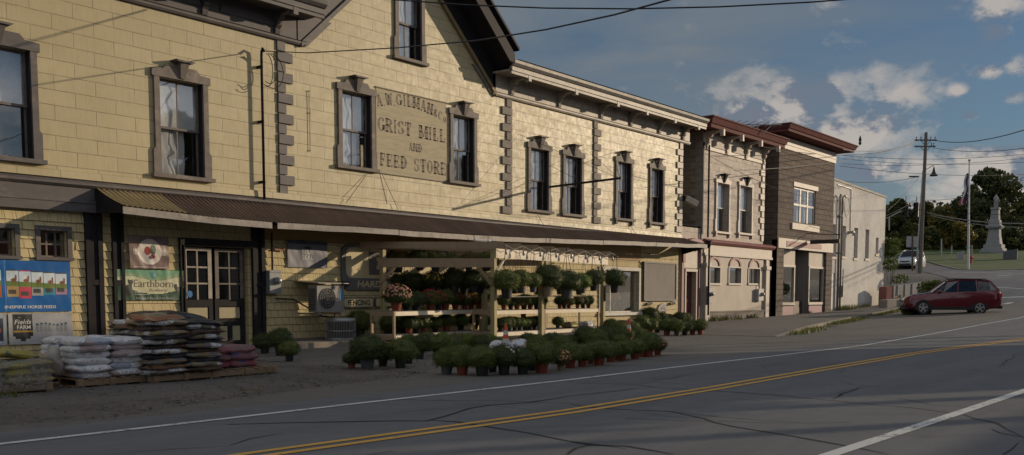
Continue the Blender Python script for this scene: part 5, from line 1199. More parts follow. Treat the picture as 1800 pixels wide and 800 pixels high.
def stack(cx, cy, rz, n, kinds, H_, grp, what, w=1.2, d=1.05, z0=.145, spots=('front left', 'front right', 'back left'), top_all=True, seed=0, lean=0, droopf=None):
    rnd = random.Random(seed); c, s = math.cos(rz), math.sin(rz); base = gh(cx, cy)+z0
    for k in range(n):
        nm = ORD[k]+' layer' if k < n-1 else 'top layer'
        sp = list(spots)+(['back right'] if (k == n-1 and top_all and 'back right' not in spots) else [])
        for q in sp:
            px = (-w/4 if 'left' in q else w/4)+rnd.uniform(-.03, .03)+lean*k; py = (-d/4 if 'front' in q else d/4)+rnd.uniform(-.03, .03)
            kd = kinds[(k+('right' in q)) % len(kinds)] if isinstance(kinds, list) else kinds
            sack(kd, (cx+c*px-s*py, cy+s*px+c*py, base+H_*.80*(k+.5)+rnd.uniform(-.005, .005)), rz+rnd.uniform(-.06, .06)+(math.pi if rnd.random() > .5 else 0), w/2*1.06, d/2*1.08, H_, rnd.randint(0, 3), '%s, %s of the %s, in %s' % (what[kd] if isinstance(what, dict) else what, q, nm, grp), grp, (rnd.uniform(-.03, .03), rnd.uniform(-.03, .03)), (droopf(k, q) if droopf else 0))
pc = lambda px, py, w, d: (lambda g: (g.x+w/2, g.y+d/2))(ground(px, py))
c2 = pc(135, 684, 1.1, 1.05); pallet(*c2, .03, 'wooden pallet under the white sack stack', 1.12, 1.05)
stack(*c2, .03, 6, 'white', .122, 'the white sack stack', 'white feed sack', w=1.1, seed=2)
c1 = (c2[0]-1.62, c2[1]-.12); pallet(*c1, .0, 'wooden pallet under the tan film wrapped sacks at the left edge', 1.3, 1.1)
stack(*c1, 0, 3, 'tan', .125, 'the tan film wrapped stack', 'tan bedding sack', w=1.35, d=1.1, seed=3)
sack('tan', (c1[0]+.28, c1[1]-.15, gh(*c1)+.145+.1*3+.10), .5, .72, .42, .12, 1, 'loose tan sack lying askew on top of the film wrapped stack', 'loose sacks', (.05, .12))
sack('tan', (c1[0]-.25, c1[1]+.2, gh(*c1)+.145+.1*3+.08), -.3, .72, .42, .12, 2, 'loose tan sack at the back on top of the film wrapped stack', 'loose sacks', (0, -.08))
c3 = pc(262, 676, 1.25, 1.1); c3 = (c3[0]+.02, c3[1]); pallet(*c3, .06, 'wooden pallet under the tall dark sack stack', 1.2, 1.05)
wh = {'dark': 'dark soil sack', 'silver': 'silver soil sack', 'black': 'black soil sack', 'print': 'colour printed soil sack'}
stack(c3[0]-.02, c3[1], .06, 11, ['silver', 'dark', 'silver', 'black'], .095, 'the tall dark sack stack', wh, w=1.35, d=1.15, seed=7, lean=.006, droopf=lambda k, q: .14 if k > 6 and 'right' in q else 0)
sack('print', (c3[0]-.33, c3[1]-.30, gh(*c3)+.145+.076*11+.045), .25, .78, .56, .10, 1, 'colour printed sack lying across the front top of the tall dark stack', 'loose sacks', (.10, -.03))
sack('black', (c3[0]+.38, c3[1]+.05, gh(*c3)+.145+.076*11+.04), -.1, .85, .6, .12, 2, 'bulging black sack on the right top of the tall dark stack', 'loose sacks', (0, .16), .2)
sack('black', (c3[0]+.05, c3[1]+.3, gh(*c3)+.145+.076*11+.07), .1, .85, .55, .12, 3, 'bulging black sack at the back top of the tall dark stack', 'loose sacks', (0, .03), .1)
c4_ = pc(372, 666, 1.2, 1.0); c4_ = (c4_[0]+.05, c4_[1]); pallet(*c4_, .08, 'low weathered pallet under the plum coloured sacks', 1.35, 1.05)
stack(c4_[0]-.22, c4_[1]+.15, .08, 3, 'pink', .15, 'the small plum stack', 'plum coloured sack', w=1.2, d=1.0, seed=9)
# film
def m_film():
    m = bpy.data.materials.new('clear_film'); m.use_nodes = True; nt = m.node_tree; nt.nodes.clear(); o = N(nt, 'ShaderNodeOutputMaterial'); t = N(nt, 'ShaderNodeBsdfTransparent'); g = N(nt, 'ShaderNodeBsdfPrincipled'); g.inputs['Base Color'].default_value = (.35, .34, .3, 1); g.inputs['Roughness'].default_value = .25
    n = noisef(nt, pos(nt), 6, 7, .7, 1.5); b = N(nt, 'ShaderNodeBump'); b.inputs['Strength'].default_value = 1; b.inputs['Distance'].default_value = .05; L(nt, n, b.inputs['Height']); L(nt, b.outputs[0], g.inputs['Normal'])
    mx = N(nt, 'ShaderNodeMixShader'); L(nt, ramp(nt, n, .42, .62, .12, .62), mx.inputs[0]); L(nt, t.outputs[0], mx.inputs[1]); L(nt, g.outputs[0], mx.inputs[2]); L(nt, mx.outputs[0], o.inputs[0]); return m
mf = m_film(); t = MB(); b0 = gh(*c1)+.06; nA, nB = 48, 8
for j in range(nB+1):
    for i in range(nA):
        a = 2*math.pi*i/nA; sx_, sy_ = math.cos(a), math.sin(a); k = 1/max(abs(sx_), abs(sy_))**.8; q = 1+.05*noise.noise(Vector((sx_*3, sy_*3, j*.7)))+.02*noise.noise(Vector((sx_*9, sy_*9, j*1.9)))
        t.v.append((c1[0]+.62*sx_*k*q*1.12, c1[1]+.52*sy_*k*q*1.12, b0+.43*j/nB+.03*noise.noise(Vector((sx_*4, sy_*4, 5)))*(j/nB)))
for j in range(nB):
    for i in range(nA): t.f.append((j*nA+i, j*nA+(i+1) % nA, (j+1)*nA+(i+1) % nA, (j+1)*nA+i)); t.mi.append(0)
tag(t.build('stretch_film', mf, smooth=True, loc=(c1[0], c1[1], b0)), 'crumpled clear stretch film wound around the tan sack stack', 'film')
for lc, lab, sz in (((c2[0]+.66, c2[1]-.5, .12), 'scrap of white torn film at the right end of the white stack pallet', (.1, .1, .13)), ((c2[0]-.72, c2[1]-.2, .42), 'flap of pale cardboard at the left end of the white stack', (.12, .16, .2))):
    t = MB(); t.ell((0, 0, 0), sz, 12, 9)
    t.v = [tuple(Vector(v)*(1+.5*noise.noise(Vector(v)*9))) for v in t.v]
    ob = t.build('torn_wrapping', mat('torn_white', (.42, .38, .33), (.25, .22, .2), rough=.5, scale=8), smooth=True); ob.location = (lc[0], lc[1], lc[2]+gh(lc[0], lc[1])); tag(ob, lab, 'wrapping')

rnd = random.Random(77); t = MB()
for i in range(3200):
    if rnd.random() < .55: x = rnd.uniform(3.5, 15); y = edge_y(x)+rnd.gauss(.15, .28)
    else: x = rnd.uniform(4, 21); y = rnd.uniform(11.5, 19.5)
    s_ = rnd.uniform(.006, .022) if rnd.random() < .93 else rnd.uniform(.025, .05); z = gh(x, y)-.02+yard_bump(x, y)+.022; a = rnd.uniform(0, 6.28); c_, q_ = math.cos(a)*s_, math.sin(a)*s_
    t.add([(x-c_, y-q_, z-.004), (x+q_*.8, y-c_*.8, z-.004), (x+c_, y+q_, z-.004), (x-q_*.7, y+c_*.7, z-.004), (x, y, z+s_*.7)], [(0, 1, 4), (1, 2, 4), (2, 3, 4), (3, 0, 4)])
tag(t.build('rubble_and_litter', mat('rubble', (.20, .17, .14), (.11, .09, .07), rough=.95, scale=12, obj=False)), 'scattered grit, stones and dry leaves over the yard in front of the mill', 'grit', kind='stuff')
rnd = random.Random(78); t = MB()
for i in range(420):
    x = rnd.uniform(5, 20); y = edge_y(min(x, 13))+abs(rnd.gauss(0, 1.3)); s_ = rnd.uniform(.02, .045); z = gh(x, y)+yard_bump(x, y)+.008; a = rnd.uniform(0, 6.28); c_, q_ = math.cos(a)*s_, math.sin(a)*s_
    t.add([(x-c_, y-q_, z), (x+q_*.6, y-c_*.6, z+.012), (x+c_, y+q_, z+.004), (x-q_*.6, y+c_*.6, z+.014)], [(0, 1, 2, 3)])
tag(t.build('fallen_leaves', mat('dry_leaf', (.26, .15, .07), (.16, .09, .04), rough=.8, scale=8, obj=False)), 'dry brown leaves blown along the yard edge', 'leaves', kind='stuff')
t = MB(); n = 18; t.add([(13.93+.075*math.cos(2*math.pi*i/n), FY(-.14), 1.42+.085*math.sin(2*math.pi*i/n)) for i in range(n)], [tuple(range(n))]); st_ = t.build('door_sticker', flat('sticker_blue', (.02, .16, .45), .4), loc=(13.93, FY(-.14), 1.42)); tag(st_, 'small round bright blue sticker on the left door glass', 'sticker')

# ------------------------------------------------------------------ potted chrysanthemums
def leafmat(name, a, b, c):
    m, nt, bs = _nt(name); g = pos(nt, obj=True); n = noisef(nt, g, 9, 3); n2 = noisef(nt, g, 40, 2)
    k = mixc(nt, ramp(nt, n, .35, .65), a, b); k = mixc(nt, ramp(nt, n2, .5, .7, 0, .8), k, c); L(nt, k, bs.inputs['Base Color']); bs.inputs['Roughness'].default_value = .55; bs.inputs['Specular IOR Level'].default_value = .3
    tr = N(nt, 'ShaderNodeBsdfTranslucent'); L(nt, k, tr.inputs[0]); mx = N(nt, 'ShaderNodeMixShader'); mx.inputs[0].default_value = .25
    out = nt.nodes['Material Output']; L(nt, bs.outputs[0], mx.inputs[1]); L(nt, tr.outputs[0], mx.inputs[2]); L(nt, mx.outputs[0], out.inputs[0]); return m
LM = {'green': leafmat('mum_leaf_green', (.085, .108, .024), (.11, .135, .034), (.17, .19, .055)),
      'dark': leafmat('mum_leaf_dark', (.05, .068, .02), (.064, .085, .025), (.095, .115, .038)),
      'lime': leafmat('mum_leaf_lime', (.09, .15, .02), (.12, .18, .03), (.16, .2, .04)),
      'bronze': leafmat('mum_leaf_bronze', (.10, .085, .03), (.13, .10, .035), (.20, .13, .05))}
BL = {'pink': flat('petal_pink', (.38, .17, .12), .7), 'red': flat('petal_red', (.28, .012, .015), .7), 'yellow': flat('petal_yellow', (.55, .30, .02), .7), 'white': flat('petal_white', (.5, .47, .38), .7), 'peach': flat('petal_peach', (.55, .30, .14), .7), 'purple': flat('petal_purple', (.18, .04, .14), .7), 'orange': flat('petal_orange', (.5, .10, .02), .7)}
POT = {'terracotta': mat('terracotta_plastic', (.26, .055, .025), (.2, .04, .02), rough=.5), 'grey': mat('grey_pot', (.075, .08, .085), (.055, .06, .065), rough=.5), 'black': mat('black_pot', (.02, .02, .021), (.015, .015, .015), rough=.45), 'beige': mat('beige_pot', (.3, .22, .14), (.2, .15, .1), rough=.6)}
def foliage_mesh(seed, m, n=1700, core_m=None):
    rnd = random.Random(seed); mb = MB(); c = Vector((0, 0, .36)); rr_ = Vector((.32, .32, .245))
    lump = lambda d: 1+.22*noise.noise(d*1.9+Vector((seed*3.1, 0, 0)))+.10*noise.noise(d*6+Vector((seed, 0, 0)))
    # inner body
    cv = MB(); cv.ell((0, 0, 0), (1, 1, 1), 16, 10)
    vs = []
    for v in cv.v:
        d = Vector(v); k = .86*lump(d); z = d.z*rr_.z*k; vs.append((c.x+d.x*rr_.x*k, c.y+d.y*rr_.y*k, c.z+max(z, -.17)))
    mb.add(vs, cv.f)
    for i in range(n):
        z = rnd.uniform(-.82, 1); a = rnd.uniform(0, 2*math.pi); q = math.sqrt(1-z*z); d = Vector((q*math.cos(a), q*math.sin(a), z)); k = rnd.uniform(.85, 1.02)*lump(d)
        p = c+Vector((d.x*rr_.x, d.y*rr_.y, d.z*rr_.z))*k
        nrm = (d+Vector((rnd.gauss(0, .5), rnd.gauss(0, .5), rnd.gauss(0, .5)))).normalized(); t1 = nrm.cross(Vector((rnd.gauss(0, 1), rnd.gauss(0, 1), rnd.gauss(0, 1)))).normalized(); t2 = nrm.cross(t1)
        s = rnd.uniform(.009, .018); mb.add([p-t1*s*1.2, p-t2*s*.6+nrm*.004, p+t1*s*1.3, p+t2*s*.6+nrm*.004], [(0, 1, 2, 3)])
    return mb
def blossom_mesh(seed, n, spread=.6, size=.026):
    rnd = random.Random(seed); mb = MB(); c = Vector((0, 0, .38)); rr_ = Vector((.33, .33, .255))
    for i in range(n):
        z = rnd.uniform(-.2, 1) if spread > .5 else rnd.uniform(.2, 1); a = rnd.uniform(0, 2*math.pi); q = math.sqrt(1-z*z); d = Vector((q*math.cos(a), q*math.sin(a), z)); p = c+Vector((d.x*rr_.x, d.y*rr_.y, d.z*rr_.z))*rnd.uniform(.95, 1.05)
        t1 = d.cross(Vector((0, .1, 1))).normalized(); t2 = d.cross(t1); s = size*rnd.uniform(.7, 1.2); k = 7; vs = [p+d*s*.5]; 
        for j in range(k): t = 2*math.pi*j/k; vs.append(p+(t1*math.cos(t)+t2*math.sin(t))*s)
        mb.add(vs, [(0, 1+j, 1+(j+1) % k) for j in range(k)])
    return mb
MESH = {}
def getmesh(key, fn):
    if key not in MESH: MESH[key] = fn()
    return MESH[key]
def pot_mesh(kind, squat=False):
    t = MB(); t.lathe([(.095, 0), (.122, .18), (.135, .185), (.137, .21), (.12, .212), (.11, .19)], n=18); return t.mesh('pot', POT[kind], smooth=False)
PL = []
def mum(loc, dia, leaf, pot, row, bloom=None, hang=False, desc=None, grp=None, px=0, nb=55, squash=1):
    """label is given later, once each row is known"""
    s = dia/.62; o = bpy.data.objects.new('hanging_mum' if hang else 'potted_mum', None); col.objects.link(o); o.empty_display_size = .2; o.location = loc; sq = squash*random.uniform(.86, 1.12); o.scale = (s*random.uniform(.93, 1.08), s*random.uniform(.93, 1.08), s*sq); o.rotation_euler = (random.uniform(-.05, .05), random.uniform(-.05, .05), random.uniform(0, 6.28)); ORG[o.name] = (0, 0, 0)
    sd = random.randint(0, 3)
    def ch(name, me): c = bpy.data.objects.new(name, me); col.objects.link(c); c.parent = o; return c
    ch('foliage', getmesh(('f', leaf, sd), lambda: foliage_mesh(sd+len(leaf)*7, LM[leaf]).mesh('foliage', LM[leaf])))
    ch('pot', getmesh(('p', pot), lambda: pot_mesh(pot)))
    if bloom: ch('blossoms', getmesh(('b', bloom, nb), lambda: blossom_mesh(nb, nb, .6 if nb > 40 else .3, .03 if nb > 80 else .024).mesh('blossoms', BL[bloom])))
    if hang:
        def hm():
            t = MB()
            for k in range(3): a = k*2.1; t.tube([(.16*math.cos(a), .16*math.sin(a), .24), (.02*math.cos(a), .02*math.sin(a), .95)], .005, 4)
            t.tube([(0, 0, .93), (0, 0, 1.0), (.03, 0, 1.04), (0, 0, 1.07)], .007, 4); return t.mesh('hanger', m_dark)
        ch('hanger', getmesh('h', hm))
    PL.append((row, px, o, leaf, bloom, pot, hang)); return o
def gm(px, py, wpx, leaf, pot, row, bloom=None, nb=55, squash=1):
    p = ground(px, py); d = (p-EYE).dot(FW); dia = wpx/_f*d*1.05; back = Vector((p.x, p.y, 0)).normalized()*.115*dia/.62
    q = Vector((p.x+back.x, p.y+back.y, 0)); z = gh(q.x, q.y)
    if q.y > 19.95 and 16 < q.x < 24: z = .15
    mum((q.x, q.y, z), dia, leaf, pot, row, bloom, px=px, nb=nb, squash=squash)
F_ = 'front row on the ground'
for a in ((618, 648, 32, 'dark', 'terracotta', F_), (646, 651, 58, 'dark', 'grey', F_), (673, 645, 44, 'dark', 'black', F_), (704, 648, 50, 'green', 'black', F_), (738, 632, 42, 'dark', 'black', F_),
          (785, 659, 52, 'green', 'grey', F_), (813, 660, 50, 'green', 'terracotta', F_), (848, 662, 60, 'green', 'black', F_), (886, 660, 50, 'dark', 'black', F_, 'white', 14), (919, 659, 52, 'dark', 'black', F_), (952, 657, 62, 'green', 'terracotta', F_),
          (985, 652, 34, 'bronze', 'beige', F_, 'peach', 90), (1002, 648, 46, 'green', 'terracotta', F_), (1023, 645, 42, 'green', 'terracotta', F_), (1053, 643, 50, 'green', 'terracotta', F_), (1073, 637, 38, 'green', 'terracotta', F_), (1094, 635, 36, 'green', 'terracotta', F_),
          (1116, 632, 40, 'green', 'terracotta', F_), (1140, 628, 42, 'green', 'terracotta', F_), (1156, 625, 34, 'bronze', 'terracotta', F_, 'peach', 60)): gm(*a)
for a in ((630, 640, 30, 'dark', 'black', F_), (718, 640, 34, 'green', 'black', F_), (866, 655, 40, 'dark', 'black', F_), (935, 652, 40, 'green', 'black', F_), (1038, 640, 34, 'green', 'terracotta', F_), (1084, 633, 30, 'lime', 'terracotta', F_), (1128, 628, 30, 'bronze', 'terracotta', F_)): gm(*a)
S_ = 'second row on the ground'
for a in ((720, 622, 36, 'green', 'black', S_, 'purple', 14), (752, 618, 34, 'green', 'black', S_, 'purple', 25), (778, 617, 32, 'lime', 'black', S_), (804, 616, 32, 'green', 'black', S_, 'pink', 20), (824, 620, 30, 'lime', 'black', S_), (906, 624, 30, 'green', 'black', S_), (930, 622, 34, 'dark', 'black', S_), (1005, 618, 34, 'dark', 'black', S_), (1032, 618, 42, 'dark', 'black', S_), (1048, 622, 40, 'green', 'terracotta', S_), (1076, 608, 34, 'dark', 'terracotta', S_), (1100, 610, 32, 'green', 'terracotta', S_), (1122, 607, 34, 'green', 'terracotta', S_)): gm(*a)
for a in ((700, 628, 34, 'dark', 'black', S_), (768, 626, 36, 'green', 'black', S_), (795, 628, 36, 'green', 'black', S_, 'purple', 20), (845, 626, 38, 'dark', 'black', S_), (862, 616, 30, 'lime', 'black', S_), (945, 628, 40, 'green', 'black', S_), (968, 620, 38, 'dark', 'black', S_), (990, 628, 36, 'green', 'black', S_), (1060, 612, 40, 'dark', 'black', S_), (1090, 618, 30, 'green', 'terracotta', S_), (1140, 612, 30, 'green', 'terracotta', S_)): gm(*a)
T_ = 'group below the shop window'
for a in ((1074, 592, 30, 'green', 'terracotta', T_), (1095, 592, 30, 'bronze', 'terracotta', T_), (1113, 593, 28, 'green', 'terracotta', T_), (1128, 590, 32, 'green', 'terracotta', T_), (1143, 588, 30, 'green', 'terracotta', T_), (1156, 586, 28, 'green', 'black', T_), (1143, 577, 34, 'dark', 'grey', T_), (1162, 576, 26, 'dark', 'grey', T_), (1064, 600, 30, 'dark', 'terracotta', T_), (1090, 602, 34, 'green', 'black', T_)): gm(*a)
U_ = 'ground group near the red door'
for a in ((1172, 590, 30, 'green', 'terracotta', U_), (1180, 583, 26, 'dark', 'terracotta', U_), (1190, 591, 28, 'green', 'grey', U_), (1176, 575, 26, 'dark', 'black', U_), (1195, 575, 24, 'dark', 'black', U_), (1204, 590, 26, 'dark', 'black', U_), (1203, 574, 26, 'green', 'black', U_), (1217, 589, 24, 'green', 'terracotta', U_), (1231, 589, 26, 'green', 'terracotta', U_)): gm(*a)
V_ = 'ground group left of the stand'
for a in ((466, 622, 40, 'dark', 'black', V_), (492, 626, 44, 'dark', 'black', V_), (509, 636, 36, 'green', 'black', V_), (521, 606, 46, 'dark', 'grey', V_), (612, 603, 42, 'green', 'grey', V_), (632, 604, 46, 'green', 'grey', V_), (650, 600, 38, 'green', 'terracotta', V_), (688, 604, 40, 'green', 'black', V_), (708, 600, 34, 'lime', 'black', V_)): gm(*a)

# ------------------------------------------------------------------ timber plant stand
m_timber = mat('new_timber', (.36, .25, .15), (.28, .19, .11), rough=.7, scale=3, stretch=(1.5, 1.5, .6)); m_timberp = mat('green_treated_timber', (.42, .35, .17), (.33, .28, .13), rough=.7, scale=3, stretch=(3, 3, .6))
m_timberw = mat('sunlit_timber', (.78, .68, .53), (.64, .54, .41), rough=.6, scale=3)  # timber copy for front parts, paler with strong sun put into its colour
PA = onZ(868, 603, .0); PB = Vector((19.86, 20.62, 0)); PC = onZ(1059, 590, 0); PM = onZ(970, 598, 0)
ld = (PB-PA).normalized(); fd = (PC-PA).normalized(); PD = PC+(PB-PA)*.62; PM = PA.lerp(PC, (PM.x-PA.x)/(PC.x-PA.x))
st = thing('plant_stand', tuple(PA.lerp(PD, .5)), 'open timber pergola stand hung and stacked with potted chrysanthemums', 'plant stand')
def post(p, zt, m=m_timberp): t = MB(); t.bar((p.x, p.y, -.02), (p.x, p.y, zt), .14, .14, up=tuple(fd)); t.build('post', m, st, bevel=.006)
for p in (PA, PM, PC): post(p, 2.74)
post(PB, 2.72); post(PD, 2.6); post(PA.lerp(PB, .5)+fd*2.3, 2.6)
U = lambda p, z: Vector((p.x, p.y, z))
def beam(name, a, b, za, zb, h, w=.045, m=m_timber): t = MB(); t.bar(U(a, za), U(b, zb), w, h); return t.build(name, m, st)
beam('side_beam', PA-ld*.04-fd*.10, PB+ld*.08-fd*.10, 2.34, 2.34, .26)
beam('front_beam', PA-fd*.08-ld*.10, PC+fd*.12-ld*.10, 2.62, 2.60, .27, m=m_timberw)
beam('inner_beam', PM, PM+(PB-PA)*.8, 2.42, 2.42, .2)
for k in range(8):
    a = PA+fd*(-.14+.93*k) - ld*.38; b = a+ld*(3.35+.38+.45) if k < 3 else a+ld*(2.6); beam('rafter', a, b, 2.85-.004*k, 2.85-.004*k, .19)
for (p, dv, a_, z0_, z1_) in ((PB, -ld, .42, 1.75, 2.22), (PA, ld, .42, 1.70, 2.22), (PA, fd, .42, 2.1, 2.5), (PC, -fd, .35, 2.1, 2.5)):
    t = MB(); off = (-fd*.10 if abs(dv.dot(ld)) > .9 else -ld*.1); t.bar(U(p+off, z0_), U(p+off+dv*a_, z1_), .09, .045, up=tuple((fd if abs(dv.dot(ld)) > .9 else ld))); t.build('corner_brace', m_timber if abs(dv.dot(ld)) > .9 else m_timberw, st)
o = thing('string_lights', tuple(PA+Vector((0, 0, 2.6))), 'string of bare bulbs hung along the rafter ends of the plant stand', 'string lights'); t = MB(); cp = []; bulbs = []
for k in range(8):
    p = PA+fd*(-.14+.93*k)-ld*.42; cp += [U(p, 2.86), U(p+fd*.45, 2.74)]; bulbs.append(U(p-ld*.02, 2.86))
t.tube(cp, .011, 5); t.build('cable', m_trimpale, o)
for p in bulbs:
    t = MB(); t.lathe([(.006, 0), (.01, -.1), (.028, -.13), (.028, -.17), (.045, -.22), (.035, -.27), (.01, -.285)], tuple(p), 8); t.build('bulb', mat('bulb_glass', (.4, .38, .33), rough=.2), o, smooth=True)
for (pa, pb, lab) in (((674, 427), (701, 429), 'unlit tube lamp under the awning above the left beam'), ((834, 422), (862, 424), 'unlit tube lamp under the awning near the corner post')):
    a, b = atd(*pa, 29.5), atd(*pb, 29.9); t = MB(); t.tube([a, b], .045, 8); tag(t.build('tube_lamp', mat('tube_white', (.6, .62, .62), rough=.3), loc=tuple(a)), lab, 'lamp')
t = MB(); t.tube([onZ(876, 522.5, 1.35), onZ(1045, 519.5, 1.36)] if False else [atd(876, 522.5, 28.2), atd(1043, 520, 32.4)], .016, 6); tag(t.build('water_pipe', m_gutter, loc=tuple(PA)), 'thin pale pipe running level along the front of the stand', 'pipe')
t = MB(); q = PC-ld*.09; t.bar(U(q, 1.2), U(q, 1.75), .3, .012, up=tuple(ld)); tag(t.build('paper_notice', mat('paper', (.5, .48, .44), rough=.9), loc=tuple(U(q, 1.2))), 'white paper notice on the right hand post of the stand', 'notice')
# benches with two shelves
def bench(a, dirv, L_, dep, label, uz=.95, lz=.30, m=m_timberw):
    perp = Vector((-dirv.y, dirv.x, 0)); o = thing('plant_bench', (a.x, a.y, 0), label, 'bench', 'two tier benches under the stand')
    def B(name, p, q, w, h, mm=m_timber, **k): t = MB(); t.bar(p, q, w, h, **k); t.build(name, mm, o)
    for z in (uz, lz):
        B('front_rail', U(a, z-.06), U(a+dirv*L_, z-.06), .04, .11, m); B('back_rail', U(a+perp*dep, z-.06), U(a+perp*dep+dirv*L_, z-.06), .04, .11)
        for e in (0, L_): B('end_rail', U(a+dirv*(e-.02), z-.06), U(a+perp*dep+dirv*(e-.02), z-.06), .04, .11)
        B('shelf', U(a+perp*dep/2, z), U(a+perp*dep/2+dirv*L_, z), dep, .02, mat('shelf_grey', (.22, .2, .18), (.14, .13, .12), rough=.8))
    for e in (0, L_):
        for s_ in (0, 1): B('leg', U(a+perp*dep*s_+dirv*e, 0), U(a+perp*dep*s_+dirv*e, uz-.01), .05, .09, up=tuple(dirv))
        B('leg_brace', U(a+perp*dep*.1+dirv*e, .02), U(a+perp*dep*.7+dirv*e, lz-.05), .04, .08)
    return o
bA = Vector((18.55, 18.85, 0)); dA = Vector((5.2, 1.15, 0)).normalized(); bench(bA, dA, 5.0, .72, 'long two tier bench standing askew at the left side of the stand')
g1 = PA-ld*.02+fd*.1; bench(g1+ld*.06, fd, 2.75, .75, 'two tier timber bench between the corner post and the middle post')
g2 = PM+ld*.04+fd*.12; bench(g2, fd, (PC-PM).length-.35, .75, 'two tier timber bench between the middle post and the far post')
# plants on benches and hanging
def sm_(px, py, z, wpx, leaf, pot, row, bloom=None, nb=55):
    p = onZ(px, py, z+.01) ; d = (p-EYE).dot(FW)
    if d > 40 or d < 20: d = min(40, max(24, d)); p = atd(px, py, d)
    mum((p.x, p.y, z+.012), wpx/_f*d, leaf, pot, row, bloom, px=px, nb=nb)
def onbench(a, dirv, px, off, z, wpx, leaf, pot, row, bloom=None, nb=55):
    perp = Vector((-dirv.y, dirv.x, 0)); base = a+perp*off
    # intersect the pixel column with the bench line
    v = ray(px, 560); n = Vector((-v.y, v.x)); t_ = -(n.x*(base.x)+n.y*(base.y))/(n.x*dirv.x+n.y*dirv.y); p = base+dirv*t_; d = (Vector((p.x, p.y, 0))-EYE).dot(FW)
    mum((p.x, p.y, z+.012), wpx/_f*d, leaf, pot, row, bloom, px=px, nb=nb)
A1 = 'upper shelf of the left bench'
for a in ((697, 52, 'dark', 'terracotta', 'pink', 130), (731, 38, 'dark', 'black', None, 0), (757, 40, 'green', 'terracotta', 'red', 100), (783, 34, 'green', 'terracotta', None, 0), (801, 34, 'dark', 'terracotta', 'red', 60), (817, 28, 'green', 'terracotta', 'pink', 40), (843, 46, 'dark', 'terracotta', None, 0), (714, 30, 'green', 'black', None, 0), (771, 30, 'bronze', 'black', 'orange', 50), (828, 30, 'bronze', 'terracotta', 'yellow', 40)):
    onbench(bA, dA, a[0], .3, .95, a[1], a[2], a[3], A1, a[4], a[5] or 55)
A2 = 'lower shelf of the left bench'
for a in ((718, 36, 'dark', 'terracotta', None, 0), (745, 30, 'green', 'terracotta', 'white', 40), (785, 34, 'green', 'terracotta', None, 0), (835, 30, 'dark', 'black', None, 0), (732, 28, 'dark', 'black', None, 0), (765, 30, 'green', 'black', None, 0), (810, 32, 'lime', 'black', None, 0), (850, 28, 'green', 'black', None, 0)):
    onbench(bA, dA, a[0], .3, .30, a[1], a[2], a[3], A2, a[4], a[5] or 55)
B1_ = 'upper front shelf of the stand'
for a in ((886, 26, 'green', 'terracotta', None, 0), (909, 26, 'bronze', 'terracotta', None, 0), (932, 26, 'lime', 'terracotta', None, 0), (952, 24, 'dark', 'terracotta', None, 0), (898, 24, 'dark', 'black', None, 0), (921, 26, 'green', 'black', None, 0), (943, 26, 'dark', 'black', None, 0), (992, 24, 'bronze', 'black', None, 0), (1025, 24, 'dark', 'black', None, 0), (984, 22, 'dark', 'terracotta', None, 0), (1000, 22, 'green', 'terracotta', None, 0), (1015, 22, 'dark', 'terracotta', 'peach', 60), (1034, 22, 'green', 'terracotta', None, 0)):
    onbench(PA, fd, a[0], .35, .95, a[1], a[2], a[3], B1_, a[4], a[5] or 55)
B2_ = 'lower front shelf of the stand'
for a in ((880, 26, 'dark', 'black'), (896, 26, 'green', 'grey'), (914, 26, 'lime', 'grey'), (931, 26, 'green', 'grey'), (948, 24, 'dark', 'black'), (981, 24, 'green', 'grey'), (888, 26, 'green', 'black'), (905, 26, 'dark', 'black'), (923, 26, 'green', 'black'), (940, 26, 'dark', 'black')):
    onbench(PA, fd, a[0], .32, .30, a[1], a[2], a[3], B2_)
def hangm(px, py, d, wpx, leaf, pot, row, bloom=None, nb=55, sq=1):
    dia = wpx/_f*d; p = atd(px, py, d); s = dia/.62; mum((p.x, p.y, p.z-.38*s), dia, leaf, pot, row, bloom, hang=True, px=px, nb=nb, squash=sq)
H1 = 'row hung under the front beam'
for a in ((891, 490, 28.3, 54, 'green', 'black'), (917, 491, 29.1, 40, 'green', 'grey'), (937, 493, 29.5, 34, 'green', 'grey'), (962, 488, 30.0, 54, 'dark', 'beige'), (996, 491, 30.8, 54, 'dark', 'grey'), (1023, 495, 31.4, 34, 'lime', 'grey'), (1044, 488, 32.0, 38, 'dark', 'black'), (1080, 489, 32.6, 42, 'dark', 'black')): hangm(*a, H1)
H2 = 'row hung above the side beam'
for a in ((700, 452, 29.2, 44, 'bronze', 'black'), (738, 452, 29.2, 38, 'dark', 'black', ), (765, 453, 29.3, 40, 'green', 'black'), (795, 454, 29.3, 34, 'green', 'black'), (824, 456, 29.4, 34, 'bronze', 'black'), (856, 452, 29.4, 40, 'green', 'black')): hangm(*a, H2)
H3 = 'row hung below the side beam'
for a in ((694, 490, 29.6, 46, 'dark', 'black'), (727, 490, 29.6, 44, 'dark', 'black'), (762, 490, 29.6, 40, 'dark', 'black', 'yellow', 60), (798, 490, 29.7, 42, 'dark', 'black'), (832, 490, 29.7, 40, 'dark', 'black'), (710, 494, 30.4, 40, 'dark', 'black'), (745, 495, 30.4, 40, 'green', 'black'), (780, 495, 30.4, 36, 'bronze', 'black', 'orange', 50), (815, 495, 30.4, 40, 'green', 'black'), (850, 494, 30.2, 36, 'dark', 'black')):
    hangm(*a[:6], H3, *(a[6:] or ()))
H4 = 'row hung deep inside the stand'
for a in ((905, 494, 32, 36, 'green', 'black'), (945, 496, 33, 36, 'dark', 'black'), (985, 497, 33.5, 34, 'dark', 'black'), (1018, 500, 34, 30, 'green', 'black'), (845, 498, 31, 34, 'bronze', 'black', 'orange', 30)): hangm(*a[:6], H4, *(a[6:] or ()))
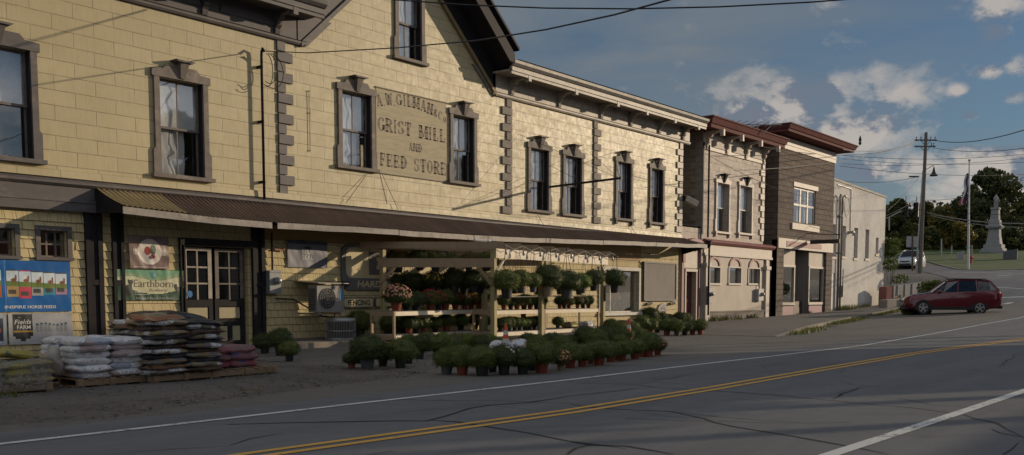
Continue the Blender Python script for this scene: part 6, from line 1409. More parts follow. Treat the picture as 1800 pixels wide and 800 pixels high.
# labels: ordinal within each row, left to right
ON = ['leftmost', 'second', 'third', 'fourth', 'fifth', 'sixth', 'seventh', 'eighth', 'ninth', 'tenth', 'eleventh', 'twelfth', 'thirteenth', 'fourteenth', 'fifteenth', 'sixteenth', 'seventeenth', 'eighteenth', 'nineteenth', 'twentieth', 'twenty-first', 'twenty-second', 'twenty-third', 'twenty-fourth', 'twenty-fifth', 'twenty-sixth', 'twenty-seventh', 'twenty-eighth', 'twenty-ninth']
CW = {'green': 'green', 'dark': 'dark green', 'lime': 'lime green', 'bronze': 'bronze tinged'}
for row in sorted({p[0] for p in PL}):
    its = sorted([p for p in PL if p[0] == row], key=lambda p: p[1]); bl = {}
    for k, (rw, px, o, leaf, bloom, pot, hang) in enumerate(its):
        a = (bloom+' flowered') if bloom else CW[leaf]; w_ = 'rightmost' if k == len(its)-1 else (ON[k]+(' from left' if k else ''))
        tag(o, '%s chrysanthemum, %s in %s' % (a, w_, row), 'potted plant', 'chrysanthemums in the '+row)
# bags and film among the plants, cones
for (px, py, z, rz, kind, sz, lab) in ((884, 626, 0, .3, 'white', (.7, .45, .28), 'crumpled white sack left of the left traffic cone'), (908, 624, 0, 1.0, 'silver', (.7, .45, .32), 'crumpled silver sack right of the left traffic cone'), (985, 618, 0, .2, 'pink', (.75, .45, .22), 'plum and white sack lying behind the front mums at the middle post'), (1074, 607, 0, .5, 'silver', (.6, .4, .18), 'grey crumpled sack behind the front mums at the far post')):
    p = ground(px, py); sack(kind, (p.x, p.y, .2), rz, *sz, 2, lab, 'loose sacks', (.1, .1))
for (px, kind, k, lab) in ((1001, 'tan', 0, 'tan sack on the lower shelf between the middle and far posts'), (1030, 'white', 0, 'white sack on the lower shelf close to the far post')):
    v = ray(px, 560); n = Vector((-v.y, v.x)); base = PA+ld*.35; t_ = -(n.x*base.x+n.y*base.y)/(n.x*fd.x+n.y*fd.y); p = base+fd*t_; sack(kind, (p.x, p.y, .41), .2, .62, .42, .2, 1, lab, 'loose sacks')
for (px, py, kind, z, lab) in ((1072, 565, 'white', .62, 'white sack stacked below the shop window'), (1100, 569, 'pink', .62, 'red and white sack stacked right below the shop window')):
    p = onY(px, py, 20.2); sack(kind, (p.x, p.y, .12), 0, .9, .5, .25, 1, lab+', lower one', 'sacks under the shop window'); sack(kind, (p.x, p.y, .33), .1, .9, .5, .22, 2, lab+', upper one', 'sacks under the shop window')
def cone(px, py, lab):
    p = ground(px, py); o = thing('traffic_cone', (p.x, p.y, gh(p.x, p.y)), lab, 'traffic cone', 'traffic cones')
    z = gh(p.x, p.y); t = MB(); t.box(p.x-.18, p.x+.18, p.y-.18, p.y+.18, z, z+.03); t.build('base', flat('cone_base', (.03, .03, .03)), o)
    og = flat('cone_orange', (.6, .09, .02), .5); wh_ = flat('cone_white', (.55, .53, .5), .4)
    R_ = lambda h: lerp(.13, .025, h/.74)
    for nm, a, b, mm in (('cone_body', .03, .26, og), ('reflective_band', .26, .42, wh_), ('cone_body', .42, .50, og), ('reflective_band', .50, .60, wh_), ('cone_body', .60, .76, og)):
        t = MB(); t.lathe([(R_(a), a), (R_(b), b)], (p.x, p.y, z), 16); t.build(nm, mm, o, smooth=False)
cone(889, 628, 'left orange traffic cone with white bands standing among the sacks and mums'); cone(1105, 610, 'right orange traffic cone with white bands, nearer the shop window')
# bouquet inside the shop window
o = mum((34.2, 21.9, .9), .7, 'bronze', 'black', 'shop window', 'orange', px=1, nb=120); tag(o, 'orange dried flower display behind the shop window glass', 'flower display'); o['group'] = 'window display'

# ------------------------------------------------------------------ junction: cars
def car(name, loc, rz, label, cat, paint, L_=4.78, W_=1.82, prof=None, suv=False):
    o = thing(name, loc, label, cat, rz=rz); ORG[o.name] = (0, 0, 0)
    B = lambda nm, t, m, par=None, **k: t.build(nm, m, par or o, local=True, **k)
    # x from nose (0) to tail (L); stations: x, half width low, half width belt, z sill, z belt/bonnet
    H = 1.70
    st_ = [(0.0, .55, .50, .42, .62), (.05, .72, .66, .30, .72), (.18, .82, .74, .24, .82), (.45, .88, .80, .22, .90), (.9, .905, .84, .22, .96), (1.3, .91, .86, .22, 1.02), (1.75, .91, .87, .22, 1.05), (2.4, .91, .875, .22, 1.07), (3.2, .91, .875, .22, 1.09), (4.0, .91, .86, .23, 1.12), (4.4, .90, .84, .26, 1.13), (4.62, .87, .80, .32, 1.10), (4.74, .80, .74, .40, .98), (4.78, .70, .66, .50, .80)]
    t = MB(); n = 0; ring = []
    for (x, wl, wb_, zs, zb) in st_:
        zs += .05; zb += .055
        x *= L_/4.78; r_ = [(wl*.9, zs), (wl, zs+.10), (wl+.005, lerp(zs, zb, .45)), (wl-.01, lerp(zs, zb, .72)), (wb_, zb-.05), (wb_-.07, zb), (0, zb+.035)]
        pts = [(x, -a, b) for a, b in r_]+[(x, a, b) for a, b in r_[-2::-1]]; ring.append(pts)
    k = len(ring[0])
    for r_ in ring: t.v += r_
    for i in range(len(ring)-1):
        for j in range(k-1): a = i*k+j; t.f.append((a, a+1, a+k+1, a+k)); t.mi.append(0)
        a = i*k; t.f.append((a+k-1, a, a+k, a+2*k-1)); t.mi.append(0)
    t.f.append(tuple(range(k))); t.mi.append(0); t.f.append(tuple(range((len(ring)-1)*k+k-1, (len(ring)-1)*k-1, -1))); t.mi.append(0)
    body = B('body', t, paint, smooth=True)
    es = body.modifiers.new('e', 'EDGE_SPLIT'); es.split_angle = R(35)
    # cabin: pillars and roof in paint, glass inset
    s = L_/4.78; rf = [(1.35*s, .80, 1.04), (2.12*s, .66, H-.09), (2.7*s, .63, H-.015), (3.6*s, .62, H-.03), (4.15*s, .62, H-.08), (4.62*s, .74, 1.12)]
    bel = [(1.35*s, .80, 1.04), (1.9*s, .84, 1.05), (2.7*s, .85, 1.08), (3.6*s, .85, 1.10), (4.2*s, .82, 1.12), (4.62*s, .74, 1.12)]
    t = MB()
    for i in range(len(rf)-1):
        (xa, wa, za), (xb, wb2, zb2) = rf[i], rf[i+1]
        if 0 < i < len(rf)-2: t.add([(xa, -wa, za), (xb, -wb2, zb2), (xb, 0, zb2+.03), (xa, 0, za+.03), (xb, wb2, zb2), (xa, wa, za)], [(0, 1, 2, 3), (3, 2, 4, 5)])
    for s_ in (-1, 1):
        for (q0, q1, wd) in (((rf[0][0], s_*.80, 1.04), (rf[1][0], s_*.66, H-.09), .07), ((rf[1][0], s_*.66, H-.09), (rf[2][0], s_*.63, H-.015), .07), ((rf[2][0], s_*.63, H-.015), (rf[3][0], s_*.62, H-.03), .07), ((rf[3][0], s_*.62, H-.03), (rf[4][0], s_*.62, H-.08), .08), ((rf[4][0], s_*.62, H-.08), (rf[5][0], s_*.74, 1.12), .14), ((2.62*s, s_*.85, 1.07), (2.66*s, s_*.64, H-.03), .09), ((3.55*s, s_*.85, 1.09), (3.5*s, s_*.63, H-.03), .09)):
            t.bar(q0, q1, .05, wd)
    B('cabin', t, paint, smooth=False)
    for s_ in (-1, 1):
        t = MB()
        for i in range(len(bel)-1):
            lo = [(bel[i][0], s_*bel[i][1], bel[i][2]), (bel[i+1][0], s_*bel[i+1][1], bel[i+1][2])]; up = [(rf[i][0], s_*(rf[i][1]+.005), rf[i][2]-.02), (rf[i+1][0], s_*(rf[i+1][1]+.005), rf[i+1][2]-.02)]
            if i == 0: t.add([lo[0], lo[1], up[1]], [(0, 1, 2)])
            elif i == len(bel)-2: t.add([lo[0], lo[1], up[0]], [(0, 1, 2)])
            else: t.add([lo[0], lo[1], up[1], up[0]], [(0, 1, 2, 3)])
        B('side_glass', t, m_glassd)
    t = MB(); t.quad((rf[0][0], -.78, 1.05), (rf[0][0], .78, 1.05), (rf[1][0], .64, H-.09), (rf[1][0], -.64, H-.09)); B('windscreen', t, m_glassd)
    t = MB(); t.quad((rf[5][0], -.72, 1.13), (rf[5][0], .72, 1.13), (rf[4][0], .60, H-.1), (rf[4][0], -.60, H-.1)); B('rear_window', t, m_glassd)
    t = MB(); t.box(1.5*s, 4.3*s, -.78, .78, .5, 1.0); [t.box(x*s, (x+.16)*s, y-.22, y+.22, 1.0, 1.32) for x in (2.55, 3.5) for y in (-.38, .38)]; B('seats', t, m_black)
    for s_ in (-1, 1):
        t = MB(); t.tube([(2.2*s, s_*.56, H-.02), (2.3*s, s_*.56, H+.045), (4.0*s, s_*.55, H+.02), (4.1*s, s_*.55, H-.06)], .022, 6); B('roof_rail', t, m_black)
        t = MB(); t.ell((1.72*s, s_*.98, 1.12), (.10, .08, .075), 8, 6); t.bar((1.76*s, s_*.86, 1.08), (1.74*s, s_*.95, 1.1), .04, .04); B('mirror', t, paint, smooth=True)
        t = MB(); t.v = []; t.hexa([(.06, s_*.50, .60), (.50*s, s_*.83, .70), (.55*s, s_*.79, .86), (.12, s_*.50, .72), (.04, s_*.52, .66), (.48*s, s_*.845, .76), (.55*s, s_*.80, .885), (.10, s_*.52, .775)]); B('headlight', t, mat('headlight_lens', (.6, .56, .45), rough=.15, metal=.3))
        t = MB(); t.box(4.60*s, 4.76*s, min(s_*.60, s_*.835), max(s_*.60, s_*.835), .84, 1.04); B('tail_light', t, flat('tail_red', (.45, .02, .015), .2, coat=1), bevel=.02)
        t = MB(); t.box(.9*s+.45, 3.75*s-.4, min(s_*.90, s_*.925), max(s_*.90, s_*.925), .24, .40); B('sill_cladding', t, m_black)
        for xw in (.95*s, 3.70*s):
            wh_ = MB(); cy = s_*(W_/2-.11); wh_.lathe([(.16, -.1), (.30, -.11), (.335, -.08), (.335, .08), (.30, .11), (.16, .1)], (xw, cy, .335), 24, ax='y'); w = B('wheel', wh_, flat('tyre_rubber', (.018, .018, .019), .85), smooth=False)
            rm = MB(); rm.lathe([(.215, .09*s_), (.225, .115*s_), (.205, .118*s_), (.20, .095*s_)], (xw, cy, .335), 22, ax='y'); rm.lathe([(.05, .09*s_), (.045, .118*s_)], (xw, cy, .335), 10, ax='y')
            for q in range(5): a = q*2*math.pi/5+.3; rm.bar((xw+.03*math.cos(a), cy+.105*s_, .335+.03*math.sin(a)), (xw+.215*math.cos(a), cy+.108*s_, .335+.215*math.sin(a)), .02, .075, up=(-math.sin(a), 0, math.cos(a)))
            rm.build('rim', mat('alloy', (.5, .5, .5), rough=.3, metal=.7), w, local=True)
            ar = MB(); ar.v = []; pts = []
            for q in range(13): a = math.pi*q/12; pts.append((xw+.41*math.cos(a), .335+.41*math.sin(a)))
            ar.prism(pts+[(xw-.41, .24), (xw+.41, .24)], lambda u, v, w_: (u, s_*w_, v), .885, .913); B('wheel_arch', ar, m_black)
    t = MB(); t.box(-.01, .06, -.44, .44, .60, .70); t.box(-.02, .05, -.5, .5, .36, .48); B('grille', t, m_black)
    t = MB(); t.box(-.03, -.01, -.24, .24, .46, .57); B('number_plate', t, mat('plate', (.4, .4, .38), rough=.5))
    t = MB(); t.box(-.02, .2, -.8, .8, .24, .36); B('bumper', t, m_black, bevel=.03); t = MB(); t.box(L_-.12, L_+.03, -.78, .78, .30, .46); B('bumper', t, m_black, bevel=.03)
    for s_ in (-1, 1):
        t = MB(); t.box(2.28*s, 2.46*s, min(s_*.905, s_*.93), max(s_*.905, s_*.93), .86, .89); t.box(3.22*s, 3.4*s, min(s_*.90, s_*.925), max(s_*.90, s_*.925), .88, .91); B('door_handle', t, paint)
    o.scale = (1, 1, 1.09)
    return o
m_redcar = flat('maroon_car_paint', (.13, .005, .013), .25, metal=.3, coat=1); m_whitecar = flat('white_car_paint', (.5, .53, .56), .3, coat=1)
pf = ground(1622, 553.5)
hd = Vector((-.16, .987, 0))     # nose towards the far pavement
hd = Vector((-RW[0][0]*.0, 0, 0))+Vector((-math.sin(R(24)), math.cos(R(24)), 0))
# front wheel (camera side) at pf: camera side is -X-ish of heading
zg = gh(pf.x, pf.y)
rz = math.atan2(-hd.y, -hd.x)   # local +x runs from nose to tail
c_, s_ = math.cos(rz), math.sin(rz); lx, ly = .95, None
# which local side faces the camera
for sd in (-1, 1):
    px_, py_ = -s_*sd, c_*sd
    if px_*(-pf.x)+py_*(-pf.y) > 0: ly = sd*.8
loc = (pf.x-(c_*lx-s_*ly), pf.y-(s_*lx+c_*ly), zg)
car('red_wagon', loc, rz, 'dark red estate car with roof rails turning across the junction', 'car', m_redcar)
ps = ground(1590, 473); v = Vector((ps.x, ps.y, 0)).normalized(); ang = math.atan2(v.y, v.x)-R(14)
car('white_suv', (ps.x-.9*math.cos(ang+1.57)*0, ps.y, ps.z), ang, 'small white car facing the camera on the side road beyond the pale building', 'car', m_whitecar, 4.5, 1.84, suv=True)

# ------------------------------------------------------------------ junction: walls, furniture
def G(px, py): return ground(px, py)
def face_box(name, pxl, pyl, pxr, pyr, dep, h, m, lab, cat, z_add=0):
    a, b = G(pxl, pyl), G(pxr, pyr); d = Vector((b.x-a.x, b.y-a.y, 0)); n = Vector((-d.y, d.x, 0)).normalized()
    if n.dot(Vector((a.x, a.y, 0))) < 0: n = -n
    t = MB(); q = []
    for z in (-.4, h):
        for p in (a, b, b+n*dep, a+n*dep): q.append((p.x, p.y, p.z+z+z_add))
    t.hexa(q); o = t.build(name, m, loc=(a.x, a.y, a.z), bevel=.03); tag(o, lab, cat); return a, b, n
m_redwall = mat('faded_red_masonry', (.27, .11, .09), (.22, .10, .085), rough=.9, scale=2, grime=(.30, .24, .2))
m_cblock = mat('concrete_block', (.33, .30, .26), (.25, .23, .2), rough=.9, scale=2, grime=(.18, .17, .15))
a, b, n_ = face_box('retaining_wall', 1557, 541, 1642, 531, .6, 1.35, m_redwall, 'low faded red masonry wall running on from the end of the pale building', 'wall')
t = MB()
for i in range(9):
    f0, f1 = .14+.075*i, .14+.075*(i+1); p, q = a.lerp(b, f0), a.lerp(b, f1); o_ = -n_*(.03+.04*(i % 2)); zt = 1.38; zl = .55+.15*math.sin(i*1.7)
    t.add([(p.x+o_.x, p.y+o_.y, p.z+zl), (q.x+o_.x, q.y+o_.y, q.z+zl+.05), (q.x+o_.x*.6, q.y+o_.y*.6, q.z+zt), (p.x+o_.x*.6, p.y+o_.y*.6, p.z+zt), (p.x+n_.x*.6, p.y+n_.y*.6, p.z+zt+.02), (q.x+n_.x*.6, q.y+n_.y*.6, q.z+zt+.02)], [(0, 1, 2, 3), (3, 2, 5, 4)])
tag(t.build('tarpaulin', mat('grey_tarp', (.24, .24, .23), (.13, .13, .13), rough=.6, scale=1.5), loc=tuple(a)), 'grey tarpaulin draped over the faded red wall', 'tarpaulin')
for i, (pl, pyl, pr, pyr, h, lab) in enumerate(((1559, 545, 1583, 543, .62, 'pale concrete block at the foot of the red wall, nearest the pale building'), (1586, 543, 1606, 541, .62, 'second pale concrete block, partly behind the red car'), (1609, 540, 1628, 538, .6, 'third pale concrete block, behind the bonnet of the red car'))):
    face_box('concrete_block', pl, pyl, pr, pyr, .55, h, m_cblock, lab, 'concrete block')
# utility pole
pb = G(1617, 480); dpole = (pb-EYE).dot(FW); ptop = atd(1628, 233, dpole)
up = thing('utility_pole', tuple(pb), 'tall grey wooden utility pole with two crossarms beside the junction', 'utility pole')
m_pole = mat('pole_wood', (.15, .13, .11), (.10, .09, .08), rough=.9, scale=2, stretch=(3, 3, .3))
ax = ptop-pb; t = MB(); t.tube([pb-Vector((0, 0, .5)), pb+ax*.5, ptop], [.19, .165, .13], 10); t.build('shaft', m_pole, up)
rt = RW @ Vector((1, 0, 0)); rt.z = 0; rt.normalize()
def onp(py): f = (480-py)/(480-233); return pb+ax*f
for nm, py, l, r in (('crossarm', 246.5, -.95, .95), ('crossarm', 257.5, -.95, .85)):
    p = onp(py); t = MB(); t.bar(p+rt*l, p+rt*r, .10, .12); ca = t.build(nm, m_pole, up)
    t = MB(); [t.bar(p+rt*l*.5, p-Vector((0, 0, .5)), .03, .04), t.bar(p+rt*r*.5, p-Vector((0, 0, .5)), .03, .04)]; t.build('arm_brace', m_dark, ca)
    for k, f in enumerate((l*.85, l*.45, r*.45, r*.85) if py < 250 else (r*.6, r*.85)):
        t = MB(); t.lathe([(.03, 0), (.06, .06), (.04, .14), (.07, .2), (.03, .26)], tuple(p+rt*f+Vector((0, 0, .05))), 8); t.build('insulator', m_gutter, ca)
t = MB(); p = onp(300); t.tube([p, p+rt*.75+Vector((0, 0, .45)), p+rt*.82+Vector((0, 0, .38))], .03, 6); lb = t.build('lamp_arm', m_black, up)
t = MB(); t.lathe([(.03, .35), (.07, .2), (.14, -.15), (.34, -.42), (.36, -.46), (.30, -.44)], tuple(p+rt*.82), 14); t.build('bell_shade', m_black, lb, smooth=True)
t = MB(); q = pb+rt*-.35; t.tube([q-Vector((0, 0, .3)), onp(300)-rt*.12], .07, 7); t.build('cable_guard', m_gutter, up)
def sagged(a, b, sag, n=14): return [a.lerp(b, i/n)-Vector((0, 0, sag*4*(i/n)*(1-i/n))) for i in range(n+1)]
def wire(pa, pb_, sag, r, lab, m=None, n=14):
    t = MB(); t.tube(sagged(pa, pb_, sag, n), r, 5); return tag(t.build('overhead_wire', m or m_black, loc=tuple(pa)), lab, 'cable', 'overhead cables')
AD = atd
wp = AD(16.02, 0, 1)
t = MB(); pts = [Vector((15.98, FY(.32), 7.66)), AD(540, 93, 22.2), AD(700, 84, 19.5), AD(840, 71, 17), AD(960, 52, 15.2), AD(1080, 26, 13.6), AD(1190, -4, 12.2), AD(1500, -110, 9.5), Vector((12, -1.5, 6.9)), Vector((14, -9.2, 7.2))]
t.tube(pts, .0125, 6); tag(t.build('overhead_wire', m_black, loc=tuple(pts[0])), 'thick service cable rising from the mill mast across the gable to the right', 'cable', 'overhead cables')
DP = dpole
for (p0_, d0, p1_, d1, sag, r, lab) in (
    ((560, -14), 24, (1600, -10), 20, .35, .022, 'dark cable crossing the very top of the picture'),
    ((1610, 247), DP, (1482, 263), 52, .4, .022, 'cable from the upper crossarm to the brown cornice'),
    ((1620, 246), DP, (1290, 300), 42, .5, .02, 'cable from the upper crossarm passing in front of the brown blocks'),
    ((1644, 247), DP, (1880, 200), 45, .6, .035, 'thickest cable climbing to the right from the pole top'),
    ((1640, 260), DP, (1880, 246), 60, .5, .025, 'cable from the lower crossarm to the right edge'),
    ((1480, 273), 80, (1880, 262), 70, .5, .02, 'long level cable just below the crossarms'),
    ((1480, 279), 90, (1880, 279), 80, .5, .02, 'second level cable below the crossarms'),
    ((1480, 288), 90, (1880, 268), 80, .5, .02, 'third level cable below the crossarms'),
    ((1476, 292), 60, (1880, 300), 80, .5, .02, 'fourth level cable at lamp height'),
    ((1480, 318), 75, (1616, 310), DP, .3, .025, 'short cable with splice box left of the pole'),
    ((1628, 352), DP, (1900, 258), 60, .9, .022, 'slanting cable rising right across the big tree top'),
    ((1240, 270), 40, (1480, 353), 58, .5, .012, 'thin drooping cable over the taupe and brown fronts'),
    ((1558, 362), 85, (1900, 374), 75, .4, .025, 'dark traffic light span cable'),
    ((1630, 374), DP, (1900, 388), 65, .5, .05, 'thick pale cable crossing in front of the monument'),
    ((1636, 379), DP, (1900, 396), 65, .5, .035, 'second pale cable just under the thick one'),
    ((1470, 398), 60, (1620, 345), DP, .5, .02, 'cable from the pale building up to the pole middle'),
    ((1616, 310), DP, (1560, 370), 80, .2, .02, 'slack wire from pole to traffic lights'),
    ((1340, 258), 46, (1610, 250), DP, .7, .02, 'cable from the taupe shop roof to the pole')):
    wa, wb_ = AD(p0_[0], p0_[1], d0), AD(p1_[0], p1_[1], d1)
    if p1_[0] >= 1880: wb_ = wa+(wb_-wa)*1.6+Vector((0, 0, 3.84*sag)); sag *= 2.56
    if 'very top' in lab: wb_ = wa+(wb_-wa)*2+Vector((0, 0, 8*sag)); sag *= 4
    wire(wa, wb_, sag, r*.8, lab, m_gutter if 'pale' in lab and 'building' not in lab else None)
t = MB(); p = AD(1512, 247, 60); t.lathe([(.02, -.3), (.10, -.18), (.06, -.05), (.10, .05), (.02, .3)], tuple(p), 8); tag(t.build('wire_spacer', m_black, loc=tuple(p)), 'small dark spacer on the cable above the pale building', 'cable fitting')
t = MB(); p = AD(1606, 310.5, 76); t.bar(p-rt*.35, p+rt*.35, .12, .10); tag(t.build('splice_box', m_black, loc=tuple(p)), 'slim black splice box on the cable left of the pole', 'cable fitting')
# traffic lights on the span
for (px, lab) in ((1592.5, 'left black traffic light hanging at the junction'), (1611, 'right black traffic light hanging beside the pole')):
    p = AD(px, 352, 84); o = thing('traffic_light', tuple(p), lab, 'traffic light', 'hanging traffic lights'); t = MB(); t.box(p.x-.16, p.x+.16, p.y-.2, p.y+.2, p.z-1.45, p.z-.2); hs_ = t.build('housing', flat('signal_black', (.015, .016, .015), .5), o, bevel=.03)
    for k in range(3):
        t = MB(); q = Vector((p.x-.17, p.y, p.z-.42-.38*k)); t.tube([q+Vector((.02, 0, 0)), q-Vector((.26, 0, 0))], .15, 10, caps=False); t.build('visor', m_black, hs_)
        t = MB(); t.lathe([(.13, -.0), (.0, -.02)], tuple(q), 10, ax='x'); t.build('lens', flat(('lens_red', 'lens_amber', 'lens_green')[k], ((.12, .01, .01), (.12, .06, .01), (.01, .08, .05))[k], .3), hs_)
    t = MB(); t.tube([p-Vector((0, 0, .2)), p+Vector((0, 0, .35))], .04, 6); t.build('hanger', m_gutter, o)
t = MB(); p = AD(1558, 384, 84); q = AD(1590, 368, 84); t.bar(p, q, .07, .10); t.tube([AD(1563, 382, 84), AD(1563, 405, 84)], .06, 6); tag(t.build('signal_bracket', m_gutter, loc=tuple(p)), 'sloping grey bracket left of the hanging traffic lights', 'bracket')
# signs
def sign_post(px, pyb, pyt, w_, m, lab, cat='sign post', d=None):
    p = G(px, pyb); d = (p-EYE).dot(FW); top = AD(px, pyt, d); o = thing('sign_post', tuple(p), lab, cat); t = MB(); t.tube([p-Vector((0, 0, .3)), top], w_, 6); t.build('post', m, o); return o, p, top, d
m_rustp = mat('rust_post', (.12, .07, .04), rough=.8); m_wh = mat('sign_back', (.36, .36, .36), (.30, .30, .31), rough=.5)
o, p, top, d = sign_post(1604, 476, 413, .08, m_rustp, 'rusty post carrying two pale sign backs left of the utility pole')
for s_ in (-1, 1): t = MB(); c_ = AD(1604+s_*5.2, 425, d)+Vector((0, .05, 0)); t.bar(c_-rt*.23, c_+rt*.23, .03, .98); t.build('sign_plate', m_wh, o)
o, p, top, d = sign_post(1613.5, 476, 438, .04, m_gutter, 'thin post with a green street name sign beside the utility pole')
t = MB(); c_ = AD(1613.5, 438.5, d); t.bar(c_-rt*.4, c_+rt*.4, .03, .12); t.build('name_plate', flat('street_green', (.02, .2, .12)), o)
o, p, top, d = sign_post(1655, 449, 420, .07, m_wh, 'narrow pale post at the back of the lawn, left one'); o, p, top, d = sign_post(1673, 449, 432, .06, m_wh, 'short pale post at the back of the lawn, right one')
# flagpole, flag, hydrant
p = G(1702, 474); d = (p-EYE).dot(FW); fpole = thing('flagpole', tuple(p), 'white flagpole with a drooping striped flag on the lawn', 'flagpole'); top = AD(1704, 282, d); t = MB(); t.tube([p-Vector((0, 0, .3)), top], [.13, .06], 8); t.build('pole', mat('pole_white', (.5, .5, .5), rough=.4), fpole); t = MB(); t.ell(tuple(top), (.12, .12, .12), 8, 6); t.build('finial', m_gutter, fpole)
t = MB(); c_ = AD(1703, 435, d); t.bar(c_-rt*.3, c_+rt*.3, .04, .1); t.build('name_plate', flat('street_green', (.02, .2, .12)), fpole)
fl = thing('flag', tuple(AD(1702, 316, d)), 'red white and blue striped flag hanging limp on the flagpole', 'flag')
nx = 10
for (nm, mm, sel) in (('red_stripes', flat('flag_red', (.28, .02, .03)), lambda j: j >= 3 and j % 2), ('white_stripes', flat('flag_white', (.45, .44, .44)), lambda j: j >= 3 and j % 2 == 0), ('blue_canton', flat('flag_blue', (.02, .025, .08)), lambda j: j < 3)):
    t = MB()
    for j in range(10):
        if not sel(j): continue
        for i in range(nx):
            q = []
            for (u, v) in ((i, j), (i, j+1), (i+1, j+1), (i+1, j)):
                x = -1.05*(v/10)*(.75+.25*math.sin(u*.9)); q.append(AD(1703-1, 304, d)+rt*(x*.85*(.3+.7*u/nx))+Vector((0, 0, -2.8*u/nx-.25*v/10))+Vector((.1*math.sin(v*1.3+u*.4), .1*math.cos(v*1.7), 0)))
            t.quad(*q)
    t.build(nm, mm, fl, smooth=True)
p = G(1707, 463); o = thing('fire_hydrant', tuple(p), 'red fire hydrant beside the flagpole', 'fire hydrant'); t = MB(); t.lathe([(.17, 0), (.17, .06), (.12, .08), (.12, .55), (.16, .57), (.15, .66), (.09, .78), (.03, .84)], tuple(p), 12); t.build('barrel', flat('hydrant_red', (.35, .02, .015), .4), o, smooth=False); t = MB(); t.tube([p+rt*-.24+Vector((0, 0, .5)), p+rt*.24+Vector((0, 0, .5))], .06, 8); t.build('outlets', flat('hydrant_red', (.35, .02, .015), .4), o)
o, p, top, d = sign_post(1708, 462, 431, .1, mat('bollard_pale', (.32, .27, .22), rough=.8), 'short pale timber post behind the fire hydrant', 'post')
# memorial stones
m_gran = mat('dark_granite', (.06, .06, .065), (.04, .04, .042), rough=.5); m_granp = mat('grey_granite', (.27, .27, .27), (.2, .2, .2), rough=.8, scale=1.2)
for (pxl, pxr, py, h, lab, m) in ((1681, 1694, 457, .95, 'slanted grey memorial stone with a dark face left of the flagpole', m_granp), (1763, 1788, 457, 1.15, 'broad dark memorial stone right of the monument', m_gran)):
    a, b = G(pxl, py), G(pxr, py); t = MB(); n = Vector((a.x, a.y, 0)).normalized()
    q = [tuple(a), tuple(b), tuple(b+n*.6), tuple(a+n*.6)]+[(a.x+n.x*.15, a.y+n.y*.15, a.z+h*.8), (b.x+n.x*.15, b.y+n.y*.15, b.z+h), (b.x+n.x*.55, b.y+n.y*.55, b.z+h), (a.x+n.x*.55, a.y+n.y*.55, a.z+h*.8)]
    t.hexa(q); tag(t.build('memorial_stone', m, loc=tuple(a), bevel=.04), lab, 'memorial')
    t = MB(); 
# monument
p = G(1747, 444); d = (p-EYE).dot(FW); u_ = d/_f   # metres per pixel there
mo = thing('monument', tuple(p), 'tall grey granite soldier monument with stepped base on the lawn', 'monument')
def sq(nm, pr, m=m_granp, n=4): t = MB(); t.lathe([(r*u_, h*u_) for r, h in pr], tuple(p), n, sq=True); ob = t.build(nm, m, mo, bevel=.03); return ob
sq('base', [(20, -6), (20, 3), (17, 3.2), (17, 7), (14.5, 7.2), (14.5, 14)]); sq('lower_shaft', [(11.5, 14), (9, 30), (8.6, 40)]); sq('cornice', [(9, 40), (12.5, 43), (12.5, 46), (9.5, 48)]); sq('upper_shaft', [(9, 48), (8.6, 56), (6.8, 57), (6.0, 74), (7.2, 75), (6.8, 78)]); 
# soldier figure, one skin
me = bpy.data.meshes.new('soldier'); k = u_*1.0
V = [(0, 0, 88), (0, 0, 92), (0, 0, 96), (0, 0, 98.5), (0, 0, 101.5), (-1.6, 0, 83), (-1.8, 0, 78), (1.6, .6, 83), (1.9, .6, 78), (-3.2, 0, 95), (-4.0, -1, 91), (-2.0, -2.4, 89), (3.2, 0, 95), (4.0, -1, 91), (2, -2.4, 88)]
Ed = [(0, 1), (1, 2), (2, 3), (3, 4), (0, 5), (5, 6), (0, 7), (7, 8), (2, 9), (9, 10), (10, 11), (2, 12), (12, 13), (13, 14)]
me.from_pydata([(p.x*0+rt.x*x*k, rt.y*x*k+y*k, z*k) for x, y, z in V], Ed, []); so_ = bpy.data.objects.new('soldier_figure', me); col.objects.link(so_); so_.parent = mo; me.materials.append(m_granp)
sk = so_.modifiers.new('skin', 'SKIN'); rr_ = [2.8, 3.0, 3.0, 1.2, 1.9, 1.8, 1.5, 1.8, 1.5, 1.3, 1.0, .8, 1.3, 1.0, .8]
for q, r_ in zip(me.skin_vertices[0].data, rr_): q.radius = (r_*k, r_*k)
me.skin_vertices[0].data[0].use_root = True; so_.modifiers.new('sub', 'SUBSURF').levels = 1
t = MB(); t.tube([tuple(p+rt*1.6*k+Vector((0, -3*k, 78*k))), tuple(p+rt*1.8*k+Vector((0, -3*k, 91*k)))], .3*k, 5); t.build('rifle', m_granp, mo)

# ------------------------------------------------------------------ lawn, road verge
def inpoly(P):
    def f(x, y):
        c = False; n = len(P)
        for i in range(n):
            x1, y1 = P[i]; x2, y2 = P[(i+1) % n]
            if (y1 > y) != (y2 > y) and x < (x2-x1)*(y-y1)/(y2-y1)+x1: c = not c
        return c
    return f
m_lawn = mat('lawn_grass', (.04, .07, .012), (.06, .09, .018), rough=.95, scale=.35, obj=False, grime=(.10, .10, .03))
E_ = [G(x, y) for x, y in ((1560, 452), (1600, 455), (1626, 459), (1650, 466), (1680, 473), (1700, 475), (1740, 475.5), (1800, 473), (1890, 470))]
t = MB()
for i in range(len(E_)-1):
    m_ = 12
    for s_ in range(4):
        for j in range(m_*2):
            q = []
            for (u, v) in ((s_/4, j), ((s_+1)/4, j), ((s_+1)/4, j+1), (s_/4, j+1)):
                e = E_[i].lerp(E_[i+1], u); dv = Vector((e.x, e.y)).normalized(); x, y = e.x+dv.x*v*3.2, e.y+dv.y*v*3.2; q.append((x, y, gh(x, y)+.03))
            t.quad(*q)
